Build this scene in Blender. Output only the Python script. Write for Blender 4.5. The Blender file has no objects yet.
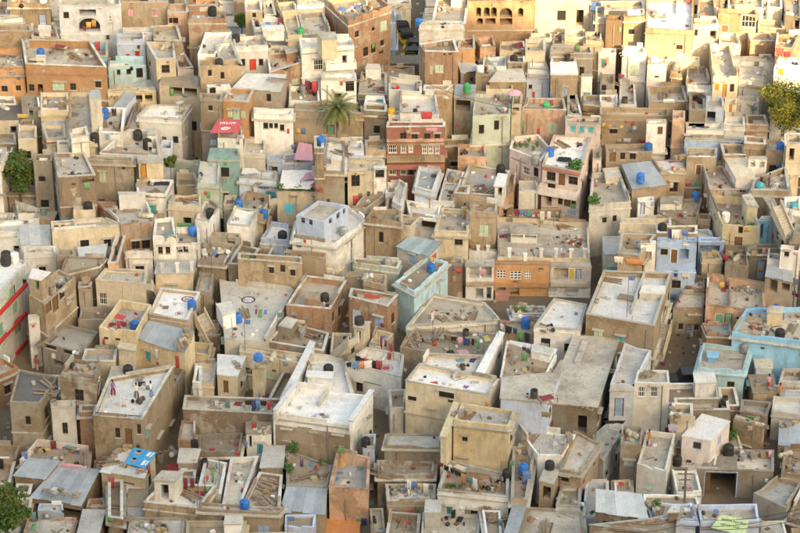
import bpy, bmesh, math, random
from mathutils import Vector, Matrix
SC = bpy.context.scene
COL = SC.collection
R = math.radians
# ------------------------------------------------------------------ camera
cam = bpy.data.cameras.new('camera'); co = bpy.data.objects.new('camera', cam); COL.objects.link(co)
cam.sensor_width = 36; cam.lens = 36 * 2535 / 800; cam.clip_start = 1; cam.clip_end = 6000
co.location = (0, 0, 128); co.rotation_euler = (R(90 - 28), 0, 0)
SC.camera = co
# ------------------------------------------------------------------ sky, sun, exposure
SUN_EL, SUN_AZ = 19.0, 24.0       # elevation; azimuth right of straight behind the camera
w = bpy.data.worlds.new('World'); SC.world = w; w.use_nodes = True
nt = w.node_tree; bg = nt.nodes['Background']
sky = nt.nodes.new('ShaderNodeTexSky'); sky.sky_type = 'NISHITA'; sky.sun_disc = False
sky.sun_elevation = R(SUN_EL); sky.sun_rotation = R(180 - SUN_AZ)
sky.altitude = 200; sky.air_density = 1.0; sky.dust_density = 4.0; sky.ozone_density = 1.0
nt.links.new(sky.outputs[0], bg.inputs[0]); bg.inputs[1].default_value = 0.15
sl = bpy.data.lights.new('sun', 'SUN'); sl.energy = 2.8; sl.angle = R(0.5); sl.color = (1.0, 0.77, 0.50)
so = bpy.data.objects.new('sun', sl); COL.objects.link(so)
sdir = Vector((math.sin(R(SUN_AZ)) * math.cos(R(SUN_EL)), -math.cos(R(SUN_AZ)) * math.cos(R(SUN_EL)), math.sin(R(SUN_EL))))
so.rotation_euler = sdir.to_track_quat('Z', 'Y').to_euler(); so.location = sdir * 400
vs = SC.view_settings
vs.view_transform = 'Standard'; vs.look = 'None'; vs.gamma = 1; vs.use_curve_mapping = False
vs.exposure = 2.02
try:
    vs.use_white_balance = True; vs.white_balance_temperature = 8700; vs.white_balance_tint = 6
except Exception: pass
SC.cycles.max_bounces = 6; SC.cycles.diffuse_bounces = 2; SC.cycles.glossy_bounces = 2
SC.cycles.use_adaptive_sampling = True

# ------------------------------------------------------------------ materials
MATS = {}
class NB:
    def __init__(s, name):
        s.m = bpy.data.materials.new(name); s.m.use_nodes = True; s.t = s.m.node_tree
        s.b = s.t.nodes['Principled BSDF']; s.b.inputs['Roughness'].default_value = .9
        s.b.inputs['Specular IOR Level'].default_value = .25
    def n(s, k, **a):
        x = s.t.nodes.new(k)
        for q, v in a.items(): setattr(x, q, v)
        return x
    def l(s, a, b): s.t.links.new(a, b)
    def pos(s, sc=(1, 1, 1), uv=False):
        g = s.n('ShaderNodeTexCoord').outputs['UV'] if uv else s.n('ShaderNodeNewGeometry').outputs['Position']
        mp = s.n('ShaderNodeMapping'); mp.inputs['Scale'].default_value = sc
        s.l(g, mp.inputs[0]); return mp.outputs[0]
    def noise(s, v, scale, det=4, rough=.6):
        x = s.n('ShaderNodeTexNoise'); x.inputs['Scale'].default_value = scale; x.inputs['Detail'].default_value = det
        x.inputs['Roughness'].default_value = rough; s.l(v, x.inputs['Vector']); return x.outputs['Fac']
    def ramp(s, f, a, b, lo=0., hi=1.):
        x = s.n('ShaderNodeMapRange'); x.inputs[1].default_value = a; x.inputs[2].default_value = b
        x.inputs[3].default_value = lo; x.inputs[4].default_value = hi; s.l(f, x.inputs[0]); return x.outputs[0]
    def mix(s, f, a, b, mode='MIX'):
        x = s.n('ShaderNodeMix', data_type='RGBA', blend_type=mode)
        for i, v in ((0, f), (6, a), (7, b)):
            if hasattr(v, 'is_linked') or hasattr(v, 'links'): s.l(v, x.inputs[i])
            elif i: x.inputs[i].default_value = (*v, 1)
            else: x.inputs[i].default_value = v
        return x.outputs[2]
    def math(s, op, a, b):
        x = s.n('ShaderNodeMath', operation=op)
        for i, v in ((0, a), (1, b)):
            if hasattr(v, 'links'): s.l(v, x.inputs[i])
            else: x.inputs[i].default_value = v
        return x.outputs[0]
    def rand(s): return s.n('ShaderNodeObjectInfo').outputs['Random']
    def bump(s, h, strength=.3, dist=.05):
        x = s.n('ShaderNodeBump'); x.inputs['Strength'].default_value = strength; x.inputs['Distance'].default_value = dist
        s.l(h, x.inputs['Height']); s.l(x.outputs[0], s.b.inputs['Normal'])
    def out(s, c): s.l(c, s.b.inputs['Base Color']); MATS[s.m.name] = s.m; return s.m
def sc3(c, k): return tuple(min(1, x * k) for x in c)
def plaster(name, c, under=(.30, .25, .19), grime=.5, peel=.5, streak=.7, fk=.55):
    q = NB(name); p = q.pos()
    rn = q.rand(); r2 = q.n('ShaderNodeMath', operation='FRACT'); q.l(q.math('MULTIPLY', rn, 7.31), r2.inputs[0])
    val = q.ramp(rn, 0, 1, .76, 1.16)
    big = q.noise(p, .30, 6, .68); mid = q.noise(p, 1.5, 6, .7); fine = q.noise(p, 6, 4, .72); tiny = q.noise(p, 17, 2, .6)
    st = q.noise(q.pos((1.9, 1.9, .45)), 1.0, 6, .74)
    c0 = q.mix(q.ramp(mid, .28, .72), sc3(c, .80), sc3(c, 1.10))
    bk = q.mix(q.ramp(tiny, .42, .58), sc3(under, .62), (under[0] * 1.25, under[1] * 1.08, under[2] * .95))    # bare masonry below the plaster
    c1 = q.mix(q.ramp(big, .515, .565, 0, peel), c0, bk)
    k = q.math('MULTIPLY', q.ramp(st, .48, .66, 0, streak), q.ramp(q.noise(p, .16, 2, .5), .38, .58))
    c2 = q.mix(k, c1, sc3(under, grime))                # rain stains
    br = q.n('ShaderNodeTexBrick'); q.l(q.pos((1, 1, 1), True), br.inputs['Vector']); br.inputs['Scale'].default_value = 1
    br.inputs['Brick Width'].default_value = .46; br.inputs['Row Height'].default_value = .21; br.inputs['Mortar Size'].default_value = .02; br.inputs['Mortar Smooth'].default_value = .3
    c2 = q.mix(q.math('MULTIPLY', q.math('MULTIPLY', br.outputs['Fac'], q.ramp(big, .47, .56)), fk * .5), c2, sc3(under, .55))      # block courses showing through
    c3 = q.mix(q.ramp(fine, .55, .68, 0, fk), c2, sc3(under, .42))
    c4 = q.mix(q.ramp(r2.outputs[0], .5, 1, 0, .18), c3, (.50, .47, .43))
    hv = q.n('ShaderNodeHueSaturation'); q.l(val, hv.inputs['Value']); q.l(c4, hv.inputs['Color'])
    q.l(q.ramp(big, .3, .7, .85, 1.12), hv.inputs['Saturation'])
    q.bump(q.math('ADD', mid, fine), .4, .05)
    return q.out(hv.outputs[0])
def brickm(name, c, mortar, c2, plasterc=None):
    q = NB(name); p = q.pos(); uv = q.pos((1, 1, 1), True)
    br = q.n('ShaderNodeTexBrick'); q.l(uv, br.inputs['Vector']); br.inputs['Scale'].default_value = 1
    br.inputs['Brick Width'].default_value = .30; br.inputs['Row Height'].default_value = .115; br.inputs['Mortar Size'].default_value = .016
    br.inputs['Bias'].default_value = 0; br.offset = .5
    br.inputs['Color1'].default_value = (*c, 1); br.inputs['Color2'].default_value = (*c2, 1); br.inputs['Mortar'].default_value = (*mortar, 1)
    big = q.noise(p, .45, 5, .6); mid = q.noise(p, 2.4, 5, .65); fine = q.noise(p, 8, 3, .7)
    st = q.noise(q.pos((2.2, 2.2, .25)), 1.0, 5, .6)
    a = q.mix(q.ramp(mid, .35, .7, 0, .5), br.outputs['Color'], sc3(c, .6))
    if plasterc: a = q.mix(q.ramp(big, .52, .57, 0, .8), a, plasterc)
    a = q.mix(q.ramp(st, .5, .72, 0, .6), a, (.12, .09, .065))
    a = q.mix(q.ramp(fine, .55, .72, 0, .35), a, sc3(mortar, 1.15))
    hv = q.n('ShaderNodeHueSaturation'); q.l(q.ramp(q.rand(), 0, 1, .82, 1.12), hv.inputs['Value']); q.l(a, hv.inputs['Color'])
    q.bump(q.math('ADD', br.outputs['Fac'], fine), .5, .03)
    return q.out(hv.outputs[0])
def roofm(name, c, stain=(.16, .13, .10), amt=.6, slab=2.6):
    q = NB(name); p = q.pos()
    big = q.noise(p, .22, 5, .65); mid = q.noise(p, 1.1, 6, .68); fine = q.noise(p, 7, 4, .7); dots = q.noise(p, 3.3, 2, .5)
    a = q.mix(q.ramp(mid, .3, .72), sc3(c, .78), sc3(c, 1.1))
    a = q.mix(q.ramp(big, .44, .66, 0, amt), a, sc3(stain, 1.35))
    a = q.mix(q.ramp(mid, .57, .68, 0, amt), a, sc3(stain, 1.1))
    a = q.mix(q.ramp(dots, .64, .72, 0, .7 * amt), a, stain)
    a = q.mix(q.ramp(fine, .53, .70, 0, .5), a, sc3(stain, .8))
    br = q.n('ShaderNodeTexBrick'); q.l(q.pos((1, 1, 0)), br.inputs['Vector']); br.inputs['Scale'].default_value = 1
    br.inputs['Brick Width'].default_value = slab * 1.3; br.inputs['Row Height'].default_value = slab; br.inputs['Mortar Size'].default_value = .035
    br.inputs['Mortar Smooth'].default_value = .4
    a = q.mix(q.math('MULTIPLY', q.math('MULTIPLY', br.outputs['Fac'], q.ramp(big, .40, .56)), .45 * amt + .1), a, stain)
    hv = q.n('ShaderNodeHueSaturation'); q.l(q.ramp(q.rand(), 0, 1, .80, 1.10), hv.inputs['Value']); q.l(a, hv.inputs['Color'])
    q.bump(q.math('ADD', mid, fine), .3, .04)
    return q.out(hv.outputs[0])
def flat(name, c, rough=.8, var=.18, metal=0, spec=.3):
    q = NB(name); q.b.inputs['Roughness'].default_value = rough; q.b.inputs['Metallic'].default_value = metal
    q.b.inputs['Specular IOR Level'].default_value = spec
    p = q.pos(); n = q.noise(p, 2.6, 4, .65)
    a = q.mix(q.ramp(n, .35, .7, 0, 1), sc3(c, 1 - var), sc3(c, 1 + var))
    hv = q.n('ShaderNodeHueSaturation'); q.l(q.ramp(q.rand(), 0, 1, 1 - var, 1 + var * .6), hv.inputs['Value']); q.l(a, hv.inputs['Color'])
    return q.out(hv.outputs[0])
WALL = dict(tan=(.43, .325, .215), cem=(.345, .30, .235), cream=(.66, .56, .41), white=(.86, .84, .79), offw=(.68, .645, .57),  # tan and cem darkened: dimmer sky light on upright faces put into the colour
    salmon=(.64, .40, .27), orange=(.54, .30, .155), yellow=(.69, .57, .37), paleblue=(.54, .63, .78), blue=(.40, .56, .80),
    bluewhite=(.64, .67, .70), aqua=(.44, .68, .74), aquawhite=(.60, .69, .68), turq=(.25, .56, .78), teal=(.24, .46, .47), mint=(.60, .68, .57),
    pink=(.76, .61, .55), pinkwhite=(.72, .62, .58), redbrown=(.43, .175, .135), stone=(.40, .26, .16), woodbrown=(.22, .15, .10), whitered=(.76, .73, .70))
for k, c in WALL.items():
    clean = k in ('whitered', 'pink', 'redbrown', 'yellow', 'turq', 'orange')
    white_ = k in ('white', 'offw', 'cream', 'bluewhite', 'aquawhite', 'pinkwhite', 'mint', 'paleblue', 'blue', 'aqua')
    plaster(k, c, peel=.15 if clean else .2 if white_ else .55, streak=.4 if clean or white_ else .65, fk=.3 if clean or white_ else .55, under=(.34, .265, .18) if k in ('white', 'offw', 'cream', 'bluewhite', 'pinkwhite', 'mint', 'paleblue') else (.28, .205, .135))
brickm('brick', (.43, .225, .13), (.40, .31, .225), (.33, .165, .095), (.44, .36, .27))
brickm('brickold', (.33, .22, .15), (.34, .29, .23), (.26, .17, .115), (.50, .46, .39))
ROOF = dict(cemr=((.60, .54, .445), .7), greyr=((.53, .51, .465), .5), whiter=((.74, .705, .635), .4), white=((.84, .82, .78), .18), tanr=((.40, .32, .23), .7),  # roofs lightened: stronger sky light from above put into the colour
    dark=((.16, .15, .14), .3), bluer=((.50, .54, .58), .4), pinkwhitr=((.70, .60, .56), .4))
for k, (c, a) in ROOF.items(): roofm('roof_' + k, c, amt=a)
def rm(k): return MATS.get('roof_' + k) or MATS[k]
def sheetm(name, c):
    q = NB(name); q.b.inputs['Roughness'].default_value = .55; q.b.inputs['Metallic'].default_value = .25
    p = q.pos(); n = q.noise(p, .9, 6, .7); f = q.noise(p, 6, 3, .6)
    a = q.mix(q.ramp(n, .4, .7), sc3(c, .8), sc3(c, 1.1)); a = q.mix(q.ramp(n, .58, .7, 0, .55), a, (.27, .20, .14))
    a = q.mix(q.ramp(f, .6, .75, 0, .3), a, (.22, .19, .16))
    hv = q.n('ShaderNodeHueSaturation'); q.l(q.ramp(q.rand(), 0, 1, .84, 1.1), hv.inputs['Value']); q.l(a, hv.inputs['Color'])
    return q.out(hv.outputs[0])
sheetm('metal', (.44, .47, .48)); sheetm('whitemetal', (.68, .67, .63)); sheetm('bluemetal', (.38, .48, .50))
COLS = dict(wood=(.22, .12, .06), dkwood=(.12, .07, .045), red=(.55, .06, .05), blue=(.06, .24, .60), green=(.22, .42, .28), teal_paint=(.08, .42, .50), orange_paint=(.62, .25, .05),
    pink_paint=(.60, .32, .36), white_paint=(.80, .78, .74), interior_shade=(.06, .05, .042), yellow_paint=(.72, .50, .10), palegreen=(.50, .62, .48))  # recess backs near black: shade of unlit rooms put into the colour
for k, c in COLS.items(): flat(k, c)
g = NB('glass_dark'); g.b.inputs['Base Color'].default_value = (.03, .03, .032, 1); g.b.inputs['Roughness'].default_value = .25; MATS['glass_dark'] = g.m
plaster('coping', (.66, .62, .53), peel=.3, streak=.5, fk=.4); flat('concrete', (.46, .42, .35)); flat('iron', (.10, .085, .075), .6, metal=.4)
flat('sack_cloth', (.52, .46, .34)); flat('red_band', (.55, .05, .045)); flat('pipe', (.30, .27, .24))

# ------------------------------------------------------------------ helpers
def link(o, parent=None):
    COL.objects.link(o)
    if parent: o.parent = parent
    return o
def mesh(name, v, f, mats, parent=None, uv=None, mi=None, smooth=False, loc=None):
    me = bpy.data.meshes.new(name); me.from_pydata(v, [], f)
    if not isinstance(mats, (list, tuple)): mats = [mats]
    for m in mats: me.materials.append(MATS[m] if isinstance(m, str) else m)
    if uv:
        l = me.uv_layers.new(name='uv'); idx = [0] * len(me.loops); me.loops.foreach_get('vertex_index', idx)
        l.data.foreach_set('uv', [c for i in idx for c in uv[i]])
    if mi: me.polygons.foreach_set('material_index', mi)
    if smooth: me.polygons.foreach_set('use_smooth', [True] * len(f))
    me.update()
    o = bpy.data.objects.new(name, me); link(o, parent)
    if loc: o.location = loc
    return o
def empty(name, loc, rz=0):
    o = bpy.data.objects.new(name, None); o.empty_display_size = .3; link(o); o.location = loc; o.rotation_euler = (0, 0, rz); return o
def tag(o, label, cat=None, group=None, kind=None):
    if label: o['label'] = label
    if cat: o['category'] = cat
    if group: o['group'] = group
    if kind: o['kind'] = kind
    return o
class MB:
    def __init__(s): s.v = []; s.f = []; s.mi = []; s.m = 0
    def quad(s, *p): k = len(s.v); s.v += [tuple(q) for q in p]; s.f.append(tuple(range(k, k + len(p)))); s.mi.append(s.m)
    def box(s, c, d, rz=0, M=None):
        x, y, z = d[0] / 2, d[1] / 2, d[2] / 2; k = len(s.v); ca, sa = math.cos(rz), math.sin(rz)
        for sx, sy, sz in ((-1, -1, -1), (1, -1, -1), (1, 1, -1), (-1, 1, -1), (-1, -1, 1), (1, -1, 1), (1, 1, 1), (-1, 1, 1)):
            p = Vector((sx * x * ca - sy * y * sa + c[0], sx * x * sa + sy * y * ca + c[1], sz * z + c[2]))
            s.v.append(tuple(M @ p) if M else tuple(p))
        for q in ((0, 3, 2, 1), (4, 5, 6, 7), (0, 1, 5, 4), (1, 2, 6, 5), (2, 3, 7, 6), (3, 0, 4, 7)): s.f.append(tuple(k + i for i in q)); s.mi.append(s.m)
    def lathe(s, prof, n=12, c=(0, 0, 0), cap=True):
        k = len(s.v)
        for r, z in prof:
            for i in range(n): a = 2 * math.pi * i / n; s.v.append((c[0] + r * math.cos(a), c[1] + r * math.sin(a), c[2] + z))
        for j in range(len(prof) - 1):
            for i in range(n): s.f.append((k + j * n + i, k + j * n + (i + 1) % n, k + (j + 1) * n + (i + 1) % n, k + (j + 1) * n + i)); s.mi.append(s.m)
        if cap:
            t = k + (len(prof) - 1) * n; s.f.append(tuple(t + i for i in range(n))); s.mi.append(s.m)
            s.f.append(tuple(k + n - 1 - i for i in range(n))); s.mi.append(s.m)
    def tube(s, pts, r, n=6, r2=None):
        pts = [Vector(p) for p in pts]; k = len(s.v); m = len(pts)
        for j, p in enumerate(pts):
            d = (pts[min(j + 1, m - 1)] - pts[max(j - 1, 0)]).normalized(); a = d.orthogonal().normalized(); b = d.cross(a)
            rr = r if r2 is None else r + (r2 - r) * j / max(1, m - 1)
            for i in range(n): t = 2 * math.pi * i / n; s.v.append(tuple(p + a * (rr * math.cos(t)) + b * (rr * math.sin(t))))
        for j in range(m - 1):
            for i in range(n): s.f.append((k + j * n + i, k + j * n + (i + 1) % n, k + (j + 1) * n + (i + 1) % n, k + (j + 1) * n + i)); s.mi.append(s.m)
        s.f.append(tuple(k + n - 1 - i for i in range(n))); s.mi.append(s.m); s.f.append(tuple(k + (m - 1) * n + i for i in range(n))); s.mi.append(s.m)
    def build(s, name, mats, parent=None, loc=None, smooth=False): return mesh(name, s.v, s.f, mats, parent, mi=s.mi if isinstance(mats, (list, tuple)) else None, loc=loc, smooth=smooth)
def inset(p, t):
    n = len(p); L = []
    for i in range(n):
        a, b = p[i], p[(i + 1) % n]; dx, dy = b[0] - a[0], b[1] - a[1]; l = math.hypot(dx, dy) or 1e-6
        nx, ny = -dy / l, dx / l; L.append((a[0] + nx * t, a[1] + ny * t, dx / l, dy / l))
    r = []
    for i in range(n):
        x1, y1, ax, ay = L[i - 1]; x2, y2, bx, by = L[i]; d = ax * by - ay * bx
        if abs(d) < 1e-4: r.append((x2, y2)); continue
        k = ((x2 - x1) * by - (y2 - y1) * bx) / d; r.append((x1 + ax * k, y1 + ay * k))
    return r

# ------------------------------------------------------------------ ground and hill
def ground_mat():
    q = NB('ground_dirt'); p = q.pos(); b = q.noise(p, .3, 6, .65); f = q.noise(p, 5, 5, .7)
    a = q.mix(q.ramp(b, .35, .7), (.14, .105, .072), (.23, .175, .12)); a = q.mix(q.ramp(f, .55, .7, 0, .6), a, (.12, .10, .08)); q.bump(f, .4, .05)
    return q.out(a)
def hill_mat():
    q = NB('hill_rock'); p = q.pos(); b = q.noise(p, .06, 8, .65); f = q.noise(p, .8, 5, .7)
    a = q.mix(q.ramp(b, .35, .65), (.20, .15, .10), (.34, .27, .19)); a = q.mix(q.ramp(f, .5, .7, 0, .5), a, (.10, .10, .06)); q.bump(f, .6, .4)
    return q.out(a)
ground_mat(); hill_mat()
SL, GY0, GY1 = .10, 175., 360.                       # the town climbs gently away from the hill
def zg(y): return SL * (min(max(y, GY0), GY1) - GY0)
_ys = [-3000, GY0, GY1, 5000]
tag(mesh('ground', [(x, y, zg(y)) for y in _ys for x in (-3000, 3000)], [(0, 1, 3, 2), (2, 3, 5, 4), (4, 5, 7, 6)], 'ground_dirt'), None, kind='structure')
def hill():
    rnd = random.Random(3); nx, ny = 110, 46; v = []; f = []
    xs = [-420 + 840 * i / nx for i in range(nx + 1)]; ys = [-330 + 480 * j / ny for j in range(ny + 1)]
    from mathutils import noise
    for y in ys:
        for x in xs:
            crest = 132 - 12 / (1 + math.exp(-(x - 150) / 18)) + 2 * math.sin(x * .06 + 1) + 1.5 * math.sin(x * .15)        # rocky crest the photographer stands on
            t = (y + 22) / 165.
            if t > 0: z = crest * max(0, 1 - t) ** 1.15
            else: z = crest * max(0, 1 - (-t * 165 / 320) ** 2)
            z += 2.2 * noise.noise((x * .05, y * .05, 0)) * min(1, z / 20)
            if abs(x) < 14 and -10 < y < 12: z = min(z, 125.5)
            v.append((x, y, z - .6))
    for j in range(ny):
        for i in range(nx): k = j * (nx + 1) + i; f.append((k, k + 1, k + nx + 2, k + nx + 1))
    tag(mesh('hill', v, f, 'hill_rock', smooth=True), None, kind='structure')
hill()
LM=['the big arch house', 'the long orange house', 'the red shutter house', 'the white cube house', 'the big corner brick house', 'the dark red door house', 'the white curved balcony house', 'the big white sheet roof', 'the orange boarded house', 'the cream corner house', 'the brown arcade building', 'the great blank cream wall', 'the rickshaw street brick house', 'the mint green house', 'the salmon box house', 'the big sunlit tan house', 'the sunlit salmon cube', 'the sunlit orange door house', 'the white orange window house', 'the dark lane brick house', 'the small yellow hut', 'the brick front terrace house', 'the teal lane house', 'the narrow grey tower house', 'the blue and white roof house', 'the dark red balcony building', 'the pink balcony house', 'the cream grey tank house', 'the great terrace house', 'the long grey sheet roof shed', 'the blue door hut', 'the yellow walled terrace house', 'the small turquoise hut', 'the light blue house', 'the red banded white house', 'the cream stone house', 'the three post white roof', 'the yellow blue tank house', 'the left edge orange house', 'the big playground roof', 'the black tank brick house', 'the red medallion roof', 'the white balustrade terrace', 'the aqua sided house', 'the orange gate house', 'the black square roof', 'the big bare cement roof', 'the bright cloths roof', 'the big pole roof', 'the green doors salmon house', 'the big turquoise house', 'the aqua terrace house', 'the peeling grey box house', 'the tan white terrace house', 'the painted pink yard', 'the big grey sheet roof', 'the blue poster roof', 'the long brick parapet', 'the white flower terrace', 'the pale sheet roof', 'the salmon roofless box', 'the tall yellow wall', 'the terrace with white panels', 'the narrow walled roof', 'the garage house', 'the lower right grey cube', 'the palm tree', 'the big round tree', 'the dark lane tree', 'the red banner']
NM={'tan': 'tan', 'cem': 'cement', 'cream': 'cream', 'white': 'white', 'offw': 'whitewashed', 'brick': 'brick', 'brickold': 'brick', 'bluewhite': 'pale_blue', 'aquawhite': 'aqua', 'paleblue': 'pale_blue', 'turq': 'turquoise', 'redbrown': 'red', 'pinkwhite': 'pink', 'whitered': 'white', 'woodbrown': 'brown', 'mint': 'mint'}
WN={'tan': 'tan', 'cem': 'grey cement', 'cream': 'cream', 'white': 'white', 'offw': 'off white', 'brick': 'red brick', 'brickold': 'old brick', 'salmon': 'salmon', 'orange': 'orange', 'yellow': 'yellow', 'paleblue': 'pale blue', 'blue': 'light blue', 'bluewhite': 'bluish white', 'aqua': 'aqua', 'aquawhite': 'pale aqua', 'turq': 'turquoise', 'teal': 'teal', 'mint': 'mint green', 'pink': 'pink', 'pinkwhite': 'pinkish white', 'redbrown': 'dark red', 'stone': 'brown stone', 'woodbrown': 'dark brown', 'whitered': 'white'}
RN={'cemr': 'beige cement roof', 'greyr': 'grey roof', 'whiter': 'pale roof', 'white': 'white roof', 'tanr': 'brown earthy roof', 'dark': 'dark roof', 'bluer': 'bluish roof', 'metal': 'grey sheet roof', 'whitemetal': 'white sheet roof', 'bluemetal': 'blue grey sheet roof', 'pinkwhite': 'pinkish roof', 'orange': 'orange roof', 'teal': 'teal roof', 'cream': 'cream roof', 'turq': 'turquoise roof', 'brick': 'brick roof'}
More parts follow.
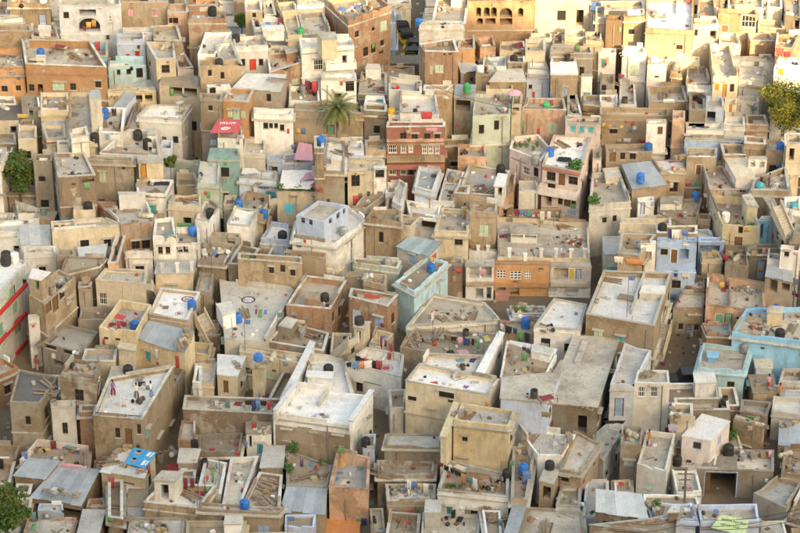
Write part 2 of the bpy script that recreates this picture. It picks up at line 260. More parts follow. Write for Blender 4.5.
HOUSES=[
((0,0,0),'h',[([(-43.6,263.7),(-39.1,263.7),(-39.7,267.7),(-44.1,267.7)],8.87,21.09,0.45,'tan','cemr',[['db',0,3.56,18.79,0.85,1.95]])]),
((0,2,1),'h',[([(-45.4,262.4),(-42.1,262.7),(-42.2,263.5),(-45.6,263.4)],8.74,19.72,0.45,'white','cemr',[])]),
((0,0,1),'h',[([(-45.2,260.5),(-40.8,260.5),(-41.3,262.3),(-45.4,262.1)],8.55,19.01,0.45,'tan','cemr',[])]),
((0,2,1),'h',[([(-40.8,259.8),(-37.7,259.4),(-38.8,264.0),(-41.4,264.0)],8.44,18.58,0.45,'offw','cemr',[]),([(-40.0,260.1),(-38.7,260.0),(-38.9,261.2),(-40.1,261.3)],18.13,19.33,0.12,'offw','whiter',[])]),
('pale bluish house with a wide arched balcony opening hung with yellow and orange cloth','h',[([(-37.9,262.1),(-31.0,262.3),(-31.5,265.4),(-38.1,265.4)],8.71,21.38,0.45,'bluewhite','cemr',[['o',0,3.16,20.57,1.87,0.71],['a',0,3.26,19.07,2.38,1.61],['wd',0,0.77,20.29,0.62,0.77],['wh',0,5.62,19.8,0.45,0.83]])]),
((0,1,0),'h',[([(-31.1,262.9),(-25.8,263.0),(-26.3,266.0),(-31.3,266.0)],8.79,21.45,0.45,'tan','cemr',[['wp',0,1.06,20.23,0.57,0.77],['wp',0,3.71,20.26,0.57,0.77]])]),
((0,1,2),'h',[([(-25.8,261.6),(-23.5,261.7),(-23.8,264.3),(-25.9,264.1)],8.66,20.76,0.45,'salmon','cemr',[['wd',0,0.85,19.84,0.62,0.7],['wd',0,0.32,19.85,0.4,0.64]])]),
((0,2,2),'h',[([(-30.7,260.2),(-27.2,259.7),(-27.7,261.5),(-30.8,261.4)],8.47,19.04,0.7,'white','whiter',[])]),
((0,1,2),'h',[([(-27.0,257.5),(-23.9,257.2),(-24.8,261.8),(-27.7,261.4)],8.22,19.23,0.45,'cem','cemr',[])]),
('long orange plastered house with a blue water tank on its roof','h',[([(-40.6,252.9),(-31.7,252.0),(-34.3,259.4),(-41.9,259.7)],7.7,18.37,0.9,'orange','cemr',[['w',0,0.5,15.6,0.61,0.82],['dk',0,1.47,15.58,0.56,0.94],['wg',0,3.49,15.87,1.28,0.81],['w',0,5.1,15.93,0.67,0.81],['w',0,7.89,16.34,0.66,0.81]]),([(-39.7,255.0),(-38.7,255.0),(-38.8,255.4),(-39.7,255.4)],17.47,18.27,0.001,'white','whiter',[])]),
((0,0,1),'h',[([(-44.4,253.7),(-40.9,253.7),(-42.0,259.4),(-45.2,259.4)],7.87,17.51,0.7,'orange','cemr',[['w',0,1.19,15.13,0.67,0.76],['w',0,2.71,15.19,0.56,0.63]])]),
('tall pale blue house with two red shuttered windows','u',[([(-31.2,258.2),(-28.1,258.2),(-28.6,260.2),(-31.4,260.0)],8.32,19.02,0.45,'paleblue','tanr',[['wr',0,1.14,16.98,0.45,0.57],['wr',0,2.2,17.1,0.5,1.2]])]),
((-1,3,2),'h',[([(-32.0,255.7),(-27.9,256.2),(-28.1,257.4),(-32.2,257.4)],8.07,16.86,0.45,'aqua','whiter',[['wd',0,1.11,16.14,0.39,0.63],['wd',0,2.21,16.15,0.5,0.63],['wd',0,3.39,15.94,0.73,1.14]])]),
((0,0,2),'h',[([(-33.8,257.4),(-32.2,257.3),(-32.6,261.4),(-34.6,261.3)],8.23,17.34,0.8,'turq','cemr',[])]),
((0,1,2),'h',[([(-26.4,252.8),(-24.3,253.0),(-24.9,257.5),(-27.9,257.6)],7.78,18.94,0.45,'cream','cemr',[['w',0,0.98,17.8,0.88,0.93],['wd',3,1.38,16.95,0.9,0.6]])]),
((0,1,2),'h',[([(-24.2,253.4),(-22.5,253.8),(-23.7,257.6),(-24.8,256.7)],7.84,17.56,0.9,'pinkwhite','tanr',[])]),
((0,2,3),'h',[([(-26.0,250.9),(-21.4,250.1),(-22.2,253.2),(-25.9,253.0)],7.51,16.76,0.15,'cream','tanr',[['o',0,2.63,16.13,3.05,1.05],['wd',0,3.48,12.21,1.0,1.1]])]),
((-1,2,3),'s',[([(-30.6,254.6),(-26.8,254.9),(-27.4,255.7),(-28.9,255.4)],7.96,[14.81,14.81,15.21,15.21],0.0,'aqua','metal',[])]),
((0,2,3),'h',[([(-31.7,251.7),(-26.5,252.1),(-26.8,253.1),(-31.8,252.7)],7.67,15.49,0.45,'yellow','cemr',[['a',0,3.28,14.78,0.83,1.06],['a',0,4.37,14.8,0.83,1.06]])]),
((0,3,1),'h',[([(-38.4,246.9),(-35.4,246.9),(-36.0,251.6),(-39.0,251.6)],7.19,15.6,0.45,'cream','cemr',[['wb',0,1.26,13.59,2.29,1.54]])]),
((0,0,3),'h',[([(-34.6,240.0),(-31.9,240.0),(-33.7,252.4),(-36.1,252.4)],6.5,15.29,0.45,'cream','cemr',[])]),
((-1,2,68),'h',[([(-43.5,247.9),(-40.9,247.9),(-40.5,251.6),(-44.0,251.3)],7.29,14.03,0.1,'cream','dark',[['dk',0,1.85,12.72,0.71,1.06]])]),
((0,3,1),'h',[([(-44.0,251.6),(-41.7,251.6),(-42.2,253.9),(-44.3,253.6)],7.66,14.21,0.45,'white','cemr',[])]),
((0,3,1),'h',[([(-40.6,248.3),(-38.6,248.1),(-39.3,251.4),(-41.0,251.2)],7.31,15.4,0.45,'cem','cemr',[['dk',0,0.93,14.84,0.55,0.93]])]),
((0,2,68),'h',[([(-40.7,246.6),(-39.2,246.6),(-39.3,248.0),(-40.7,248.0)],7.16,13.97,0.45,'cem','cemr',[])]),
((-1,3,1),'s',[([(-32.5,243.2),(-31.4,243.5),(-31.7,244.5),(-32.6,244.3)],6.82,[18.71,18.71,19.01,19.01],0.0,'offw','metal',[])]),
((0,0,3),'h',[([(-31.7,242.2),(-29.2,242.1),(-29.5,248.5),(-32.0,248.5)],6.71,15.15,0.7,'white','cemr',[['wb',0,0.85,14.69,0.53,0.72]])]),
((-1,0,3),'s',[([(-30.8,249.3),(-29.7,248.7),(-28.6,251.2),(-29.8,251.5)],7.37,[15.07,15.07,15.57,15.57],0.0,'paleblue','metal',[])]),
((0,0,3),'h',[([(-29.2,244.3),(-27.8,245.6),(-28.3,252.1),(-28.9,249.5)],6.93,14.42,0.3,'cem','cemr',[])]),
('white cube house with a plain white roof and a brick side wall','h',[([(-28.1,246.5),(-23.3,245.6),(-22.5,249.4),(-27.1,249.5)],7.06,15.06,0.35,'white','white',[['d',0,2.92,12.48,0.49,0.92],['wd',0,4.18,12.7,0.6,0.8]])]),
((-1,2,5),'h',[([(-23.3,259.2),(-19.1,259.2),(-19.5,261.6),(-23.3,261.6)],8.42,21.04,0.45,'brick','bluer',[])]),
((0,2,5),'h',[([(-24.1,264.1),(-20.4,264.4),(-20.9,267.4),(-24.3,267.4)],8.91,20.57,0.45,'salmon','cemr',[])]),
((0,2,5),'h',[([(-17.2,262.3),(-15.3,262.3),(-15.6,265.7),(-17.4,265.7)],8.73,20.67,0.45,'cream','cemr',[['wd',0,0.97,20.21,0.45,0.57]])]),
((0,2,5),'h',[([(-15.1,262.4),(-13.8,262.7),(-14.3,266.4),(-15.4,266.4)],8.74,20.06,0.45,'white','cemr',[])]),
((0,2,5),'h',[([(-13.2,262.8),(-11.5,263.2),(-11.9,265.8),(-14.0,265.5)],8.78,20.48,0.45,'yellow','cemr',[])]),
((0,0,4),'h',[([(-11.5,264.2),(-8.4,264.7),(-8.7,267.7),(-11.5,267.7)],8.92,20.61,0.45,'white','cemr',[])]),
((0,2,6),'h',[([(-10.6,257.6),(-7.6,258.0),(-8.6,264.2),(-11.4,263.9)],8.26,19.8,0.45,'cem','cemr',[])]),
((0,0,6),'h',[([(-12.3,257.2),(-10.7,257.2),(-11.5,263.4),(-13.2,263.0)],8.22,19.94,0.45,'yellow','cemr',[])]),
('tall red brick corner house with blue bundles on its walled roof','h',[([(-5.7,258.4),(-1.1,262.5),(-2.7,266.4),(-8.4,264.5)],8.34,21.29,0.7,'brick','cemr',[['wd',0,3.66,19.17,0.45,0.44],['w',0,2.53,16.77,0.75,1.08],['w',0,1.26,19.24,0.6,0.76],['w',0,3.65,16.85,0.68,1.08],['wd',0,4.96,17.14,0.53,0.7],['wg',0,5.22,19.14,0.9,1.1]])]),
((0,0,5),'h',[([(-21.9,253.0),(-20.0,253.0),(-18.6,259.3),(-21.5,259.1)],7.8,19.51,0.45,'white','whiter',[])]),
((0,0,5),'h',[([(-19.4,250.8),(-17.3,251.8),(-18.4,256.7),(-20.2,256.0)],7.58,19.43,0.4,'white','greyr',[])]),
('white plastered house with a dark red door between two small windows','h',[([(-18.0,255.0),(-14.4,255.4),(-15.0,258.2),(-18.4,257.8)],8.0,19.54,0.45,'white','cemr',[['dr',0,1.91,17.29,0.72,1.31],['wd',0,0.87,17.63,0.44,0.81],['wd',0,2.82,17.55,0.5,0.81]])]),
((0,2,5),'h',[([(-16.1,259.7),(-12.8,260.1),(-13.5,262.6),(-16.6,262.5)],8.47,19.79,0.45,'white','bluer',[]),([(-15.0,257.1),(-12.7,257.1),(-12.9,258.4),(-15.1,258.2)],19.34,20.54,0.12,'white','whiter',[])]),
((0,1,5),'h',[([(-14.4,257.4),(-11.5,257.2),(-11.9,260.1),(-14.5,260.1)],8.22,18.42,0.45,'white','whiter',[['wh',0,0.82,17.74,0.61,0.94],['wd',0,1.74,17.48,0.33,0.82]])]),
((0,2,7),'h',[([(-14.1,251.5),(-10.7,254.3),(-11.4,257.4),(-14.6,256.5)],7.65,17.93,0.5,'brick','cemr',[['wg',0,3.43,15.95,0.9,0.6]])]),
('white house with a rounded balcony,a dark doorway and a yellow roof room','h',[([(-10.7,254.0),(-5.0,255.1),(-5.4,257.2),(-11.1,257.2)],7.9,19.66,0.45,'white','whiter',[['wh',0,1.82,17.65,1.01,1.25],['dk',0,4.74,17.96,0.5,1.12],['w',0,3.42,17.32,0.5,0.75]]),([(-8.4,252.3),(-6.8,252.5),(-7.0,254.4),(-9.0,254.3)],19.21,21.41,0.12,'yellow','cemr',[])]),
((0,3,5),'h',[([(-21.4,249.4),(-17.0,249.9),(-17.4,251.1),(-21.5,250.9)],7.44,19.67,0.45,'tan','tanr',[['wd',0,1.04,18.81,0.44,0.74],['wd',0,2.38,18.45,0.44,0.8]])]),
('grey house under a big white sloping sheet roof','s',[([(-18.0,247.6),(-12.7,247.2),(-12.2,249.7),(-16.6,250.0)],7.22,[17.76,17.76,18.46,18.46],0.0,'cem','whitemetal',[['wd',0,4.01,16.9,0.5,0.9]])]),
((0,0,8),'h',[([(-20.5,246.9),(-18.0,246.9),(-18.2,247.6),(-20.6,247.6)],7.19,18.37,0.45,'white','cemr',[['w',0,0.56,17.6,0.65,1.34]])]),
('orange boarded house with three pale green windows','h',[([(-18.7,244.2),(-16.0,243.7),(-15.5,247.2),(-18.1,247.4)],6.87,17.96,0.45,'orange','cemr',[['wg',0,0.77,16.58,0.49,0.78],['wg',0,1.45,16.49,0.71,1.21],['wg',0,2.19,16.55,0.49,0.78]])]),
((0,1,8),'h',[([(-15.4,243.5),(-11.3,243.2),(-11.3,244.8),(-15.5,245.1)],6.82,16.69,0.45,'white','cemr',[['wd',0,1.22,15.42,0.53,0.72],['wd',0,1.78,15.44,0.43,0.6],['wd',0,2.32,15.46,0.43,0.6],['wd',0,2.95,15.25,0.48,0.72]])]),
((0,0,66),'h',[([(-11.9,248.4),(-8.6,248.0),(-8.8,252.0),(-12.0,252.3)],7.3,16.1,0.6,'white','tanr',[])]),
((0,2,66),'h',[([(-8.5,250.2),(-4.7,250.5),(-4.8,252.2),(-8.3,252.2)],7.52,17.58,0.45,'white','white',[['w',0,3.11,16.87,0.93,1.23],['w',0,1.82,15.5,0.85,1.2]])]),
('long tan rubble wall house standing behind the palm tree trunk','h',[([(-11.3,245.3),(-3.9,244.4),(-4.0,247.1),(-11.3,246.9)],6.94,16.31,0.6,'tan','cemr',[['dg',0,3.94,13.86,0.85,1.95]])]),
((0,2,66),'h',[([(-4.5,251.8),(-1.4,251.6),(-1.5,257.6),(-4.3,257.7)],7.66,15.28,0.45,'cem','cemr',[]),([(-3.8,256.9),(-2.1,256.7),(-2.3,258.1),(-3.6,258.2)],14.83,16.03,0.12,'white','whiter',[])]),
((0,1,66),'h',[([(-3.8,248.3),(-1.5,248.0),(-1.7,250.3),(-3.7,250.3)],7.3,15.84,0.45,'white','whiter',[])]),
((0,1,66),'h',[([(-3.8,244.8),(-1.4,244.5),(-1.4,246.2),(-3.8,246.4)],6.95,16.54,0.45,'cem','cemr',[['wd',0,1.35,14.42,0.7,0.9]])]),
((0,0,25),'h',[([(-1.2,243.6),(0.1,243.4),(0.1,244.7),(-1.2,244.7)],6.84,16.46,0.45,'pinkwhite','cemr',[['dk',0,0.67,15.68,0.54,1.02]])]),
((0,1,7),'h',[([(-16.1,249.8),(-12.6,250.1),(-12.7,251.8),(-15.8,251.6)],7.48,17.54,0.45,'tan','cemr',[])]),
((0,0,8),'h',[([(-21.0,243.7),(-18.7,243.4),(-18.8,245.3),(-21.2,245.5)],6.84,18.2,0.45,'cem','cemr',[['wd',0,1.05,17.4,0.48,0.6],['wb',0,1.21,13.43,0.7,0.6]])]),
('cream corner house at the head of the rickshaw street','h',[([(-1.5,280.1),(1.3,280.1),(1.2,283.7),(-1.5,283.7)],10.51,14.35,0.45,'cream','whiter',[['wb',0,1.2,12.43,0.85,1.1]])]),
((0,0,10),'h',[([(3.5,259.1),(7.2,258.9),(7.8,266.6),(4.2,266.6)],8.39,20.59,0.3,'tan','cemr',[])]),
('brown stone building with rows of arched openings at the top edge','h',[([(7.5,263.1),(15.0,263.3),(15.0,266.0),(7.6,266.0)],8.81,21.46,0.45,'stone','cemr',[['a',0,1.28,20.24,0.56,1.09],['a',0,2.18,20.24,0.68,1.09],['a',0,2.96,20.23,0.68,1.09],['a',0,4.34,20.1,1.41,1.15],['a',0,5.97,20.15,0.62,1.02],['a',0,1.43,19.13,0.68,0.77],['o',0,2.62,19.12,1.13,0.7],['o',0,4.36,19.07,1.41,0.77]])]),
((0,2,12),'h',[([(2.1,257.9),(7.0,257.9),(6.9,259.1),(2.2,259.2)],8.29,20.85,0.45,'white','tanr',[])]),
('very tall house with a great blank cream wall facing the camera','h',[([(15.1,263.9),(21.1,263.9),(21.1,266.6),(15.3,266.6)],8.89,21.52,0.45,'cream','cemr',[['wd',0,2.99,19.52,1.0,1.2],['dk',0,5.07,19.22,0.85,1.95]])]),
((0,1,11),'h',[([(21.2,264.4),(22.5,264.2),(22.7,266.7),(21.4,266.7)],8.92,19.82,0.45,'white','cemr',[['wd',0,0.59,19.23,0.4,0.97]])]),
('red brick house with pale green windows beside the street of rickshaws','h',[([(2.7,253.0),(6.3,252.8),(5.9,256.5),(2.1,255.1)],7.78,19.8,0.45,'brick','tanr',[['wg',0,1.56,17.83,0.88,0.87],['wg',0,0.69,17.66,0.27,0.93]])]),
((0,1,12),'h',[([(6.3,255.5),(8.2,255.5),(8.2,258.5),(6.5,258.0)],8.05,19.03,0.45,'orange','orange',[])]),
((0,1,12),'h',[([(8.8,256.8),(10.5,257.1),(10.3,260.2),(8.3,259.6)],8.18,18.65,0.9,'salmon','tanr',[['wh',3,1.36,16.32,1.0,0.6]])]),
((0,1,12),'h',[([(11.0,258.5),(13.8,258.8),(13.8,261.2),(11.1,261.0)],8.35,17.61,0.45,'cream','tanr',[['dk',0,2.04,17.05,0.96,0.51]])]),
((0,3,10),'h',[([(13.8,257.5),(16.0,257.5),(16.1,260.8),(14.0,260.8)],8.25,17.9,0.8,'cream','whiter',[])]),
((0,3,11),'h',[([(16.9,259.7),(18.2,259.7),(18.3,262.7),(17.1,262.7)],8.47,17.71,0.7,'cem','greyr',[])]),
((1,3,11),'h',[([(18.3,260.4),(20.6,260.2),(20.6,262.7),(18.4,262.7)],8.52,18.32,0.45,'cream','cemr',[])]),
((0,3,11),'h',[([(20.5,258.7),(22.2,258.3),(22.4,261.2),(20.6,261.2)],8.33,18.73,0.45,'tan','cemr',[])]),
((0,3,11),'h',[([(14.4,260.6),(16.9,260.9),(16.8,262.4),(14.5,262.2)],8.56,18.09,0.45,'offw','greyr',[])]),
((0,3,12),'s',[([(6.6,254.3),(8.7,255.2),(8.0,255.7),(6.3,255.4)],7.93,[16.9,16.9,17.4,17.4],0.0,'cem','metal',[['wb',0,0.24,16.12,0.24,0.94],['dk',0,1.37,15.67,0.42,0.5]])]),
((-1,1,12),'h',[([(9.0,254.5),(11.6,254.3),(11.7,257.1),(9.2,257.1)],7.93,17.47,0.45,'aquawhite','bluer',[['dk',0,1.3,17.15,0.33,0.44]])]),
((0,1,12),'h',[([(8.2,252.5),(9.6,252.5),(9.6,254.4),(8.4,254.4)],7.75,17.54,0.45,'tan','cemr',[])]),
((0,2,13),'h',[([(9.7,251.4),(13.6,251.4),(13.3,254.6),(10.8,254.5)],7.64,16.95,0.1,'tan','cemr',[])]),
((0,2,13),'h',[([(11.8,255.9),(13.7,255.9),(13.7,257.4),(12.0,257.4)],8.09,17.22,0.45,'cem','cemr',[['dk',0,0.97,16.8,1.11,0.5]])]),
((0,2,13),'h',[([(14.0,255.6),(16.2,255.4),(16.1,257.5),(14.1,257.7)],8.04,16.61,0.45,'white','white',[])]),
((0,1,13),'h',[([(16.3,251.8),(19.2,251.8),(19.3,256.9),(16.6,256.7)],7.68,17.54,0.45,'tan','cemr',[['wb',0,1.6,15.63,0.5,1.1]]),([(16.4,252.2),(19.2,252.2),(19.2,255.1),(16.5,254.9)],17.09,17.59,0.001,'paleblue','white',[])]),
((0,3,11),'h',[([(16.5,256.8),(21.2,256.6),(21.1,258.7),(16.7,258.7)],8.16,17.97,0.45,'cem','cemr',[['w',0,3.52,15.91,0.5,1.1]])]),
((0,2,14),'h',[([(13.8,253.5),(16.3,253.7),(16.2,254.5),(13.9,254.2)],7.85,16.32,0.45,'paleblue','whiter',[['wd',0,0.44,15.41,0.39,0.5]])]),
((0,2,14),'h',[([(19.8,254.1),(21.0,254.1),(20.9,254.8),(19.9,254.8)],7.91,16.36,0.45,'white','white',[])]),
((0,2,25),'h',[([(-1.2,247.8),(2.3,247.1),(2.3,250.3),(-1.2,251.3)],7.21,17.53,0.5,'offw','greyr',[])]),
((0,0,13),'h',[([(2.5,247.8),(5.0,247.7),(5.7,249.2),(2.6,249.1)],7.27,17.53,0.45,'tan','cemr',[])]),
((0,2,25),'h',[([(0.0,242.7),(4.1,242.4),(3.8,247.2),(0.0,247.6)],6.74,17.19,0.45,'white','whiter',[['w',0,1.33,15.79,1.33,0.42]])]),
((0,0,13),'s',[([(5.8,248.8),(8.0,248.5),(8.2,251.1),(6.0,251.3)],7.35,[16.34,16.34,16.64,16.64],0.0,'cem','metal',[['o',0,0.96,15.37,1.64,1.23]])]),
('pale mint green house with dark windows and a beige terrace above','h',[([(7.7,244.8),(11.7,245.2),(12.1,250.6),(8.1,250.8)],6.98,15.91,0.45,'mint','cemr',[['wd',0,0.97,14.31,0.59,1.03],['wd',0,2.58,14.72,0.54,1.09]])]),
((0,2,13),'h',[([(9.3,250.5),(12.2,250.5),(12.2,251.7),(9.3,251.7)],7.55,16.45,0.45,'cream','cemr',[])]),
((0,1,13),'h',[([(11.9,246.6),(12.9,246.6),(13.2,249.3),(12.2,249.3)],7.16,16.44,0.45,'cream','whiter',[['dk',0,0.45,15.85,0.66,0.43]])]),
('salmon box shaped house with red washing laid along its parapet','h',[([(13.1,247.8),(17.8,247.5),(17.7,250.5),(13.9,250.7)],7.25,15.31,0.6,'salmon','greyr',[['wg',0,3.27,13.16,0.85,1.2]])]),
((0,1,14),'h',[([(17.9,246.8),(19.4,246.5),(19.2,252.0),(18.2,252.0)],7.15,15.2,0.45,'offw','greyr',[])]),
((0,1,14),'h',[([(17.6,245.1),(21.3,244.7),(21.5,246.6),(17.7,246.8)],6.97,14.96,0.45,'pinkwhite','tanr',[['wt',0,0.82,14.35,0.54,0.73],['wt',0,1.75,14.32,0.54,0.73],['wt',0,2.69,14.3,0.54,0.73]])]),
((0,1,14),'h',[([(19.9,251.4),(21.8,251.0),(22.0,253.9),(20.2,254.2)],7.6,14.15,0.45,'tan','cemr',[])]),
('big tan house in full sun with a pale roof and blank front wall','h',[([(26.9,257.4),(32.0,256.7),(33.1,266.4),(27.7,266.0)],8.17,20.69,0.45,'tan','white',[['w',0,3.8,18.69,0.7,0.6]])]),
((0,0,15),'h',[([(24.7,259.7),(27.0,259.9),(27.0,261.1),(24.9,261.1)],8.47,21.04,0.45,'tan','cemr',[['wd',0,0.91,19.28,0.67,0.63]])]),
((-1,0,15),'h',[([(22.7,259.3),(24.5,259.3),(24.6,260.7),(22.8,260.7)],8.43,20.88,0.45,'woodbrown','cemr',[])]),
((0,1,11),'h',[([(21.7,261.0),(22.8,261.0),(23.1,264.4),(21.9,264.4)],8.6,20.43,0.45,'cream','cemr',[])]),
((0,1,11),'h',[([(22.4,264.2),(27.4,264.1),(27.5,267.0),(22.6,266.8)],8.91,19.98,0.45,'tan','cemr',[])]),
((0,1,15),'h',[([(32.3,258.7),(35.1,258.8),(35.0,260.4),(32.6,260.5)],8.37,20.52,0.45,'cream','white',[['dk',0,2.24,19.28,0.73,1.08],['wd',0,0.32,19.62,0.39,0.76]])]),
((0,1,15),'h',[([(32.9,260.8),(35.1,260.8),(35.5,266.7),(33.7,266.7)],8.58,20.56,0.45,'cream','tanr',[])]),
((0,2,16),'h',[([(35.2,260.7),(39.4,260.1),(39.5,261.9),(35.3,262.2)],8.51,21.12,0.45,'brick','tanr',[['wh',0,3.39,20.32,1.54,1.4],['d',0,0.83,18.82,0.85,1.95]])]),
((0,1,15),'h',[([(36.5,262.6),(40.4,262.2),(40.8,265.6),(36.8,265.6)],8.72,21.16,0.45,'cream','cemr',[])]),
((0,2,16),'h',[([(40.9,262.6),(42.5,262.2),(42.9,265.6),(41.3,265.6)],8.72,21.01,0.45,'cream','cemr',[])]),
((0,2,16),'h',[([(39.6,260.1),(42.5,259.4),(42.5,262.0),(40.0,262.4)],8.44,19.64,0.45,'tan','cemr',[])]),
((0,2,16),'h',[([(42.5,260.2),(44.1,259.1),(44.9,265.0),(42.9,265.0)],8.41,21.23,0.45,'cem','greyr',[['dk',0,1.44,20.43,0.75,1.4]])]),
((0,0,16),'h',[([(35.1,257.7),(37.4,257.0),(37.4,260.6),(35.4,260.6)],8.2,18.87,0.45,'white','cemr',[])]),
('plain salmon cube house lit by the sun near the right edge','h',[([(38.5,257.5),(41.2,257.5),(40.9,259.8),(38.5,259.6)],8.25,19.1,0.45,'salmon','cemr',[['dk',3,0.98,16.8,0.85,1.95]])]),
((0,1,16),'h',[([(40.7,253.8),(42.6,253.4),(44.0,257.6),(41.3,257.3)],7.84,19.93,0.45,'brick','tanr',[['wg',1,3.12,18.07,0.5,0.6]])]),
((0,0,17),'h',[([(27.0,254.6),(29.1,254.6),(29.2,255.7),(27.2,255.7)],7.96,17.79,0.45,'pinkwhite','cemr',[['wb',0,0.99,17.2,1.66,0.94]])]),
((0,0,17),'h',[([(29.3,256.1),(32.8,255.8),(32.9,256.9),(29.4,257.0)],8.08,17.46,0.45,'yellow','cemr',[])]),
((0,3,17),'h',[([(31.0,251.9),(33.6,251.9),(33.6,256.1),(31.5,255.9)],7.69,16.47,0.45,'tan','cemr',[])]),
((0,0,17),'h',[([(29.5,253.9),(30.7,253.5),(30.8,256.1),(29.8,256.1)],7.85,16.92,0.45,'tan','cemr',[])]),
((0,3,15),'h',[([(24.4,256.6),(27.0,256.1),(26.9,258.0),(24.5,258.2)],8.11,18.2,0.45,'white','white',[['wg',0,1.39,16.19,0.9,1.2]])]),
((0,3,15),'h',[([(21.9,257.9),(23.8,257.6),(23.9,259.1),(22.0,259.1)],8.26,17.51,0.45,'white','cemr',[['w',0,0.73,16.41,0.4,0.76]])]),
('cream sunlit house with an orange door and orange window','h',[([(33.5,248.9),(36.2,248.9),(36.3,257.5),(34.1,258.1)],7.39,18.7,0.8,'cream','cemr',[['wo',0,0.47,17.47,0.44,0.8],['do',0,1.31,17.04,0.44,1.48],['wd',0,2.09,17.34,0.49,0.93]])]),
((0,1,17),'h',[([(36.6,255.9),(40.9,255.5),(41.0,256.9),(36.8,256.9)],8.05,17.48,0.45,'white','whiter',[])]),
((0,2,67),'h',[([(36.6,251.1),(39.2,250.7),(39.7,254.6),(37.1,254.6)],7.57,17.25,0.45,'white','whiter',[])]),
('bright white house with an orange window just behind the round tree','h',[([(39.9,248.6),(42.8,248.8),(42.7,250.4),(40.4,250.4)],7.36,19.96,0.45,'white','white',[['wo',0,0.72,19.35,0.6,0.68],['wb',0,1.26,14.91,0.7,0.6],['wh',0,1.66,12.07,0.85,1.1]])]),
((0,3,17),'h',[([(26.8,249.4),(31.0,249.4),(30.9,253.7),(27.0,253.4)],7.44,15.48,0.8,'tan','greyr',[['wd',0,3.04,14.29,0.38,0.37]])]),
((0,3,17),'h',[([(31.1,250.9),(33.7,250.3),(33.8,251.7),(31.1,252.1)],7.53,16.38,0.45,'white','whiter',[])]),
((0,3,17),'h',[([(30.8,246.0),(32.5,246.0),(32.9,250.7),(31.3,250.7)],7.1,16.0,0.6,'cem','cemr',[])]),
((0,0,67),'h',[([(32.6,246.5),(34.5,246.2),(34.7,248.9),(33.0,249.3)],7.12,16.2,0.45,'paleblue','cemr',[['dk',0,0.6,15.07,0.93,1.23]])]),
((0,0,67),'h',[([(34.7,247.6),(36.0,247.6),(36.3,248.8),(34.9,248.8)],7.26,16.19,0.45,'cream','cemr',[['do',0,0.68,15.57,0.49,1.05]])]),
((0,0,67),'h',[([(36.3,249.1),(38.6,248.8),(38.7,250.4),(36.5,250.5)],7.38,15.72,0.45,'offw','cemr',[])]),
((0,1,14),'h',[([(21.7,251.1),(23.6,250.9),(23.8,253.5),(21.8,253.3)],7.59,14.58,0.45,'white','white',[])]),
((0,0,17),'h',[([(23.7,250.0),(25.5,249.7),(25.8,255.3),(24.3,257.0)],7.47,14.93,0.45,'offw','greyr',[])]),
((0,1,14),'h',[([(21.9,254.3),(23.5,254.3),(23.7,257.0),(22.1,257.0)],7.93,15.39,0.45,'cem','cemr',[['wd',0,0.42,14.95,0.55,0.69]])]),
((0,2,29),'h',[([(21.5,247.8),(28.8,247.5),(29.0,249.5),(21.6,249.7)],7.25,14.63,0.45,'tan','cemr',[['w',0,1.48,12.77,0.85,0.6]])]),
((0,2,29),'h',[([(26.1,243.9),(28.2,243.9),(28.2,244.9),(26.2,244.9)],6.89,15.42,0.45,'white','whiter',[['d',0,1.45,14.61,0.54,0.91]])]),
((0,3,17),'h',[([(28.9,244.6),(30.2,244.5),(30.4,246.5),(29.1,246.7)],6.95,15.76,0.45,'salmon','cemr',[])]),
((0,2,31),'h',[([(30.4,244.4),(34.3,244.1),(34.5,246.2),(30.5,246.2)],6.91,14.51,0.45,'white','whiter',[])]),
((0,0,67),'h',[([(34.5,245.3),(36.7,245.0),(36.9,247.4),(34.8,247.5)],7.0,14.64,0.45,'white','whiter',[])]),
((-1,3,67),'h',[([(36.9,245.6),(39.2,245.3),(39.2,248.0),(37.1,248.0)],7.03,14.52,0.45,'salmon','whiter',[])]),
((0,3,67),'h',[([(40.7,243.3),(42.4,243.3),(42.6,244.6),(40.9,244.7)],6.83,14.58,0.45,'white','whiter',[])]),
((0,2,68),'h',[([(-40.1,241.3),(-38.2,241.4),(-38.6,244.7),(-40.5,244.7)],6.63,14.85,0.45,'cream','cemr',[['w',0,0.74,12.99,1.0,0.9],['wh',0,0.76,9.98,1.0,1.2]])]),
((0,2,68),'h',[([(-43.3,245.4),(-41.0,245.2),(-41.5,248.0),(-43.7,248.1)],7.02,12.39,0.45,'tan','cemr',[])]),
((0,2,19),'h',[([(-37.2,241.8),(-35.2,242.1),(-35.7,245.6),(-38.2,245.6)],6.68,14.6,0.45,'cream','greyr',[])]),
((0,2,19),'h',[([(-35.8,239.5),(-34.4,239.7),(-34.6,240.5),(-35.9,240.5)],6.45,15.08,0.45,'white','whiter',[])]),
((0,2,19),'h',[([(-33.9,237.2),(-32.2,237.8),(-32.7,240.2),(-34.3,239.3)],6.22,16.79,0.45,'offw','cemr',[])]),
('long weathered brick house with a grey roof along the dark lane','h',[([(-34.7,231.6),(-31.0,232.1),(-32.7,237.5),(-35.9,237.3)],5.66,15.09,0.4,'brickold','greyr',[['dk',0,2.97,14.64,1.25,0.58]])]),
('long stained cement wall house beside the yellow hut','u',[([(-32.2,237.1),(-27.6,236.8),(-27.7,238.0),(-32.5,238.3)],6.18,14.38,0.3,'cem','cemr',[['wg',0,1.28,12.54,0.7,1.2]])]),
((0,2,20),'h',[([(-31.3,238.8),(-24.9,238.0),(-25.9,244.4),(-29.2,244.6)],6.3,14.36,0.8,'white','cemr',[])]),
('small yellow hut with an orange door','u',[([(-27.0,236.1),(-24.5,236.2),(-24.8,237.7),(-27.2,237.7)],6.11,14.51,0.1,'yellow','cemr',[['do',0,0.48,13.63,0.63,1.54]])]),
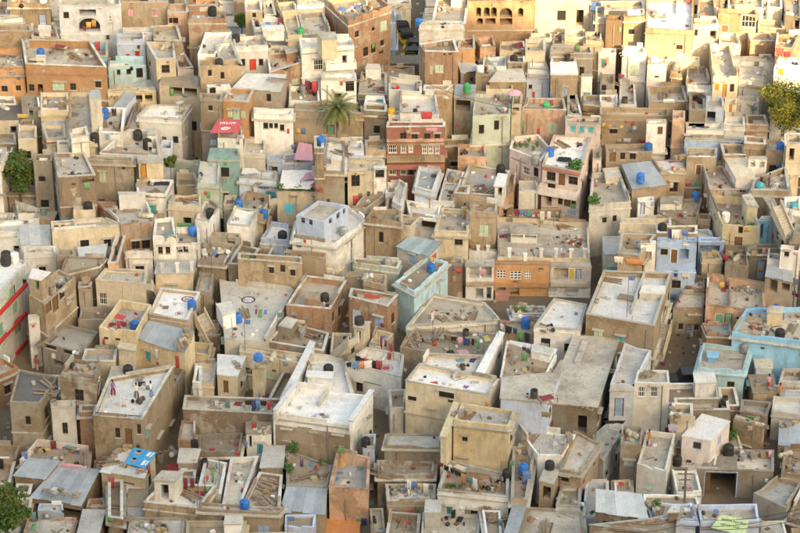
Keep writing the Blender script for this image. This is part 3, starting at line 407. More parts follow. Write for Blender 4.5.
((0,1,20),'h',[([(-24.2,244.5),(-21.2,243.4),(-21.3,244.9),(-24.3,245.3)],6.84,10.75,0.45,'mint','whiter',[])]),
((0,3,20),'h',[([(-26.9,232.4),(-23.9,232.1),(-23.4,235.6),(-27.2,235.6)],5.71,12.93,0.25,'white','greyr',[['wt',0,1.52,11.13,0.85,1.1]])]),
((0,1,21),'h',[([(-23.7,231.3),(-20.3,230.9),(-20.5,233.9),(-23.1,233.6)],5.59,12.18,0.5,'cream','whiter',[['dk',0,1.95,9.83,0.85,1.95]])]),
((0,1,20),'h',[([(-23.3,237.6),(-20.9,237.6),(-21.7,240.7),(-23.6,240.9)],6.26,11.14,0.7,'cream','tanr',[])]),
('long narrow cream house with a plain front wall left of the brick front terrace','h',[([(-35.0,226.7),(-28.2,227.8),(-30.3,229.5),(-35.3,228.6)],5.17,11.56,0.35,'cream','greyr',[['wd',0,3.19,9.62,0.9,1.2],['w',0,5.49,9.72,0.7,0.9]])]),
('broad grey terrace house with a brick front and two shuttered windows','u',[([(-28.1,227.4),(-24.8,228.0),(-26.1,232.5),(-31.1,232.6)],5.24,11.88,0.3,'brick','greyr',[['w',0,1.37,9.45,0.83,0.98],['w',0,2.41,9.45,0.83,1.04]]),([(-28.6,231.2),(-25.9,231.2),(-26.0,231.6),(-28.7,231.6)],11.58,13.38,0.12,'white','whiter',[])]),
((0,3,68),'h',[([(-41.5,230.8),(-39.0,231.1),(-37.3,233.6),(-41.7,232.9)],5.58,9.38,0.45,'white','whiter',[])]),
((0,2,34),'s',[([(-38.3,227.1),(-35.3,227.2),(-35.8,230.8),(-38.9,230.6)],5.21,[9.74,9.74,10.04,10.04],0.0,'offw','whitemetal',[])]),
((0,3,68),'h',[([(-39.7,235.2),(-37.4,235.4),(-37.6,236.5),(-40.5,238.5)],6.02,9.14,0.7,'white','cemr',[])]),
((0,0,21),'h',[([(-33.2,230.1),(-31.0,230.4),(-31.2,231.4),(-33.3,231.2)],5.51,12.01,0.45,'cream','cemr',[])]),
((1,2,34),'h',[([(-41.1,228.5),(-38.6,228.7),(-38.9,230.4),(-41.4,230.1)],5.35,9.51,0.45,'white','cemr',[['dk',0,2.07,8.35,0.57,0.88]])]),
((0,2,34),'h',[([(-37.5,223.8),(-34.4,224.1),(-34.6,225.5),(-37.7,225.2)],4.88,10.49,0.45,'white','cemr',[['w',0,1.72,8.37,0.7,1.2]])]),
((0,0,35),'h',[([(-34.0,222.4),(-32.2,222.8),(-32.6,224.0),(-34.2,223.8)],4.74,10.87,0.45,'cem','cemr',[])]),
((0,2,35),'s',[([(-31.7,222.4),(-29.4,223.2),(-29.4,225.9),(-32.3,225.1)],4.74,[10.18,10.18,10.38,10.38],0.0,'offw','whitemetal',[])]),
((0,2,35),'h',[([(-28.9,221.5),(-27.9,221.7),(-27.7,227.4),(-28.5,228.0)],4.65,10.56,0.7,'salmon','cemr',[])]),
((0,2,35),'h',[([(-27.4,223.8),(-24.7,223.9),(-24.8,224.3),(-27.4,224.3)],4.88,10.46,0.45,'white','cemr',[['w',0,1.37,8.53,0.9,1.2]])]),
((0,1,21),'h',[([(-24.7,225.1),(-22.4,225.0),(-23.0,229.3),(-24.8,229.1)],5.0,11.76,0.45,'white','cemr',[['w',0,0.69,10.22,0.46,0.86],['w',0,1.45,10.24,0.46,0.86]])]),
((1,1,21),'h',[([(-22.4,225.1),(-20.0,225.0),(-20.4,228.7),(-22.7,228.6)],5.0,10.89,0.6,'white','cemr',[['wd',0,0.37,10.27,0.51,0.63],['wd',0,0.94,10.29,0.51,0.63]])]),
((0,3,22),'h',[([(-20.8,233.8),(-18.6,233.5),(-18.8,238.6),(-20.9,239.1)],5.85,13.36,0.4,'mint','whiter',[])]),
('narrow teal painted house at the top of the teal lane','h',[([(-20.0,238.6),(-16.7,238.4),(-16.9,240.4),(-19.9,240.4)],6.34,14.27,0.45,'teal','teal',[['wd',0,1.72,12.35,0.9,1.1],['w',0,1.66,9.4,0.7,1.2]])]),
((0,3,69),'h',[([(-19.1,240.5),(-16.4,240.2),(-16.7,243.6),(-19.2,243.6)],6.52,15.35,0.45,'white','cemr',[['dk',0,2.13,14.95,0.37,0.6]])]),
((0,1,22),'h',[([(-16.4,240.3),(-14.1,240.0),(-14.3,243.6),(-16.5,243.9)],6.5,13.76,0.45,'offw','cemr',[])]),
((0,3,22),'h',[([(-16.8,238.0),(-12.8,237.2),(-13.0,239.5),(-16.7,239.5)],6.22,11.97,0.45,'paleblue','whiter',[['wt',0,3.3,10.11,1.0,1.1]])]),
((0,1,22),'h',[([(-13.9,239.6),(-12.4,239.5),(-12.5,240.2),(-13.9,240.2)],6.45,13.5,0.45,'paleblue','whiter',[['w',0,0.68,12.15,0.8,0.66],['db',0,0.31,11.97,0.37,1.2]])]),
((0,0,23),'h',[([(-12.4,239.8),(-9.1,240.0),(-9.2,242.3),(-12.3,242.3)],6.48,12.62,0.45,'paleblue','cemr',[])]),
('tall narrow grey house with a long white roof strip','h',[([(-7.8,234.3),(-5.7,234.1),(-5.8,241.6),(-7.8,241.8)],5.91,14.51,0.25,'cem','whiter',[]),([(-7.1,236.2),(-6.1,236.1),(-6.1,237.0),(-7.1,237.1)],14.26,14.86,0.001,'offw','whiter',[])]),
((0,2,23),'h',[([(-8.7,233.5),(-7.8,233.5),(-7.8,236.3),(-8.8,236.3)],5.85,17.48,0.45,'tan','cemr',[])]),
((0,1,23),'h',[([(-5.4,239.0),(-3.8,239.0),(-3.9,240.9),(-5.4,240.9)],6.4,14.65,0.45,'paleblue','cemr',[])]),
((0,1,23),'h',[([(-3.6,240.0),(-1.5,240.0),(-1.7,242.7),(-3.7,242.5)],6.5,14.08,0.45,'tan','cemr',[['wd',0,1.31,12.68,0.42,0.42]])]),
((0,1,23),'h',[([(-5.4,234.9),(-2.7,235.1),(-1.6,237.7),(-5.4,238.0)],5.99,14.12,0.45,'cream','cemr',[['w',0,0.82,13.09,0.88,1.29]])]),
((0,1,23),'h',[([(-2.7,234.9),(-1.4,234.9),(-1.4,235.4),(-2.6,235.4)],5.99,14.52,0.45,'white','whiter',[['w',0,0.62,13.95,0.93,0.94]])]),
((0,1,23),'h',[([(-1.5,234.2),(-0.0,234.2),(-0.0,236.8),(-1.3,236.8)],5.92,12.04,0.6,'white','tanr',[])]),
((0,2,24),'h',[([(-12.7,234.6),(-8.2,234.3),(-8.5,235.6),(-12.6,235.6)],5.93,11.95,0.45,'cream','cemr',[['wt',0,1.23,10.1,1.0,1.1],['wb',0,3.24,10.07,0.7,1.1]])]),
((0,0,24),'h',[([(-17.0,234.0),(-14.1,232.1),(-13.4,236.6),(-16.0,238.1)],5.71,10.46,0.6,'cream','cemr',[])]),
((0,0,24),'h',[([(-17.6,229.5),(-15.3,229.0),(-14.6,232.7),(-17.0,233.3)],5.4,10.81,0.4,'white','white',[])]),
((0,1,21),'h',[([(-20.8,229.4),(-19.3,228.8),(-18.5,232.0),(-20.1,234.0)],5.38,11.27,0.6,'white','whiter',[])]),
('white roofed house with a pale blue roof room and painted floor medallions','h',[([(-10.8,225.5),(-6.4,224.2),(-3.5,229.4),(-5.3,232.6),(-10.5,229.9)],4.92,11.4,0.45,'white','white',[]),([(-10.4,226.8),(-7.6,225.3),(-5.3,229.0),(-8.3,230.1)],10.95,13.25,0.4,'paleblue','cemr',[['wb',0,0.76,12.8,0.52,0.68],['wb',0,1.64,12.8,0.52,0.68],['wb',1,1.25,12.8,0.66,0.68],['wb',1,2.62,12.8,0.66,0.69],['wb',1,3.76,12.83,0.57,0.63]])]),
((-1,0,24),'h',[([(-14.2,229.5),(-11.4,229.1),(-11.5,232.9),(-13.4,233.5)],5.41,9.19,0.5,'paleblue','white',[])]),
((0,0,24),'h',[([(-19.3,228.6),(-16.1,228.2),(-16.3,229.4),(-19.3,229.6)],5.32,9.91,0.45,'cem','cemr',[['dk',0,2.18,9.46,0.77,0.69]])]),
((0,2,36),'h',[([(-20.0,224.2),(-17.5,223.8),(-16.7,227.4),(-20.3,228.4)],4.88,9.35,0.3,'cem','tanr',[])]),
((0,2,39),'h',[([(-17.2,224.0),(-15.2,223.7),(-14.2,227.2),(-16.2,228.2)],4.87,9.19,0.5,'cem','tanr',[])]),
((0,0,24),'h',[([(-14.9,227.3),(-13.4,227.0),(-12.9,229.5),(-14.3,229.7)],5.2,8.13,0.45,'tan','tanr',[])]),
((0,3,24),'h',[([(-11.7,224.8),(-7.4,223.4),(-7.4,224.7),(-11.4,225.3)],4.84,10.17,0.45,'tan','tanr',[['dg',0,0.47,9.58,0.53,0.97],['dg',0,1.8,9.64,0.42,0.85]])]),
('tall tan blank walled house right of the blue and white roof house','h',[([(-3.5,228.8),(0.1,227.8),(-0.0,230.8),(-2.8,230.8)],5.28,11.89,0.45,'tan','tanr',[['wd',0,1.65,9.95,0.5,1.2]])]),
((0,1,24),'h',[([(-1.5,230.8),(-0.1,230.6),(-0.1,233.9),(-1.3,233.8)],5.56,11.64,0.45,'brick','tanr',[])]),
((0,2,24),'h',[([(-5.0,231.7),(-3.4,231.7),(-1.6,234.8),(-3.5,235.2)],5.67,11.53,0.45,'cem','cemr',[])]),
((0,0,43),'h',[([(-4.6,224.5),(-0.2,223.1),(0.1,224.7),(-4.4,225.4)],4.81,9.11,0.45,'mint','cemr',[])]),
('dark red three storey building with white lattice windows and balcony bands','h',[([(-1.4,239.9),(4.7,240.1),(4.7,241.3),(-1.3,241.3)],6.49,16.84,0.45,'redbrown','tanr',[['wh',0,0.63,14.4,0.9,1.01],['wh',0,1.76,14.38,0.58,1.01],['wh',0,2.54,14.37,0.47,0.89],['wh',0,3.99,14.26,0.53,1.01],['wh',0,4.65,14.25,0.53,1.01],['wh',0,5.31,14.24,0.47,1.01],['w',0,1.75,15.83,0.68,0.71],['w',0,2.94,15.75,0.68,0.71],['w',0,4.25,15.74,0.68,0.71],['w',0,5.3,15.72,0.58,0.71],['wh',0,0.62,11.83,0.79,1.02],['wh',0,1.76,11.81,0.69,1.02],['wd',0,2.55,11.8,0.58,1.02]])]),
('low salmon walled yard house below the mint green house','h',[([(6.1,241.9),(9.1,241.6),(9.1,244.9),(6.2,245.0)],6.66,12.59,0.7,'salmon','greyr',[])]),
('tall pink house with a front balcony and a painted white roof','h',[([(14.8,238.0),(18.7,236.4),(20.4,245.0),(16.4,245.3)],6.14,13.39,0.45,'pink','white',[['w',0,1.03,12.3,0.97,1.01],['d',0,2.2,12.14,0.68,1.37],['w',0,3.44,12.29,1.02,1.01],['dk',0,0.81,9.39,0.69,1.19],['w',0,2.11,9.64,0.51,0.83],['d',0,2.89,9.64,0.68,1.07],['w',0,3.58,9.78,0.46,0.71],['w',0,1.1,11.25,0.85,0.6],['wb',0,3.38,8.54,1.0,0.6]])]),
('pink wing with potted plants on its roof,joined to the balcony house','h',[([(11.6,242.7),(14.8,239.7),(15.9,242.9),(14.8,246.2),(12.1,245.7)],6.47,13.03,0.5,'pink','cemr',[['wh',0,2.37,11.26,0.94,0.9],['w',0,3.71,11.55,0.65,1.02],['w',0,2.38,8.75,1.08,0.91]])]),
((-1,0,27),'h',[([(1.5,233.8),(3.4,232.6),(4.3,237.9),(2.0,238.7)],5.76,12.89,0.4,'paleblue','bluer',[['w',1,1.16,10.91,0.9,1.2],['w',1,3.79,10.85,0.85,0.6]])]),
((0,0,27),'h',[([(3.9,233.2),(5.5,233.0),(6.8,240.1),(5.0,241.0)],5.8,11.62,0.4,'white','greyr',[])]),
('broad cream house with a grey terrace and dark tank in its corner','h',[([(6.1,235.2),(10.0,234.4),(11.6,240.3),(7.3,242.0)],5.94,11.57,0.5,'cream','greyr',[['w',1,0.91,9.48,0.5,1.1]]),([(9.7,233.3),(10.6,233.1),(11.0,235.9),(10.2,236.1)],11.07,13.27,0.12,'white','white',[['dk',0,0.56,12.68,0.42,0.99]])]),
((0,1,27),'h',[([(10.3,235.6),(11.9,237.4),(12.4,241.4),(11.6,241.6)],6.06,10.69,0.2,'salmon','tanr',[['w',0,1.24,8.92,1.0,0.6]])]),
((0,0,27),'h',[([(5.5,233.4),(7.1,233.2),(7.2,235.1),(6.0,235.2)],5.82,12.4,0.45,'tan','cemr',[])]),
((0,3,27),'h',[([(7.0,228.5),(9.7,228.3),(9.9,230.3),(7.3,231.4)],5.33,12.79,0.45,'tan','cemr',[['wg',0,1.51,10.72,0.9,1.2]])]),
((0,0,27),'h',[([(-0.8,231.6),(0.1,230.4),(0.8,235.4),(-0.1,236.8)],5.54,12.46,0.45,'white','white',[])]),
((0,0,27),'h',[([(1.0,230.2),(3.8,229.4),(4.2,232.5),(0.6,234.0)],5.44,11.41,0.4,'white','whiter',[['o',0,1.82,10.4,1.87,1.45]])]),
((0,3,27),'h',[([(3.5,227.1),(6.9,226.8),(7.0,231.9),(4.3,232.3)],5.18,11.25,0.4,'cream','cemr',[['w',0,2.42,10.18,0.81,0.75]])]),
((0,1,24),'h',[([(-0.8,228.7),(1.1,227.8),(2.1,230.0),(0.0,230.8)],5.28,11.3,0.45,'cream','cemr',[['wb',1,1.78,10.88,0.91,0.64]])]),
((-1,2,43),'s',[([(-0.3,227.0),(2.9,224.8),(4.2,226.8),(1.0,228.1)],4.98,[9.66,9.66,10.16,10.16],0.0,'offw','bluemetal',[['wb',0,1.89,8.74,0.85,1.2]])]),
('great cream terrace house with short white posts along its front parapet','h',[([(9.8,225.8),(19.1,225.6),(19.5,233.7),(10.1,235.0)],5.06,9.01,0.5,'cream','cemr',[]),([(11.3,229.9),(14.0,229.7),(14.0,231.4),(11.4,232.0)],8.51,9.61,0.12,'white','cemr',[['o',0,1.35,9.26,2.47,0.29]])]),
((0,2,28),'h',[([(11.0,234.6),(16.9,234.4),(16.8,236.7),(11.2,236.8)],5.94,8.89,0.45,'tan','cemr',[])]),
((0,0,28),'h',[([(7.0,227.1),(9.8,226.9),(9.8,227.5),(7.0,227.8)],5.19,9.02,0.45,'white','cemr',[])]),
((0,1,26),'h',[([(20.4,242.2),(21.3,242.1),(21.5,244.9),(20.6,244.9)],6.71,12.04,0.45,'pinkwhite','cemr',[])]),
((0,0,29),'h',[([(20.3,239.9),(21.1,239.6),(21.3,242.3),(20.5,242.4)],6.46,10.68,0.45,'cream','whiter',[])]),
('long tan house with three brown openings below a row of washing','h',[([(21.8,242.2),(26.6,242.1),(26.6,244.1),(21.8,243.9)],6.71,13.03,0.45,'tan','tanr',[['d',0,0.69,12.36,0.64,1.09],['w',0,1.75,12.46,0.53,0.79],['w',0,2.81,12.47,0.64,0.79]])]),
('tan house under a long grey corrugated sheet roof','s',[([(24.0,235.1),(27.6,236.2),(26.4,240.9),(23.3,240.2)],6.01,[12.08,12.08,12.38,12.38],0.0,'tan','metal',[['wt',3,4.11,10.86,0.7,0.6]])]),
((-1,1,29),'h',[([(27.3,238.9),(29.9,238.8),(30.0,241.5),(26.6,242.0)],6.38,12.31,0.2,'tan','pinkwhite',[['w',0,1.43,10.49,0.85,1.2]])]),
((0,1,29),'h',[([(30.0,239.4),(33.1,239.4),(33.4,241.6),(30.2,241.8)],6.44,13.62,0.45,'tan','cemr',[['d',0,1.29,12.22,0.64,1.2]])]),
((-1,1,29),'h',[([(30.1,243.1),(36.3,242.6),(36.4,243.6),(30.3,243.9)],6.76,13.79,0.45,'blue','cemr',[])]),
((0,3,67),'h',[([(33.8,239.4),(36.1,239.4),(36.2,241.9),(33.8,242.1)],6.44,13.88,0.45,'tan','tanr',[['w',3,1.52,11.96,0.9,0.6]])]),
((-1,2,31),'h',[([(34.6,234.7),(36.5,234.4),(36.2,239.6),(34.0,239.3)],5.94,13.49,0.1,'pinkwhite','cream',[['wh',0,0.74,11.72,0.7,1.1]])]),
((0,3,67),'h',[([(36.1,240.5),(38.3,240.2),(38.4,242.0),(36.3,242.3)],6.52,14.73,0.45,'tan','cemr',[])]),
((0,2,31),'h',[([(36.1,236.9),(38.0,236.9),(37.9,237.5),(36.2,237.5)],6.19,14.61,0.45,'white','cemr',[['a',0,0.45,14.09,0.53,0.77],['a',0,1.42,14.03,0.53,0.78]])]),
((1,3,67),'h',[([(38.2,239.4),(40.1,239.2),(40.1,242.1),(38.7,242.1)],6.42,14.47,0.45,'tan','cemr',[['w',0,0.88,12.34,0.85,0.9]])]),
((0,3,67),'h',[([(39.9,236.9),(41.4,236.9),(41.7,239.0),(40.2,239.0)],6.19,16.39,0.45,'cream','cemr',[['dk',0,0.61,15.16,0.53,1.37]])]),
('brick house with orange planters along its front parapet','h',[([(31.9,234.1),(34.9,234.1),(33.9,239.7),(31.7,239.7)],5.91,12.43,0.5,'brick','cemr',[['d',3,1.38,10.08,0.85,1.95],['wh',3,4.34,10.52,0.5,1.1]])]),
((0,2,31),'h',[([(35.8,231.9),(39.7,231.6),(40.1,237.4),(36.4,234.4)],5.66,13.53,0.5,'cem','cemr',[])]),
('small white hut with a bright blue door and blue tank','u',[([(24.4,232.5),(26.1,232.8),(26.1,233.8),(24.4,233.5)],5.75,11.89,0.45,'white','white',[['db',0,0.51,11.08,0.48,1.41],['wb',0,1.51,11.49,0.37,0.59]])]),
((0,1,30),'h',[([(26.3,231.4),(30.3,231.1),(31.5,236.3),(26.8,235.9)],5.61,10.5,0.4,'cem','tanr',[])]),
((0,3,30),'h',[([(22.4,230.1),(27.6,229.8),(27.7,231.4),(22.7,231.3)],5.48,10.57,0.8,'cream','tanr',[])]),
((0,2,33),'h',[([(25.9,227.2),(29.9,227.0),(30.1,228.8),(26.0,228.6)],5.2,11.02,0.45,'tan','tanr',[])]),
((0,0,31),'h',[([(30.5,231.8),(31.8,231.6),(31.9,233.1),(30.7,233.2)],5.66,10.14,0.45,'brick','cemr',[])]),
((0,0,33),'h',[([(21.4,220.3),(23.5,219.8),(25.5,224.3),(22.1,224.5)],4.48,12.34,0.5,'tan','cemr',[['w',1,1.35,10.24,0.85,1.2]])]),
('yellow house with a high walled terrace and a brown door','h',[([(32.5,227.4),(36.2,226.8),(35.7,233.7),(31.9,234.2)],5.18,11.9,0.9,'yellow','tanr',[['d',0,1.68,10.0,0.78,1.22],['wd',0,1.82,11.42,0.46,0.75]]),([(35.1,229.0),(36.1,228.7),(35.7,231.5),(34.9,231.2)],11.0,13.2,0.12,'yellow','cemr',[])]),
('small turquoise hut beside the yellow walled terrace house','u',[([(36.1,227.2),(37.5,227.4),(37.6,228.3),(36.5,228.2)],5.22,12.34,0.45,'turq','turq',[['dk',0,0.37,11.17,0.26,1.74]])]),
((0,1,32),'h',[([(38.2,222.6),(38.5,222.3),(37.9,230.4),(37.0,230.7)],4.73,13.18,0.1,'cem','cemr',[['w',3,5.32,11.61,0.5,0.9],['w',3,7.02,11.6,0.85,1.2]])]),
((0,2,32),'h',[([(38.6,227.2),(40.1,226.7),(40.6,230.0),(38.9,229.8)],5.17,13.79,0.45,'white','bluer',[])]),
((0,1,32),'h',[([(38.0,224.8),(38.9,224.5),(38.9,225.5),(38.0,225.5)],4.95,14.24,0.45,'pinkwhite','cemr',[])]),
((1,1,32),'h',[([(38.5,220.9),(40.0,220.7),(40.6,224.9),(39.4,224.9)],4.57,13.86,0.5,'cem','cemr',[])]),
('light blue house with two brown windows and a brown door','h',[([(25.5,223.1),(29.4,222.7),(29.4,223.6),(25.6,223.6)],4.77,12.32,0.45,'blue','whiter',[['w',0,0.75,11.09,0.71,0.74],['d',0,1.75,10.63,0.76,1.59],['o',0,2.73,10.91,0.91,1.14],['w',0,2.12,7.47,0.9,0.9]])]),
('light blue wing with a small balcony,right of the light blue house','h',[([(30.1,226.8),(32.7,226.7),(32.7,227.7),(30.2,227.8)],5.17,10.19,0.45,'blue','whiter',[['wd',0,1.39,7.53,0.62,0.46],['o',0,1.14,9.47,2.05,0.81]])]),
((0,0,33),'h',[([(23.7,221.4),(25.2,221.4),(25.2,222.0),(23.8,222.0)],4.64,12.79,0.45,'white','white',[['o',0,0.75,11.45,0.75,0.96]])]),
((0,2,49),'h',[([(32.4,223.1),(34.7,222.7),(35.0,227.2),(32.9,227.2)],4.77,9.64,0.4,'cem','tanr',[])]),
((0,3,32),'h',[([(34.9,224.2),(37.9,224.1),(38.1,225.0),(35.1,225.2)],4.91,10.78,0.45,'cem','tanr',[['db',0,1.25,8.48,0.85,1.95]])]),
((0,3,32),'h',[([(37.3,220.2),(39.2,219.7),(39.4,221.0),(37.5,221.2)],4.47,12.84,0.45,'white','whiter',[['w',0,0.64,12.43,0.47,0.62]])]),
((0,2,49),'h',[([(36.3,221.6),(37.5,221.3),(37.7,222.8),(36.6,223.3)],4.63,11.0,0.45,'white','whiter',[])]),
((0,0,30),'h',[([(19.4,232.1),(23.7,232.8),(23.1,240.2),(20.2,239.6)],5.71,11.62,0.5,'offw','cemr',[['w',0,1.65,9.9,0.47,0.7],['w',0,2.71,9.96,0.42,0.71]])]),
('tall white house with red balcony bands and green doors at the left edge','h',[([(-43.1,208.7),(-39.8,207.2),(-36.3,218.5),(-38.9,219.8)],3.22,12.4,0.3,'whitered','white',[['wg',1,9.35,11.5,1.12,1.23],['dg',1,8.07,10.78,1.26,1.39],['wg',1,6.56,11.3,1.25,1.22],['dg',1,8.47,9.05,1.27,1.4],['wg',1,6.7,9.43,1.12,0.83],['wg',1,4.97,10.9,1.11,1.1],['dg',1,8.57,6.9,1.27,1.68],['wg',1,6.33,7.27,1.12,0.95],['dg',1,5.09,8.35,1.26,1.66],['wg',1,4.89,7.21,1.12,1.11],['wd',0,2.06,10.49,1.0,1.1],['w',1,10.89,10.5,0.85,1.2],['wb',1,10.81,4.63,1.0,0.6]])]),
((0,1,34),'h',[([(-37.2,218.7),(-35.7,218.7),(-35.9,219.8),(-37.3,219.8)],4.37,8.66,0.45,'white','white',[['wr',0,1.11,7.59,0.25,0.34]])]),
((0,0,37),'h',[([(-35.7,212.6),(-34.7,213.0),(-34.9,213.7),(-35.8,213.5)],3.76,9.13,0.45,'white','white',[['wr',0,0.44,8.42,0.26,0.33]])]),
((0,1,34),'h',[([(-35.8,214.4),(-34.0,212.4),(-31.7,217.9),(-33.5,219.6)],3.74,10.97,0.4,'tan','cemr',[['d',1,1.97,10.02,1.11,1.66],['d',1,0.67,10.27,1.11,1.1],['w',1,3.32,10.4,0.99,0.83],['wh',1,4.55,9.08,0.9,0.6]]),([(-35.6,214.3),(-34.4,213.8),(-33.7,215.4),(-35.5,216.1)],10.57,12.77,0.12,'tan','whiter',[['dk',0,0.83,12.17,0.46,0.99]])]),
('tall house with a big bare stained cement wall behind the cream stone house','h',[([(-33.3,219.0),(-29.7,221.0),(-29.1,222.5),(-33.2,222.8)],4.4,10.76,0.2,'cem','tanr',[])]),
('cream stone house with a grey flat roof and one shuttered window','u',[([(-29.9,219.2),(-24.9,218.4),(-25.0,221.3),(-29.2,221.7)],4.34,9.9,0.3,'cream','cemr',[['wh',0,0.65,7.93,0.81,1.36]])]),
('house with a bright white roof,three white posts and a blue tank','h',[([(-24.2,213.8),(-20.4,212.6),(-19.6,218.2),(-23.5,219.1)],3.76,9.1,0.3,'tan','white',[['dk',1,1.3,6.95,0.85,1.95],['w',1,4.46,7.1,0.7,1.1]])]),
('yellow house with a blue tank on its grey walled roof','h',[([(-28.7,210.6),(-25.0,209.7),(-24.1,215.1),(-27.2,216.1)],3.47,9.49,0.8,'yellow','greyr',[['wd',0,0.65,8.35,0.45,0.27],['wd',0,1.84,8.38,0.5,0.27],['d',0,0.74,6.89,0.7,1.65],['wg',0,1.6,7.16,0.65,0.82]])]),
((-1,3,37),'h',[([(-26.6,207.8),(-25.0,207.3),(-25.0,208.4),(-26.5,208.8)],3.23,8.74,0.05,'cream','cream',[])]),
('yellow house under a broad grey sheet roof,beside the blue tank house','s',[([(-25.1,210.3),(-20.3,207.5),(-19.6,210.2),(-24.1,212.4)],3.25,[8.48,8.48,9.08,9.08],0.0,'yellow','metal',[['wt',0,1.23,6.91,0.56,1.09],['wd',0,4.61,7.08,0.45,1.08]])]),
('low grey roofed house with a broken front wall left of the yellow house','h',[([(-34.4,211.6),(-30.3,209.5),(-29.2,213.6),(-32.7,215.3)],3.45,7.28,0.3,'cem','greyr',[['o',0,1.81,5.35,1.09,0.66],['wd',0,0.95,6.98,1.36,0.39],['wd',0,3.26,6.96,1.63,0.44]])]),
((-1,1,38),'h',[([(-35.5,197.8),(-32.7,197.6),(-31.7,202.3),(-35.5,203.8)],2.26,8.9,0.25,'cem','dark',[['wd',0,1.56,6.99,0.5,0.9],['w',1,1.37,7.07,0.85,1.2],['wb',1,3.68,7.2,0.9,0.9]])]),
('orange house with a cream balcony ledge at the left edge','h',[([(-40.2,207.0),(-38.1,206.0),(-36.2,207.9),(-37.8,209.6)],3.1,6.67,0.4,'orange','cemr',[['w',1,1.25,4.88,0.75,1.09]])]),
((0,0,53),'h',[([(-31.1,199.8),(-27.7,198.9),(-27.7,202.3),(-30.2,202.8)],2.39,10.57,0.4,'brickold','cemr',[['w',0,1.81,8.69,0.85,1.2],['w',1,1.72,8.51,0.7,1.2]])]),
((0,2,53),'h',[([(-27.3,204.8),(-24.8,205.3),(-25.2,207.2),(-27.2,207.2)],2.98,7.04,0.15,'cream','cemr',[['d',0,0.61,6.14,0.73,1.51],['w',0,1.69,6.45,0.63,0.97]])]),
((0,1,53),'h',[([(-24.4,205.0),(-21.2,204.1),(-20.4,207.8),(-23.5,208.5)],2.91,6.48,0.6,'cem','greyr',[])]),
((0,2,57),'h',[([(-19.3,203.4),(-18.5,203.2),(-18.7,206.4),(-19.2,206.4)],2.82,7.6,0.45,'white','whiter',[])]),
('house with a very large pale roof marked with a painted ring','h',[([(-16.8,211.1),(-12.9,211.3),(-10.5,221.4),(-18.1,223.6)],3.61,7.75,0.35,'offw','whiter',[]),([(-17.1,213.8),(-15.9,214.5),(-16.5,216.6),(-17.9,216.1)],7.4,8.9,0.12,'white','whiter',[])]),
((0,2,39),'h',[([(-16.1,222.7),(-9.7,221.7),(-9.8,223.1),(-16.1,224.0)],4.67,10.41,0.45,'tan','tanr',[['w',0,3.37,9.5,0.51,0.79],['w',0,4.52,9.74,0.51,0.79],['w',0,5.53,9.4,0.51,0.79]])]),
('brick house with an orange side wall and a black tank on top','h',[([(-11.1,216.8),(-6.8,216.0),(-5.3,221.9),(-9.4,222.9)],4.1,8.44,0.6,'brick','cemr',[['wd',1,3.33,6.43,0.71,1.13],['wd',1,1.04,7.1,0.7,1.12]]),([(-9.3,217.0),(-8.1,216.6),(-7.8,218.1),(-9.0,218.4)],7.84,9.04,0.12,'brick','brick',[])]),
((0,1,39),'h',[([(-12.8,212.6),(-7.3,210.8),(-6.9,214.3),(-11.2,216.5)],3.58,6.72,0.4,'cem','tanr',[])]),
('orange brick house with a long red cloth over its parapet','h',[([(-5.0,217.2),(-1.2,215.2),(-0.2,217.6),(-4.8,218.9)],4.02,9.16,0.4,'brick','cemr',[['db',0,0.86,6.91,0.85,1.95],['wb',0,3.32,7.25,1.0,1.2],['w',1,1.31,7.24,0.7,1.1]])]),
((0,0,43),'h',[([(-3.6,220.2),(-1.4,219.2),(-1.3,221.6),(-3.6,221.9)],4.42,9.33,0.45,'tan','cemr',[])]),
((0,2,41),'h',[([(-4.4,212.4),(-3.5,212.1),(-2.9,213.4),(-4.0,213.5)],3.71,8.41,0.1,'cream','cemr',[['dk',0,0.43,7.68,0.46,0.93]])]),
('white walled roof terrace painted with two red medallions','h',[([(-5.3,207.5),(0.1,205.0),(0.4,209.3),(-3.2,210.5)],3.0,7.27,0.7,'white','white',[['w',0,1.61,5.16,0.7,1.1]])]),
((0,2,41),'h',[([(-3.0,211.8),(-1.8,211.2),(-0.6,214.0),(-2.3,214.9)],3.62,6.88,0.5,'cream','whiter',[])]),
('white house with a balustraded upper terrace and a black tank','h',[([(-9.2,203.9),(-4.3,202.9),(-5.5,210.3),(-8.4,211.2)],2.79,6.29,0.5,'white','white',[]),([(-8.7,205.2),(-6.4,204.7),(-6.3,205.9),(-8.7,206.1)],5.79,7.19,0.12,'white','white',[])]),
('long sloping white boundary wall left of the white balustrade terrace','w',[([(-11.0,200.6),(-10.4,200.5),(-8.2,211.1),(-8.6,211.4)],2.55,7.41,0.05,'white','white',[])]),
((0,2,57),'h',[([(-17.2,205.9),(-15.3,205.4),(-14.7,209.2),(-17.4,209.6)],3.04,7.0,0.1,'cream','white',[['d',0,0.82,5.8,0.49,1.35],['w',1,1.8,5.25,0.7,0.9]])]),
((0,2,57),'h',[([(-19.4,206.2),(-17.6,205.9),(-17.5,209.8),(-19.6,209.6)],3.09,6.04,0.45,'cream','whiter',[])]),
((0,2,57),'h',[([(-13.8,204.7),(-12.7,204.5),(-12.6,206.0),(-13.8,206.2)],2.95,8.5,0.1,'cream','cemr',[])]),
((0,0,42),'h',[([(-15.3,209.6),(-9.5,207.2),(-8.4,209.0),(-15.3,210.9)],3.22,7.32,0.3,'cream','cemr',[['wh',0,1.01,5.43,0.9,0.9],['wg',0,3.26,5.42,0.9,0.6]])]),
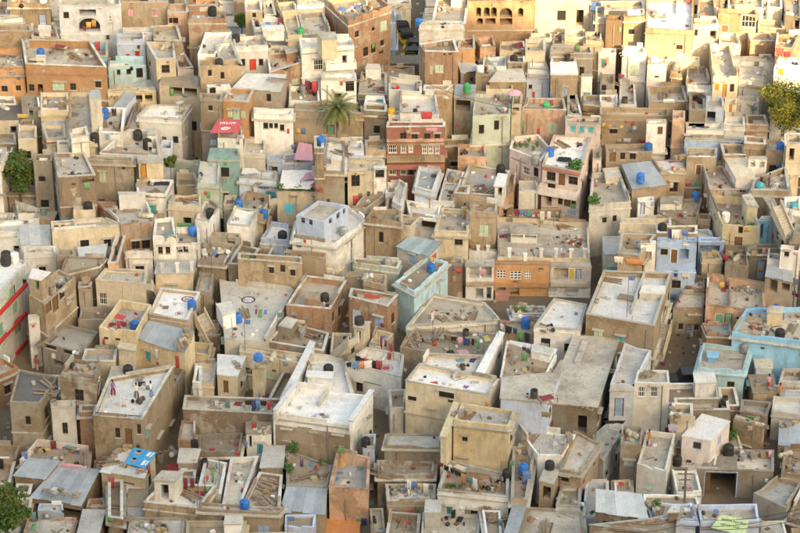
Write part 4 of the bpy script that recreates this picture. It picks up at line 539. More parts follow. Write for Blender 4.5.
((0,0,42),'h',[([(-12.3,202.7),(-11.1,202.7),(-9.9,207.7),(-11.1,207.9)],2.77,6.17,0.6,'cem','tanr',[])]),
((0,3,39),'h',[([(-19.8,210.8),(-18.2,210.3),(-18.1,212.7),(-19.8,213.0)],3.53,6.42,0.45,'yellow','cemr',[])]),
('long house with an aqua side wall and a row of small blue windows','h',[([(-0.5,219.8),(1.4,217.7),(4.8,224.0),(2.8,225.1)],4.27,9.45,0.3,'aqua','tanr',[['wb',1,1.52,7.8,0.52,0.67],['wb',1,2.73,7.7,0.52,0.68],['wb',1,3.78,7.85,0.52,0.68],['wb',1,4.96,7.86,0.52,0.68],['wb',1,6.13,8.15,0.52,0.68]])]),
('orange house front with pierced white balcony panels above an arched gate','h',[([(9.4,225.0),(15.1,224.9),(15.1,225.9),(9.5,226.0)],4.99,8.58,0.1,'orange','orange',[['j',0,0.8,7.51,0.91,0.92],['j',0,2.25,7.38,1.11,0.92],['j',0,3.41,7.43,0.66,0.92],['a',0,0.87,5.62,0.87,1.15],['a',0,2.2,5.9,0.92,1.73],['wd',0,4.75,8.14,0.51,0.17]])]),
((0,1,44),'h',[([(15.1,224.8),(19.2,224.6),(19.1,225.8),(15.2,225.9)],4.96,8.45,0.1,'pinkwhite','cemr',[['o',0,1.16,7.69,1.52,1.26],['dy',0,2.17,7.71,0.66,1.26],['db',0,2.85,7.68,0.56,1.15],['w',0,0.37,5.64,0.51,0.46],['w',0,2.23,5.56,1.02,0.52]])]),
((0,0,44),'h',[([(6.6,224.1),(9.4,224.2),(9.4,225.4),(6.7,225.3)],4.91,8.85,0.1,'white','cemr',[['o',0,1.47,8.12,2.27,1.26],['dk',0,1.41,5.73,0.76,1.15],['dk',0,2.35,5.68,0.51,1.43]])]),
('low grey roof house with whitish parapets in front of the aqua sided house','h',[([(0.6,214.8),(9.8,216.1),(8.4,219.7),(3.3,221.6)],3.98,7.12,0.3,'offw','cemr',[])]),
((0,2,47),'h',[([(0.0,209.3),(7.8,206.5),(9.6,211.9),(1.5,212.9)],3.15,8.07,0.2,'cem','tanr',[])]),
((0,2,47),'h',[([(1.9,203.6),(7.0,202.0),(7.9,205.5),(2.6,205.9)],2.7,9.3,0.3,'cream','whiter',[])]),
('tall slanting white dividing wall beside the sunken court','w',[([(7.1,201.9),(7.7,201.5),(9.8,209.1),(9.4,209.4)],2.65,9.62,0.05,'white','white',[])]),
((0,0,46),'h',[([(9.2,201.7),(13.1,200.6),(14.7,206.0),(10.1,208.6)],2.56,9.18,0.2,'white','tanr',[])]),
('white roof marked with a black square and small yellow diamond','h',[([(12.8,210.9),(17.1,210.2),(18.1,215.3),(15.0,216.5)],3.52,9.34,0.3,'white','white',[['wd',0,1.14,7.63,0.9,1.1],['w',0,3.44,7.36,1.0,0.9],['wd',1,3.8,7.51,0.85,1.2]])]),
((0,0,46),'h',[([(10.3,208.2),(14.5,206.6),(14.7,207.4),(10.5,209.0)],3.16,8.8,0.1,'white','white',[])]),
('house with a big bare cement roof in three slabs','h',[([(13.5,198.0),(17.9,197.3),(20.8,209.7),(16.6,210.4)],2.23,8.64,0.15,'cem','cemr',[['dk',0,3.16,6.64,0.85,1.95],['w',1,1.0,6.97,0.9,1.2],['wd',1,9.64,6.9,0.5,0.9],['wg',1,11.58,6.98,0.7,0.9],['w',1,5.52,3.89,1.0,1.2],['wg',1,7.37,3.89,0.9,0.6]]),([(14.2,203.2),(18.6,202.3),(19.3,205.1),(15.1,205.6)],8.49,8.63,0.001,'cem','cemr',[]),([(13.8,199.2),(15.8,198.9),(16.8,202.4),(14.7,202.8)],8.49,8.59,0.001,'cem','cemr',[]),([(16.4,204.9),(16.8,204.8),(17.7,208.7),(17.4,208.8)],8.49,8.99,0.001,'offw','cemr',[])]),
((0,2,61),'h',[([(9.1,196.6),(13.3,195.8),(14.7,201.2),(9.4,200.2)],2.08,9.98,0.15,'paleblue','cemr',[['w',1,1.33,8.24,0.9,1.1]])]),
('cream house with a white roof where bright cloths lie drying','h',[([(0.5,199.7),(8.0,197.1),(9.1,199.9),(1.8,202.8)],2.21,9.99,0.35,'cream','white',[['wd',0,0.64,8.22,0.83,0.47],['w',0,3.95,9.31,1.46,0.73]])]),
('tall tan walled house with a big white roof and thin central pole','h',[([(17.7,210.7),(24.0,208.4),(26.6,219.0),(20.0,219.5)],3.34,10.82,0.5,'tan','white',[['wg',0,1.26,8.76,0.85,1.1],['wt',0,3.47,8.86,0.85,0.6],['wg',1,5.39,8.74,1.0,1.2],['w',1,7.43,8.77,0.85,0.9],['wd',1,9.65,8.77,1.0,1.2],['wg',1,0.94,5.91,0.9,0.6],['wb',1,3.51,5.78,1.0,0.9],['w',1,9.64,6.0,0.9,1.2]]),([(23.1,214.5),(25.5,214.3),(25.7,215.8),(23.6,216.1)],10.32,11.02,0.001,'offw','offw',[]),([(21.0,214.5),(22.4,214.0),(22.5,214.8),(21.3,215.3)],10.32,10.47,0.001,'tan','tanr',[])]),
('grey house with a small blue door at the end of the alley','h',[([(26.9,218.4),(29.9,218.3),(30.3,221.4),(28.0,221.6)],4.33,7.28,0.2,'cem','cemr',[['w',0,0.85,5.19,0.45,0.68],['w',0,1.72,5.12,0.4,0.68],['w',0,2.41,5.14,0.4,0.68],['db',0,1.78,4.89,0.85,1.02]])]),
((0,0,49),'h',[([(28.6,222.4),(30.3,221.5),(30.6,224.2),(29.1,225.2)],4.65,7.58,0.45,'brick','cemr',[])]),
('salmon house with two green doors on its shaded balcony','h',[([(29.9,217.2),(35.6,215.9),(36.2,221.9),(30.8,224.0)],4.09,8.21,0.9,'salmon','cemr',[['dg',0,1.43,6.83,0.86,1.29],['dg',0,2.29,6.94,0.71,1.29],['o',0,3.53,6.72,1.02,1.12]])]),
((0,1,49),'s',[([(35.9,219.5),(38.4,218.4),(38.6,220.1),(36.2,220.7)],4.34,[10.27,10.27,10.67,10.67],0.0,'tan','metal',[['o',0,0.89,9.3,0.83,1.41],['o',0,2.11,9.44,0.83,0.85]])]),
('big turquoise walled house with a yellow edged terrace at the right edge','h',[([(31.8,211.3),(38.8,209.3),(39.8,216.4),(33.7,216.0)],3.43,8.55,0.5,'turq','cemr',[]),([(35.4,213.5),(36.7,213.3),(37.0,214.5),(35.8,214.7)],8.05,9.45,0.12,'yellow','cemr',[]),([(33.7,214.0),(34.9,213.7),(35.1,214.5),(34.1,214.7)],8.05,8.17,0.001,'brick','brick',[])]),
('house with an aqua walled terrace and a bare tan front wall','h',[([(28.1,207.4),(32.5,206.7),(33.6,211.0),(29.2,212.0)],3.17,6.97,0.4,'aqua','cemr',[['w',0,3.29,5.1,0.7,1.1]]),([(29.3,208.9),(30.1,208.7),(30.4,209.7),(29.4,209.9)],6.57,7.17,0.001,'turq','turq',[])]),
((0,1,51),'h',[([(35.8,206.4),(38.1,206.1),(38.4,208.7),(36.5,208.7)],3.11,6.05,0.45,'offw','cemr',[])]),
((-1,0,52),'h',[([(19.2,199.4),(21.4,199.3),(23.5,205.6),(21.1,207.0)],2.43,9.82,0.6,'bluewhite','whiter',[['db',0,0.91,7.37,0.85,1.95]])]),
('peeling whitish grey box house with rubble on its roof','h',[([(21.4,199.3),(24.6,199.1),(24.7,201.5),(21.9,201.7)],2.41,10.06,0.2,'offw','cemr',[['wh',0,0.68,9.08,0.65,1.15],['wh',0,1.82,9.14,0.65,1.15]])]),
('tan house with a white walled terrace,brown door and railing','h',[([(-27.7,195.7),(-23.2,195.0),(-21.1,204.4),(-27.0,202.3)],2.0,8.73,0.35,'tan','white',[['w',0,2.2,7.1,0.46,1.04],['w',0,4.21,7.69,0.37,1.03],['d',0,3.21,6.79,0.65,1.71],['wt',1,1.17,6.72,0.7,0.9]])]),
('low yard house with painted pink and white inner walls','h',[([(-34.4,194.1),(-28.2,192.8),(-28.4,196.5),(-33.2,197.8)],1.78,5.03,0.7,'pinkwhite','tanr',[])]),
((0,3,54),'s',[([(-34.6,192.1),(-31.7,191.3),(-30.7,193.6),(-33.6,194.1)],1.63,[4.74,4.74,5.14,5.14],0.0,'tan','metal',[])]),
('open fronted shed under a big grey sheet roof near the lower left tree','s',[([(-32.8,189.1),(-28.1,187.8),(-27.0,192.6),(-30.8,193.6)],1.28,[4.31,4.31,4.81,4.81],0.0,'tan','metal',[['o',0,1.33,2.93,1.87,1.54],['o',0,3.69,3.06,2.1,1.28]])]),
('yellow hut under a white cloth roof carrying a blue poster','s',[([(-26.7,191.5),(-22.7,190.3),(-22.1,193.8),(-25.6,194.6)],1.53,[5.57,5.57,5.87,5.87],0.0,'yellow','whitemetal',[['dk',0,2.53,3.97,1.19,1.54],['wd',1,1.58,4.24,0.9,1.2]])]),
((0,1,55),'h',[([(-25.4,184.7),(-24.1,184.3),(-24.7,190.6),(-26.0,190.5)],0.93,5.09,0.6,'brick','tanr',[])]),
((-1,3,56),'h',[([(-22.5,186.9),(-17.6,185.9),(-16.3,189.6),(-21.2,189.9)],1.09,5.17,0.6,'tan','whiter',[])]),
('long tan front wall with square panels along the bottom edge','h',[([(-17.6,185.6),(-10.6,185.0),(-10.2,185.9),(-17.6,186.7)],1.0,5.32,0.2,'tan','cemr',[['wb',0,5.68,3.47,1.0,0.9]])]),
('house with a long weathered brick parapet above a white wall','h',[([(-20.1,201.0),(-11.5,200.1),(-10.7,202.8),(-20.1,203.5)],2.51,6.15,0.4,'brickold','cemr',[])]),
('white terrace house with a painted flower and a tall blank tan front','h',[([(-11.6,198.0),(-4.3,196.1),(-2.5,201.4),(-9.7,203.1)],2.11,7.4,0.3,'white','white',[['wh',0,1.31,5.46,0.9,1.2],['wb',0,3.9,5.5,0.5,1.2],['wh',0,6.2,5.63,0.9,1.1],['wg',1,1.54,5.44,0.7,1.2],['wh',1,4.12,5.61,0.5,0.6]]),([(-4.6,195.3),(-4.3,195.2),(-2.5,200.5),(-2.8,200.6)],7.1,8.4,0.12,'white','white',[]),([(-11.5,197.5),(-11.2,197.4),(-9.4,202.4),(-9.7,202.5)],7.1,8.2,0.12,'white','white',[])]),
((0,0,60),'h',[([(-10.1,191.0),(-6.5,190.7),(-6.2,194.3),(-10.3,197.0)],1.57,4.33,0.2,'cem','tanr',[])]),
((0,0,59),'h',[([(-15.7,187.5),(-14.1,187.1),(-12.9,195.8),(-15.4,195.4)],1.21,4.3,0.35,'white','cemr',[])]),
((0,1,56),'h',[([(-18.0,189.9),(-15.9,189.2),(-15.7,194.3),(-17.7,195.0)],1.42,4.51,0.5,'white','cemr',[])]),
((0,0,59),'h',[([(-14.0,187.3),(-10.6,186.9),(-10.6,192.9),(-12.7,193.4)],1.19,4.11,0.3,'cem','cemr',[])]),
('low shed under a pale grey sheet roof beside the salmon roofless box','s',[([(-10.6,187.7),(-6.6,187.3),(-6.5,191.0),(-10.1,191.2)],1.23,[3.77,3.77,4.17,4.17],0.0,'tan','metal',[])]),
('salmon walled box house with bedding stored between its high parapets','h',[([(-6.3,189.4),(-2.8,189.0),(-2.7,194.3),(-5.7,195.6)],1.4,5.1,1.1,'salmon','greyr',[])]),
('grey ledge roof house with a brick front left of the tall yellow wall','h',[([(-1.4,194.5),(3.7,194.3),(3.8,196.7),(-1.1,196.7)],1.93,6.25,0.2,'cem','greyr',[])]),
('house with a tall blank yellow wall facing the camera','h',[([(4.8,193.8),(9.7,192.7),(10.4,195.4),(5.6,196.7)],1.77,9.44,0.35,'yellow','greyr',[['w',0,1.04,7.61,0.5,0.6],['w',1,1.27,7.57,1.0,0.9],['wg',1,1.17,4.77,0.85,0.9]])]),
('roof terrace with a white parapet below the tall yellow wall','h',[([(3.3,187.9),(9.5,186.7),(9.7,190.5),(4.3,192.8)],1.17,5.78,0.4,'white','tanr',[['wt',0,1.1,3.87,0.5,0.9],['w',0,3.33,3.75,1.0,0.9]]),([(5.9,190.1),(7.9,189.7),(8.0,190.1),(6.0,190.5)],5.38,6.28,0.001,'salmon','tanr',[])]),
((0,1,62),'h',[([(9.7,185.9),(11.1,185.9),(12.3,194.8),(10.2,194.6)],1.09,6.08,0.5,'tan','tanr',[])]),
((0,1,61),'h',[([(12.3,192.0),(14.4,191.9),(15.9,195.6),(10.7,196.5)],1.69,6.85,0.2,'white','greyr',[])]),
((0,0,63),'h',[([(14.2,190.1),(16.0,189.5),(18.1,194.4),(16.0,196.6)],1.45,6.58,0.25,'tan','cemr',[['w',0,0.47,5.67,0.71,0.61]])]),
('small stair hut with a dark doorway under a black tank','u',[([(12.3,188.7),(13.5,188.1),(14.2,190.4),(12.9,190.9)],1.31,6.22,0.1,'tan','cemr',[['dk',0,0.75,5.22,0.74,1.26]])]),
((0,1,62),'h',[([(13.7,186.7),(15.8,186.5),(16.1,189.8),(14.3,189.8)],1.15,4.91,0.3,'white','tanr',[])]),
((-1,3,63),'h',[([(16.0,186.0),(18.3,185.6),(18.7,191.8),(16.7,191.8)],1.06,4.18,0.5,'paleblue','greyr',[])]),
((0,1,62),'h',[([(10.2,182.0),(16.0,181.9),(16.0,186.7),(11.3,187.2)],0.69,4.51,0.25,'cem','cemr',[['w',0,1.57,2.66,0.5,1.1],['d',0,4.42,2.41,0.85,1.95]])]),
((0,3,62),'s',[([(8.7,180.5),(9.9,180.5),(11.1,186.1),(9.9,186.2)],0.55,[5.42,5.42,5.52,5.52],0.0,'cem','metal',[['w',1,1.24,4.07,0.85,1.2]])]),
((0,3,62),'h',[([(1.8,183.2),(6.8,183.1),(7.1,187.3),(2.0,187.6)],0.81,3.71,0.35,'offw','cemr',[['wg',0,1.31,1.76,1.0,0.9],['wd',0,3.94,1.89,0.9,1.1]])]),
((0,3,62),'h',[([(-1.3,183.1),(1.6,183.1),(1.8,187.1),(-0.9,187.5)],0.81,3.77,0.45,'tan','tanr',[['wd',0,1.27,1.78,0.85,0.6]])]),
('sloping pale yellow wall on the left of the tall yellow wall','w',[([(3.6,191.4),(4.1,191.2),(5.3,197.0),(4.9,197.2)],1.62,9.14,0.05,'yellow','yellow',[])]),
((-1,0,63),'h',[([(16.8,196.1),(18.4,193.7),(20.4,198.9),(19.1,199.5)],1.87,5.11,0.4,'aquawhite','whiter',[['wd',1,1.18,3.11,0.85,0.6],['wd',1,4.22,3.07,0.5,1.2]])]),
((0,0,63),'h',[([(19.8,193.3),(21.6,193.1),(22.1,196.3),(20.1,196.5)],1.81,7.19,0.45,'cem','cemr',[['wg',0,0.82,5.28,0.9,0.6]])]),
('narrow house with a walled roof beside the garage house','h',[([(21.1,191.0),(23.6,189.8),(25.0,196.1),(22.5,196.7)],1.48,6.56,0.5,'offw','cemr',[['wg',0,1.18,4.49,0.85,0.6]])]),
('wide grey house with a dark open garage,brown gate leaf and blue frame','h',[([(24.1,193.2),(33.6,192.7),(34.1,196.3),(25.1,196.5)],1.77,4.62,0.35,'cem','cemr',[['g',0,4.85,3.15,3.0,2.74]]),([(25.5,195.1),(28.0,194.3),(30.1,197.6),(27.7,198.9)],4.27,6.87,0.1,'pinkwhite','white',[['wb',0,1.4,6.14,0.82,0.83],['db',1,1.86,5.97,0.67,1.04]])]),
((0,2,64),'h',[([(30.7,199.6),(33.2,198.1),(33.5,198.7),(31.1,200.4)],2.31,6.03,0.2,'tan','tanr',[])]),
((0,2,65),'h',[([(34.2,191.9),(36.6,191.4),(37.3,196.5),(35.1,196.4)],1.64,4.88,0.3,'tan','tanr',[])]),
((0,1,64),'s',[([(34.6,197.0),(37.3,196.6),(37.8,200.0),(35.1,200.3)],2.16,[4.8,4.8,5.2,5.2],0.0,'tan','metal',[])]),
('grey cement cube house with a walled roof at the lower right','h',[([(31.4,189.4),(34.0,187.0),(35.9,191.1),(33.9,192.3)],1.2,4.54,0.5,'cem','greyr',[])]),
((0,3,65),'h',[([(34.0,186.3),(35.9,185.2),(36.5,189.1),(35.9,190.8)],1.02,3.99,0.4,'brickold','tanr',[])]),
('brick hut under white sheets along the bottom edge','s',[([(16.9,183.1),(21.3,182.0),(21.0,185.3),(17.1,186.1)],0.7,[6.79,6.79,6.99,6.99],0.0,'brickold','whitemetal',[['w',0,1.03,5.42,0.9,0.9]])]),
((0,3,63),'h',[([(16.2,180.8),(23.6,179.1),(24.1,182.8),(21.5,181.8)],0.41,6.87,0.4,'brickold','tanr',[['w',0,3.57,4.88,0.9,0.6],['w',0,6.08,4.96,0.85,1.1],['w',0,1.09,2.02,0.85,1.2],['dk',0,3.97,1.72,0.85,1.95]])]),
((0,3,51),'h',[([(34.5,201.4),(37.6,200.7),(38.0,203.8),(35.0,204.1)],2.57,5.74,0.45,'offw','whiter',[])]),
((0,3,51),'h',[([(31.6,201.6),(33.9,200.7),(34.8,203.3),(32.0,203.8)],2.57,5.49,0.45,'cem','greyr',[])]),
((0,3,52),'h',[([(24.5,196.5),(26.5,196.3),(26.7,198.4),(24.9,198.5)],2.13,8.31,0.45,'cream','tanr',[])]),
((0,0,65),'h',[([(25.9,182.5),(31.0,182.7),(31.1,185.3),(25.9,185.2)],0.75,6.07,0.5,'paleblue','cemr',[['wg',0,1.46,4.15,0.9,0.6],['w',0,3.94,3.94,0.5,1.1],['wd',3,1.41,4.03,0.5,0.6]])]),
((0,1,27),'h',[([(12.4,237.2),(14.4,237.3),(14.3,239.9),(12.5,239.8)],6.22,10.77,0.25,'offw','cemr',[])]),
((0,1,11),'h',[([(23.9,284.3),(28.5,284.3),(28.5,287.1),(23.8,287.0)],10.93,14.97,0.25,'white','tanr',[])]),
((0,2,32),'h',[([(42.1,237.0),(44.7,237.0),(44.8,240.1),(42.3,240.0)],6.2,12.1,0.5,'cream','tanr',[['w',0,1.18,10.04,0.7,1.1]])]),
((0,2,0),'h',[([(-36.7,283.5),(-34.0,283.7),(-34.0,287.5),(-36.6,287.5)],10.85,16.46,0.4,'white','cemr',[['wt',0,1.42,14.38,0.9,0.9]])]),
((0,0,55),'h',[([(-38.9,191.0),(-34.9,191.0),(-34.9,194.8),(-38.9,194.7)],1.6,4.34,0.5,'tan','tanr',[])]),
((0,2,15),'h',[([(28.8,282.9),(31.7,282.8),(31.7,287.2),(28.7,287.1)],10.78,14.69,0.5,'tan','tanr',[])]),
((0,0,1),'h',[([(-48.6,266.7),(-46.0,266.7),(-46.1,268.9),(-48.6,268.8)],9.17,13.72,0.25,'cem','tanr',[])]),
((0,2,59),'h',[([(-12.6,193.8),(-10.6,193.8),(-10.6,197.4),(-12.4,197.4)],1.88,4.36,0.1,'tan','greyr',[])]),
((0,3,4),'h',[([(-4.5,269.8),(-0.5,269.7),(-0.5,274.0),(-4.5,274.0)],9.47,16.18,0.25,'paleblue','cemr',[])]),
((0,1,67),'h',[([(43.7,246.3),(46.3,246.4),(46.5,249.9),(43.8,249.9)],7.13,15.12,0.25,'paleblue','tanr',[['d',0,1.03,10.12,0.85,1.95],['wt',3,2.02,13.4,0.85,1.2]])]),
((0,2,68),'h',[([(-43.9,236.7),(-41.4,236.9),(-41.3,240.8),(-43.9,240.8)],6.17,14.05,0.5,'white','cemr',[['w',0,1.46,9.24,0.5,1.1],['w',1,2.06,12.07,0.7,1.1]])]),
((0,0,12),'h',[([(-1.5,266.6),(3.7,266.4),(3.7,268.7),(-1.4,268.8)],9.14,12.46,0.1,'cem','tanr',[])]),
((0,2,5),'h',[([(-19.6,278.2),(-16.3,278.3),(-16.5,280.8),(-19.6,280.9)],10.32,17.75,0.5,'brickold','cemr',[['w',0,1.82,15.65,0.9,0.9]])]),
((0,3,68),'h',[([(-43.1,234.0),(-40.5,234.1),(-40.4,236.4),(-43.1,236.4)],5.9,8.58,0.4,'white','greyr',[])]),
((0,0,54),'h',[([(-37.8,195.2),(-34.9,195.1),(-34.8,197.4),(-37.8,197.5)],2.01,4.43,0.5,'tan','tanr',[])]),
((0,0,55),'h',[([(-36.4,186.4),(-32.5,186.5),(-32.6,188.8),(-36.7,188.8)],1.14,4.34,0.5,'cream','greyr',[])]),
((0,1,52),'h',[([(24.7,201.9),(29.7,202.0),(29.7,205.7),(24.7,205.6)],2.69,6.17,0.5,'white','tanr',[])]),
((0,2,51),'h',[([(29.6,213.0),(32.0,212.8),(32.1,215.2),(29.4,215.1)],3.78,7.41,0.25,'brick','greyr',[])]),
((0,2,15),'h',[([(34.2,282.8),(38.9,282.6),(38.8,286.2),(34.1,286.4)],10.76,14.75,0.4,'cem','cemr',[])]),
((0,0,4),'h',[([(-18.6,284.5),(-13.4,284.6),(-13.5,286.7),(-18.5,286.8)],10.95,15.72,0.5,'brickold','tanr',[['wg',0,4.04,13.68,0.7,0.9]])]),
((0,2,5),'h',[([(-21.8,275.0),(-17.9,275.0),(-17.9,278.0),(-21.8,278.0)],10.0,13.51,0.1,'paleblue','cemr',[])]),
((0,2,5),'h',[([(-22.9,281.0),(-19.1,281.1),(-19.1,284.7),(-22.9,284.7)],10.6,14.46,0.4,'white','tanr',[])]),
((1,3,54),'h',[([(-32.9,181.9),(-28.5,182.0),(-28.4,186.3),(-32.7,186.3)],0.69,4.01,0.25,'brick','cemr',[['dg',0,0.97,1.91,0.85,1.95],['wh',1,1.04,2.11,0.5,0.9],['wt',1,3.27,2.26,0.9,1.2]])]),
((0,3,64),'h',[([(21.4,185.7),(26.3,185.8),(26.2,188.2),(21.5,188.3)],1.07,5.14,0.25,'white','tanr',[])]),
((0,2,64),'h',[([(27.2,196.7),(31.3,196.6),(31.2,199.0),(27.2,198.9)],2.16,4.69,0.25,'cream','cemr',[])]),
((0,3,57),'h',[([(-18.4,196.1),(-14.6,196.2),(-14.5,199.5),(-18.5,199.4)],2.11,4.57,0.5,'cem','tanr',[])]),
((0,3,55),'h',[([(-31.9,186.9),(-29.6,186.8),(-29.8,188.0),(-31.9,188.0)],1.18,4.34,0.25,'paleblue','cemr',[])]),
((0,2,2),'h',[([(-27.0,282.9),(-23.4,283.0),(-23.4,286.7),(-27.1,286.6)],10.79,17.37,0.4,'cem','cemr',[['db',0,2.04,15.12,0.85,1.95]])]),
((0,2,16),'h',[([(46.7,274.7),(51.8,274.7),(51.7,278.0),(46.8,277.9)],9.97,17.05,0.1,'brickold','cemr',[['wt',0,3.97,15.45,1.0,1.2]])]),
((0,3,65),'h',[([(31.4,183.7),(33.8,183.6),(33.7,186.2),(31.5,186.2)],0.86,3.74,0.25,'offw','greyr',[['wb',0,1.21,1.92,0.85,1.1]])]),
((0,0,35),'h',[([(-31.5,218.2),(-30.4,218.4),(-30.3,219.4),(-31.6,219.4)],4.32,9.58,0.4,'cem','tanr',[])]),
((0,3,51),'h',[([(33.3,205.0),(35.5,205.2),(35.5,208.3),(33.2,208.3)],3.0,5.47,0.1,'tan','tanr',[])]),
((0,3,0),'h',[([(-41.3,274.4),(-37.9,274.3),(-37.8,278.3),(-41.5,278.3)],9.93,13.45,0.4,'offw','tanr',[])]),
((0,1,32),'h',[([(40.5,225.3),(43.9,225.3),(43.9,227.9),(40.5,227.7)],5.03,11.3,0.5,'brickold','cemr',[['d',0,1.51,8.95,0.85,1.95]])]),
((0,0,37),'h',[([(-31.3,215.3),(-27.7,215.4),(-27.5,218.0),(-31.3,217.9)],4.03,7.63,0.5,'cem','tanr',[])]),
((0,2,4),'h',[([(-11.7,283.6),(-7.9,283.4),(-7.8,287.6),(-11.5,287.7)],10.84,19.33,0.5,'white','greyr',[['w',0,1.84,17.23,0.85,1.1],['w',0,1.83,14.28,0.9,1.2]])]),
((0,0,53),'h',[([(-31.8,198.0),(-29.6,198.0),(-29.8,199.3),(-32.0,199.2)],2.3,8.1,0.5,'offw','cemr',[['w',0,1.14,5.96,0.5,1.2]])]),
((0,1,9),'h',[([(2.9,278.3),(5.9,278.4),(5.8,280.7),(3.0,280.6)],10.33,13.55,0.5,'offw','greyr',[])]),
((0,2,11),'h',[([(20.9,279.4),(25.4,279.6),(25.4,283.9),(20.8,283.9)],10.44,18.35,0.25,'cream','tanr',[])]),
((0,0,62),'h',[([(-1.1,188.4),(3.1,188.4),(3.2,191.1),(-1.3,191.1)],1.34,4.3,0.4,'tan','cemr',[])]),
((1,3,62),'h',[([(7.4,182.4),(8.8,182.3),(8.8,186.3),(7.2,186.4)],0.73,4.72,0.25,'white','tanr',[])]),
((0,1,33),'h',[([(30.3,224.7),(32.3,224.7),(32.2,226.3),(30.3,226.2)],4.97,9.39,0.4,'cream','cemr',[])]),
((0,0,59),'h',[([(-18.5,182.0),(-13.6,182.1),(-13.4,185.1),(-18.6,185.1)],0.7,4.37,0.4,'cream','tanr',[['wh',0,1.36,2.54,0.9,0.9],['wd',0,3.53,2.39,0.85,1.1],['w',1,1.73,2.39,0.9,1.2]])]),
((0,0,39),'h',[([(-19.5,214.2),(-17.5,214.3),(-17.6,216.6),(-19.5,216.5)],3.92,6.95,0.25,'brickold','tanr',[])]),
((0,3,55),'h',[([(-28.0,183.2),(-26.1,183.2),(-25.9,186.9),(-27.9,187.0)],0.82,4.29,0.1,'brickold','greyr',[['w',0,0.73,2.56,0.85,0.9]])]),
((0,2,4),'h',[([(-7.7,283.5),(-4.0,283.6),(-4.0,287.7),(-7.5,287.5)],10.85,15.14,0.4,'cream','tanr',[])]),
((0,3,65),'h',[([(34.1,181.3),(37.8,181.3),(37.8,184.8),(34.2,185.0)],0.63,3.74,0.4,'tan','tanr',[['wb',0,1.91,1.81,1.0,0.9],['w',3,1.57,1.68,0.85,1.1]])]),
((0,2,0),'h',[([(-42.8,281.1),(-39.4,281.1),(-39.5,283.9),(-42.7,284.1)],10.61,17.81,0.25,'white','greyr',[['wt',0,1.86,15.94,0.5,0.9]])]),
((0,1,59),'h',[([(-2.5,184.9),(-1.3,185.0),(-1.5,188.6),(-2.7,188.5)],0.99,3.48,0.25,'cem','tanr',[])]),
((0,0,45),'h',[([(9.9,213.2),(13.5,213.3),(13.4,215.8),(9.7,215.9)],3.82,7.27,0.25,'tan','tanr',[])]),
((0,3,55),'h',[([(-38.4,181.9),(-33.4,181.9),(-33.3,185.9),(-38.5,186.1)],0.69,4.01,0.1,'white','cemr',[['dg',0,3.76,2.06,0.85,1.95]])]),
((0,1,52),'h',[([(25.4,199.6),(30.3,199.6),(30.4,201.8),(25.4,201.7)],2.46,6.92,0.5,'cem','cemr',[])]),
((0,1,18),'h',[([(44.7,258.3),(47.3,258.3),(47.3,261.7),(44.8,261.7)],8.33,14.71,0.4,'white','tanr',[])]),
((0,0,47),'h',[([(-0.9,200.3),(0.5,200.4),(0.6,203.8),(-1.1,203.7)],2.53,6.6,0.5,'offw','tanr',[])]),
((0,2,1),'h',[([(-49.8,273.2),(-45.8,273.3),(-45.6,277.2),(-49.8,277.2)],9.82,15.36,0.25,'brick','tanr',[['db',0,1.17,13.26,0.85,1.95]])]),
((0,0,45),'h',[([(11.0,216.2),(14.3,216.3),(14.2,217.8),(10.8,217.9)],4.12,7.73,0.4,'paleblue','cemr',[])]),
((0,2,23),'h',[([(-8.6,242.1),(-4.0,242.3),(-4.0,244.1),(-8.6,244.1)],6.71,13.74,0.5,'white','greyr',[])]),
((0,2,64),'h',[([(35.9,204.4),(40.1,204.2),(40.2,205.8),(35.7,205.8)],2.92,5.31,0.5,'paleblue','cemr',[])]),
((0,3,38),'h',[([(-42.1,198.9),(-37.7,198.9),(-37.7,201.4),(-42.0,201.4)],2.39,8.1,0.25,'white','tanr',[['wh',0,3.34,6.24,1.0,0.9],['w',0,1.09,3.3,0.5,1.2],['w',0,3.32,3.34,0.85,0.9],['w',1,1.26,6.4,0.7,0.9]])]),
((0,3,56),'h',[([(-23.6,182.4),(-18.8,182.4),(-18.8,185.8),(-23.7,185.8)],0.74,4.37,0.25,'cem','greyr',[['wd',0,1.16,2.55,0.85,1.2],['d',0,3.82,2.27,0.85,1.95]])]),
((0,0,64),'h',[([(24.5,188.7),(26.7,188.7),(26.6,192.3),(24.4,192.4)],1.37,5.14,0.4,'white','cemr',[])]),
((0,1,15),'h',[([(39.2,283.5),(42.8,283.4),(42.8,287.5),(39.3,287.5)],10.84,14.95,0.1,'paleblue','tanr',[])]),
((0,1,9),'h',[([(3.0,284.8),(6.6,284.9),(6.7,287.9),(3.1,287.8)],10.98,13.55,0.4,'offw','cemr',[])]),
((0,3,51),'h',[([(30.0,203.1),(31.7,203.0),(31.7,206.4),(30.1,206.4)],2.8,5.27,0.4,'brick','tanr',[])]),
((0,1,43),'h',[([(4.1,224.6),(6.3,224.6),(6.4,226.2),(4.1,226.1)],4.96,8.65,0.4,'brickold','cemr',[])]),
((0,2,16),'h',[([(44.0,269.3),(48.7,269.2),(48.7,271.8),(43.9,271.9)],9.42,17.3,0.5,'paleblue','cemr',[['wt',0,3.28,12.41,0.9,1.2]])]),
((0,2,15),'h',[([(33.2,278.5),(36.3,278.7),(36.3,281.5),(33.3,281.6)],10.35,15.97,0.25,'tan','cemr',[['w',0,1.57,14.23,0.7,1.2]])]),
((0,3,68),'h',[([(-41.2,238.9),(-36.5,238.9),(-36.4,240.6),(-41.2,240.6)],6.39,9.86,0.25,'brickold','greyr',[])]),
((0,1,38),'h',[([(-34.3,204.0),(-30.0,204.0),(-30.0,206.6),(-34.4,206.6)],2.9,6.48,0.5,'white','cemr',[])]),
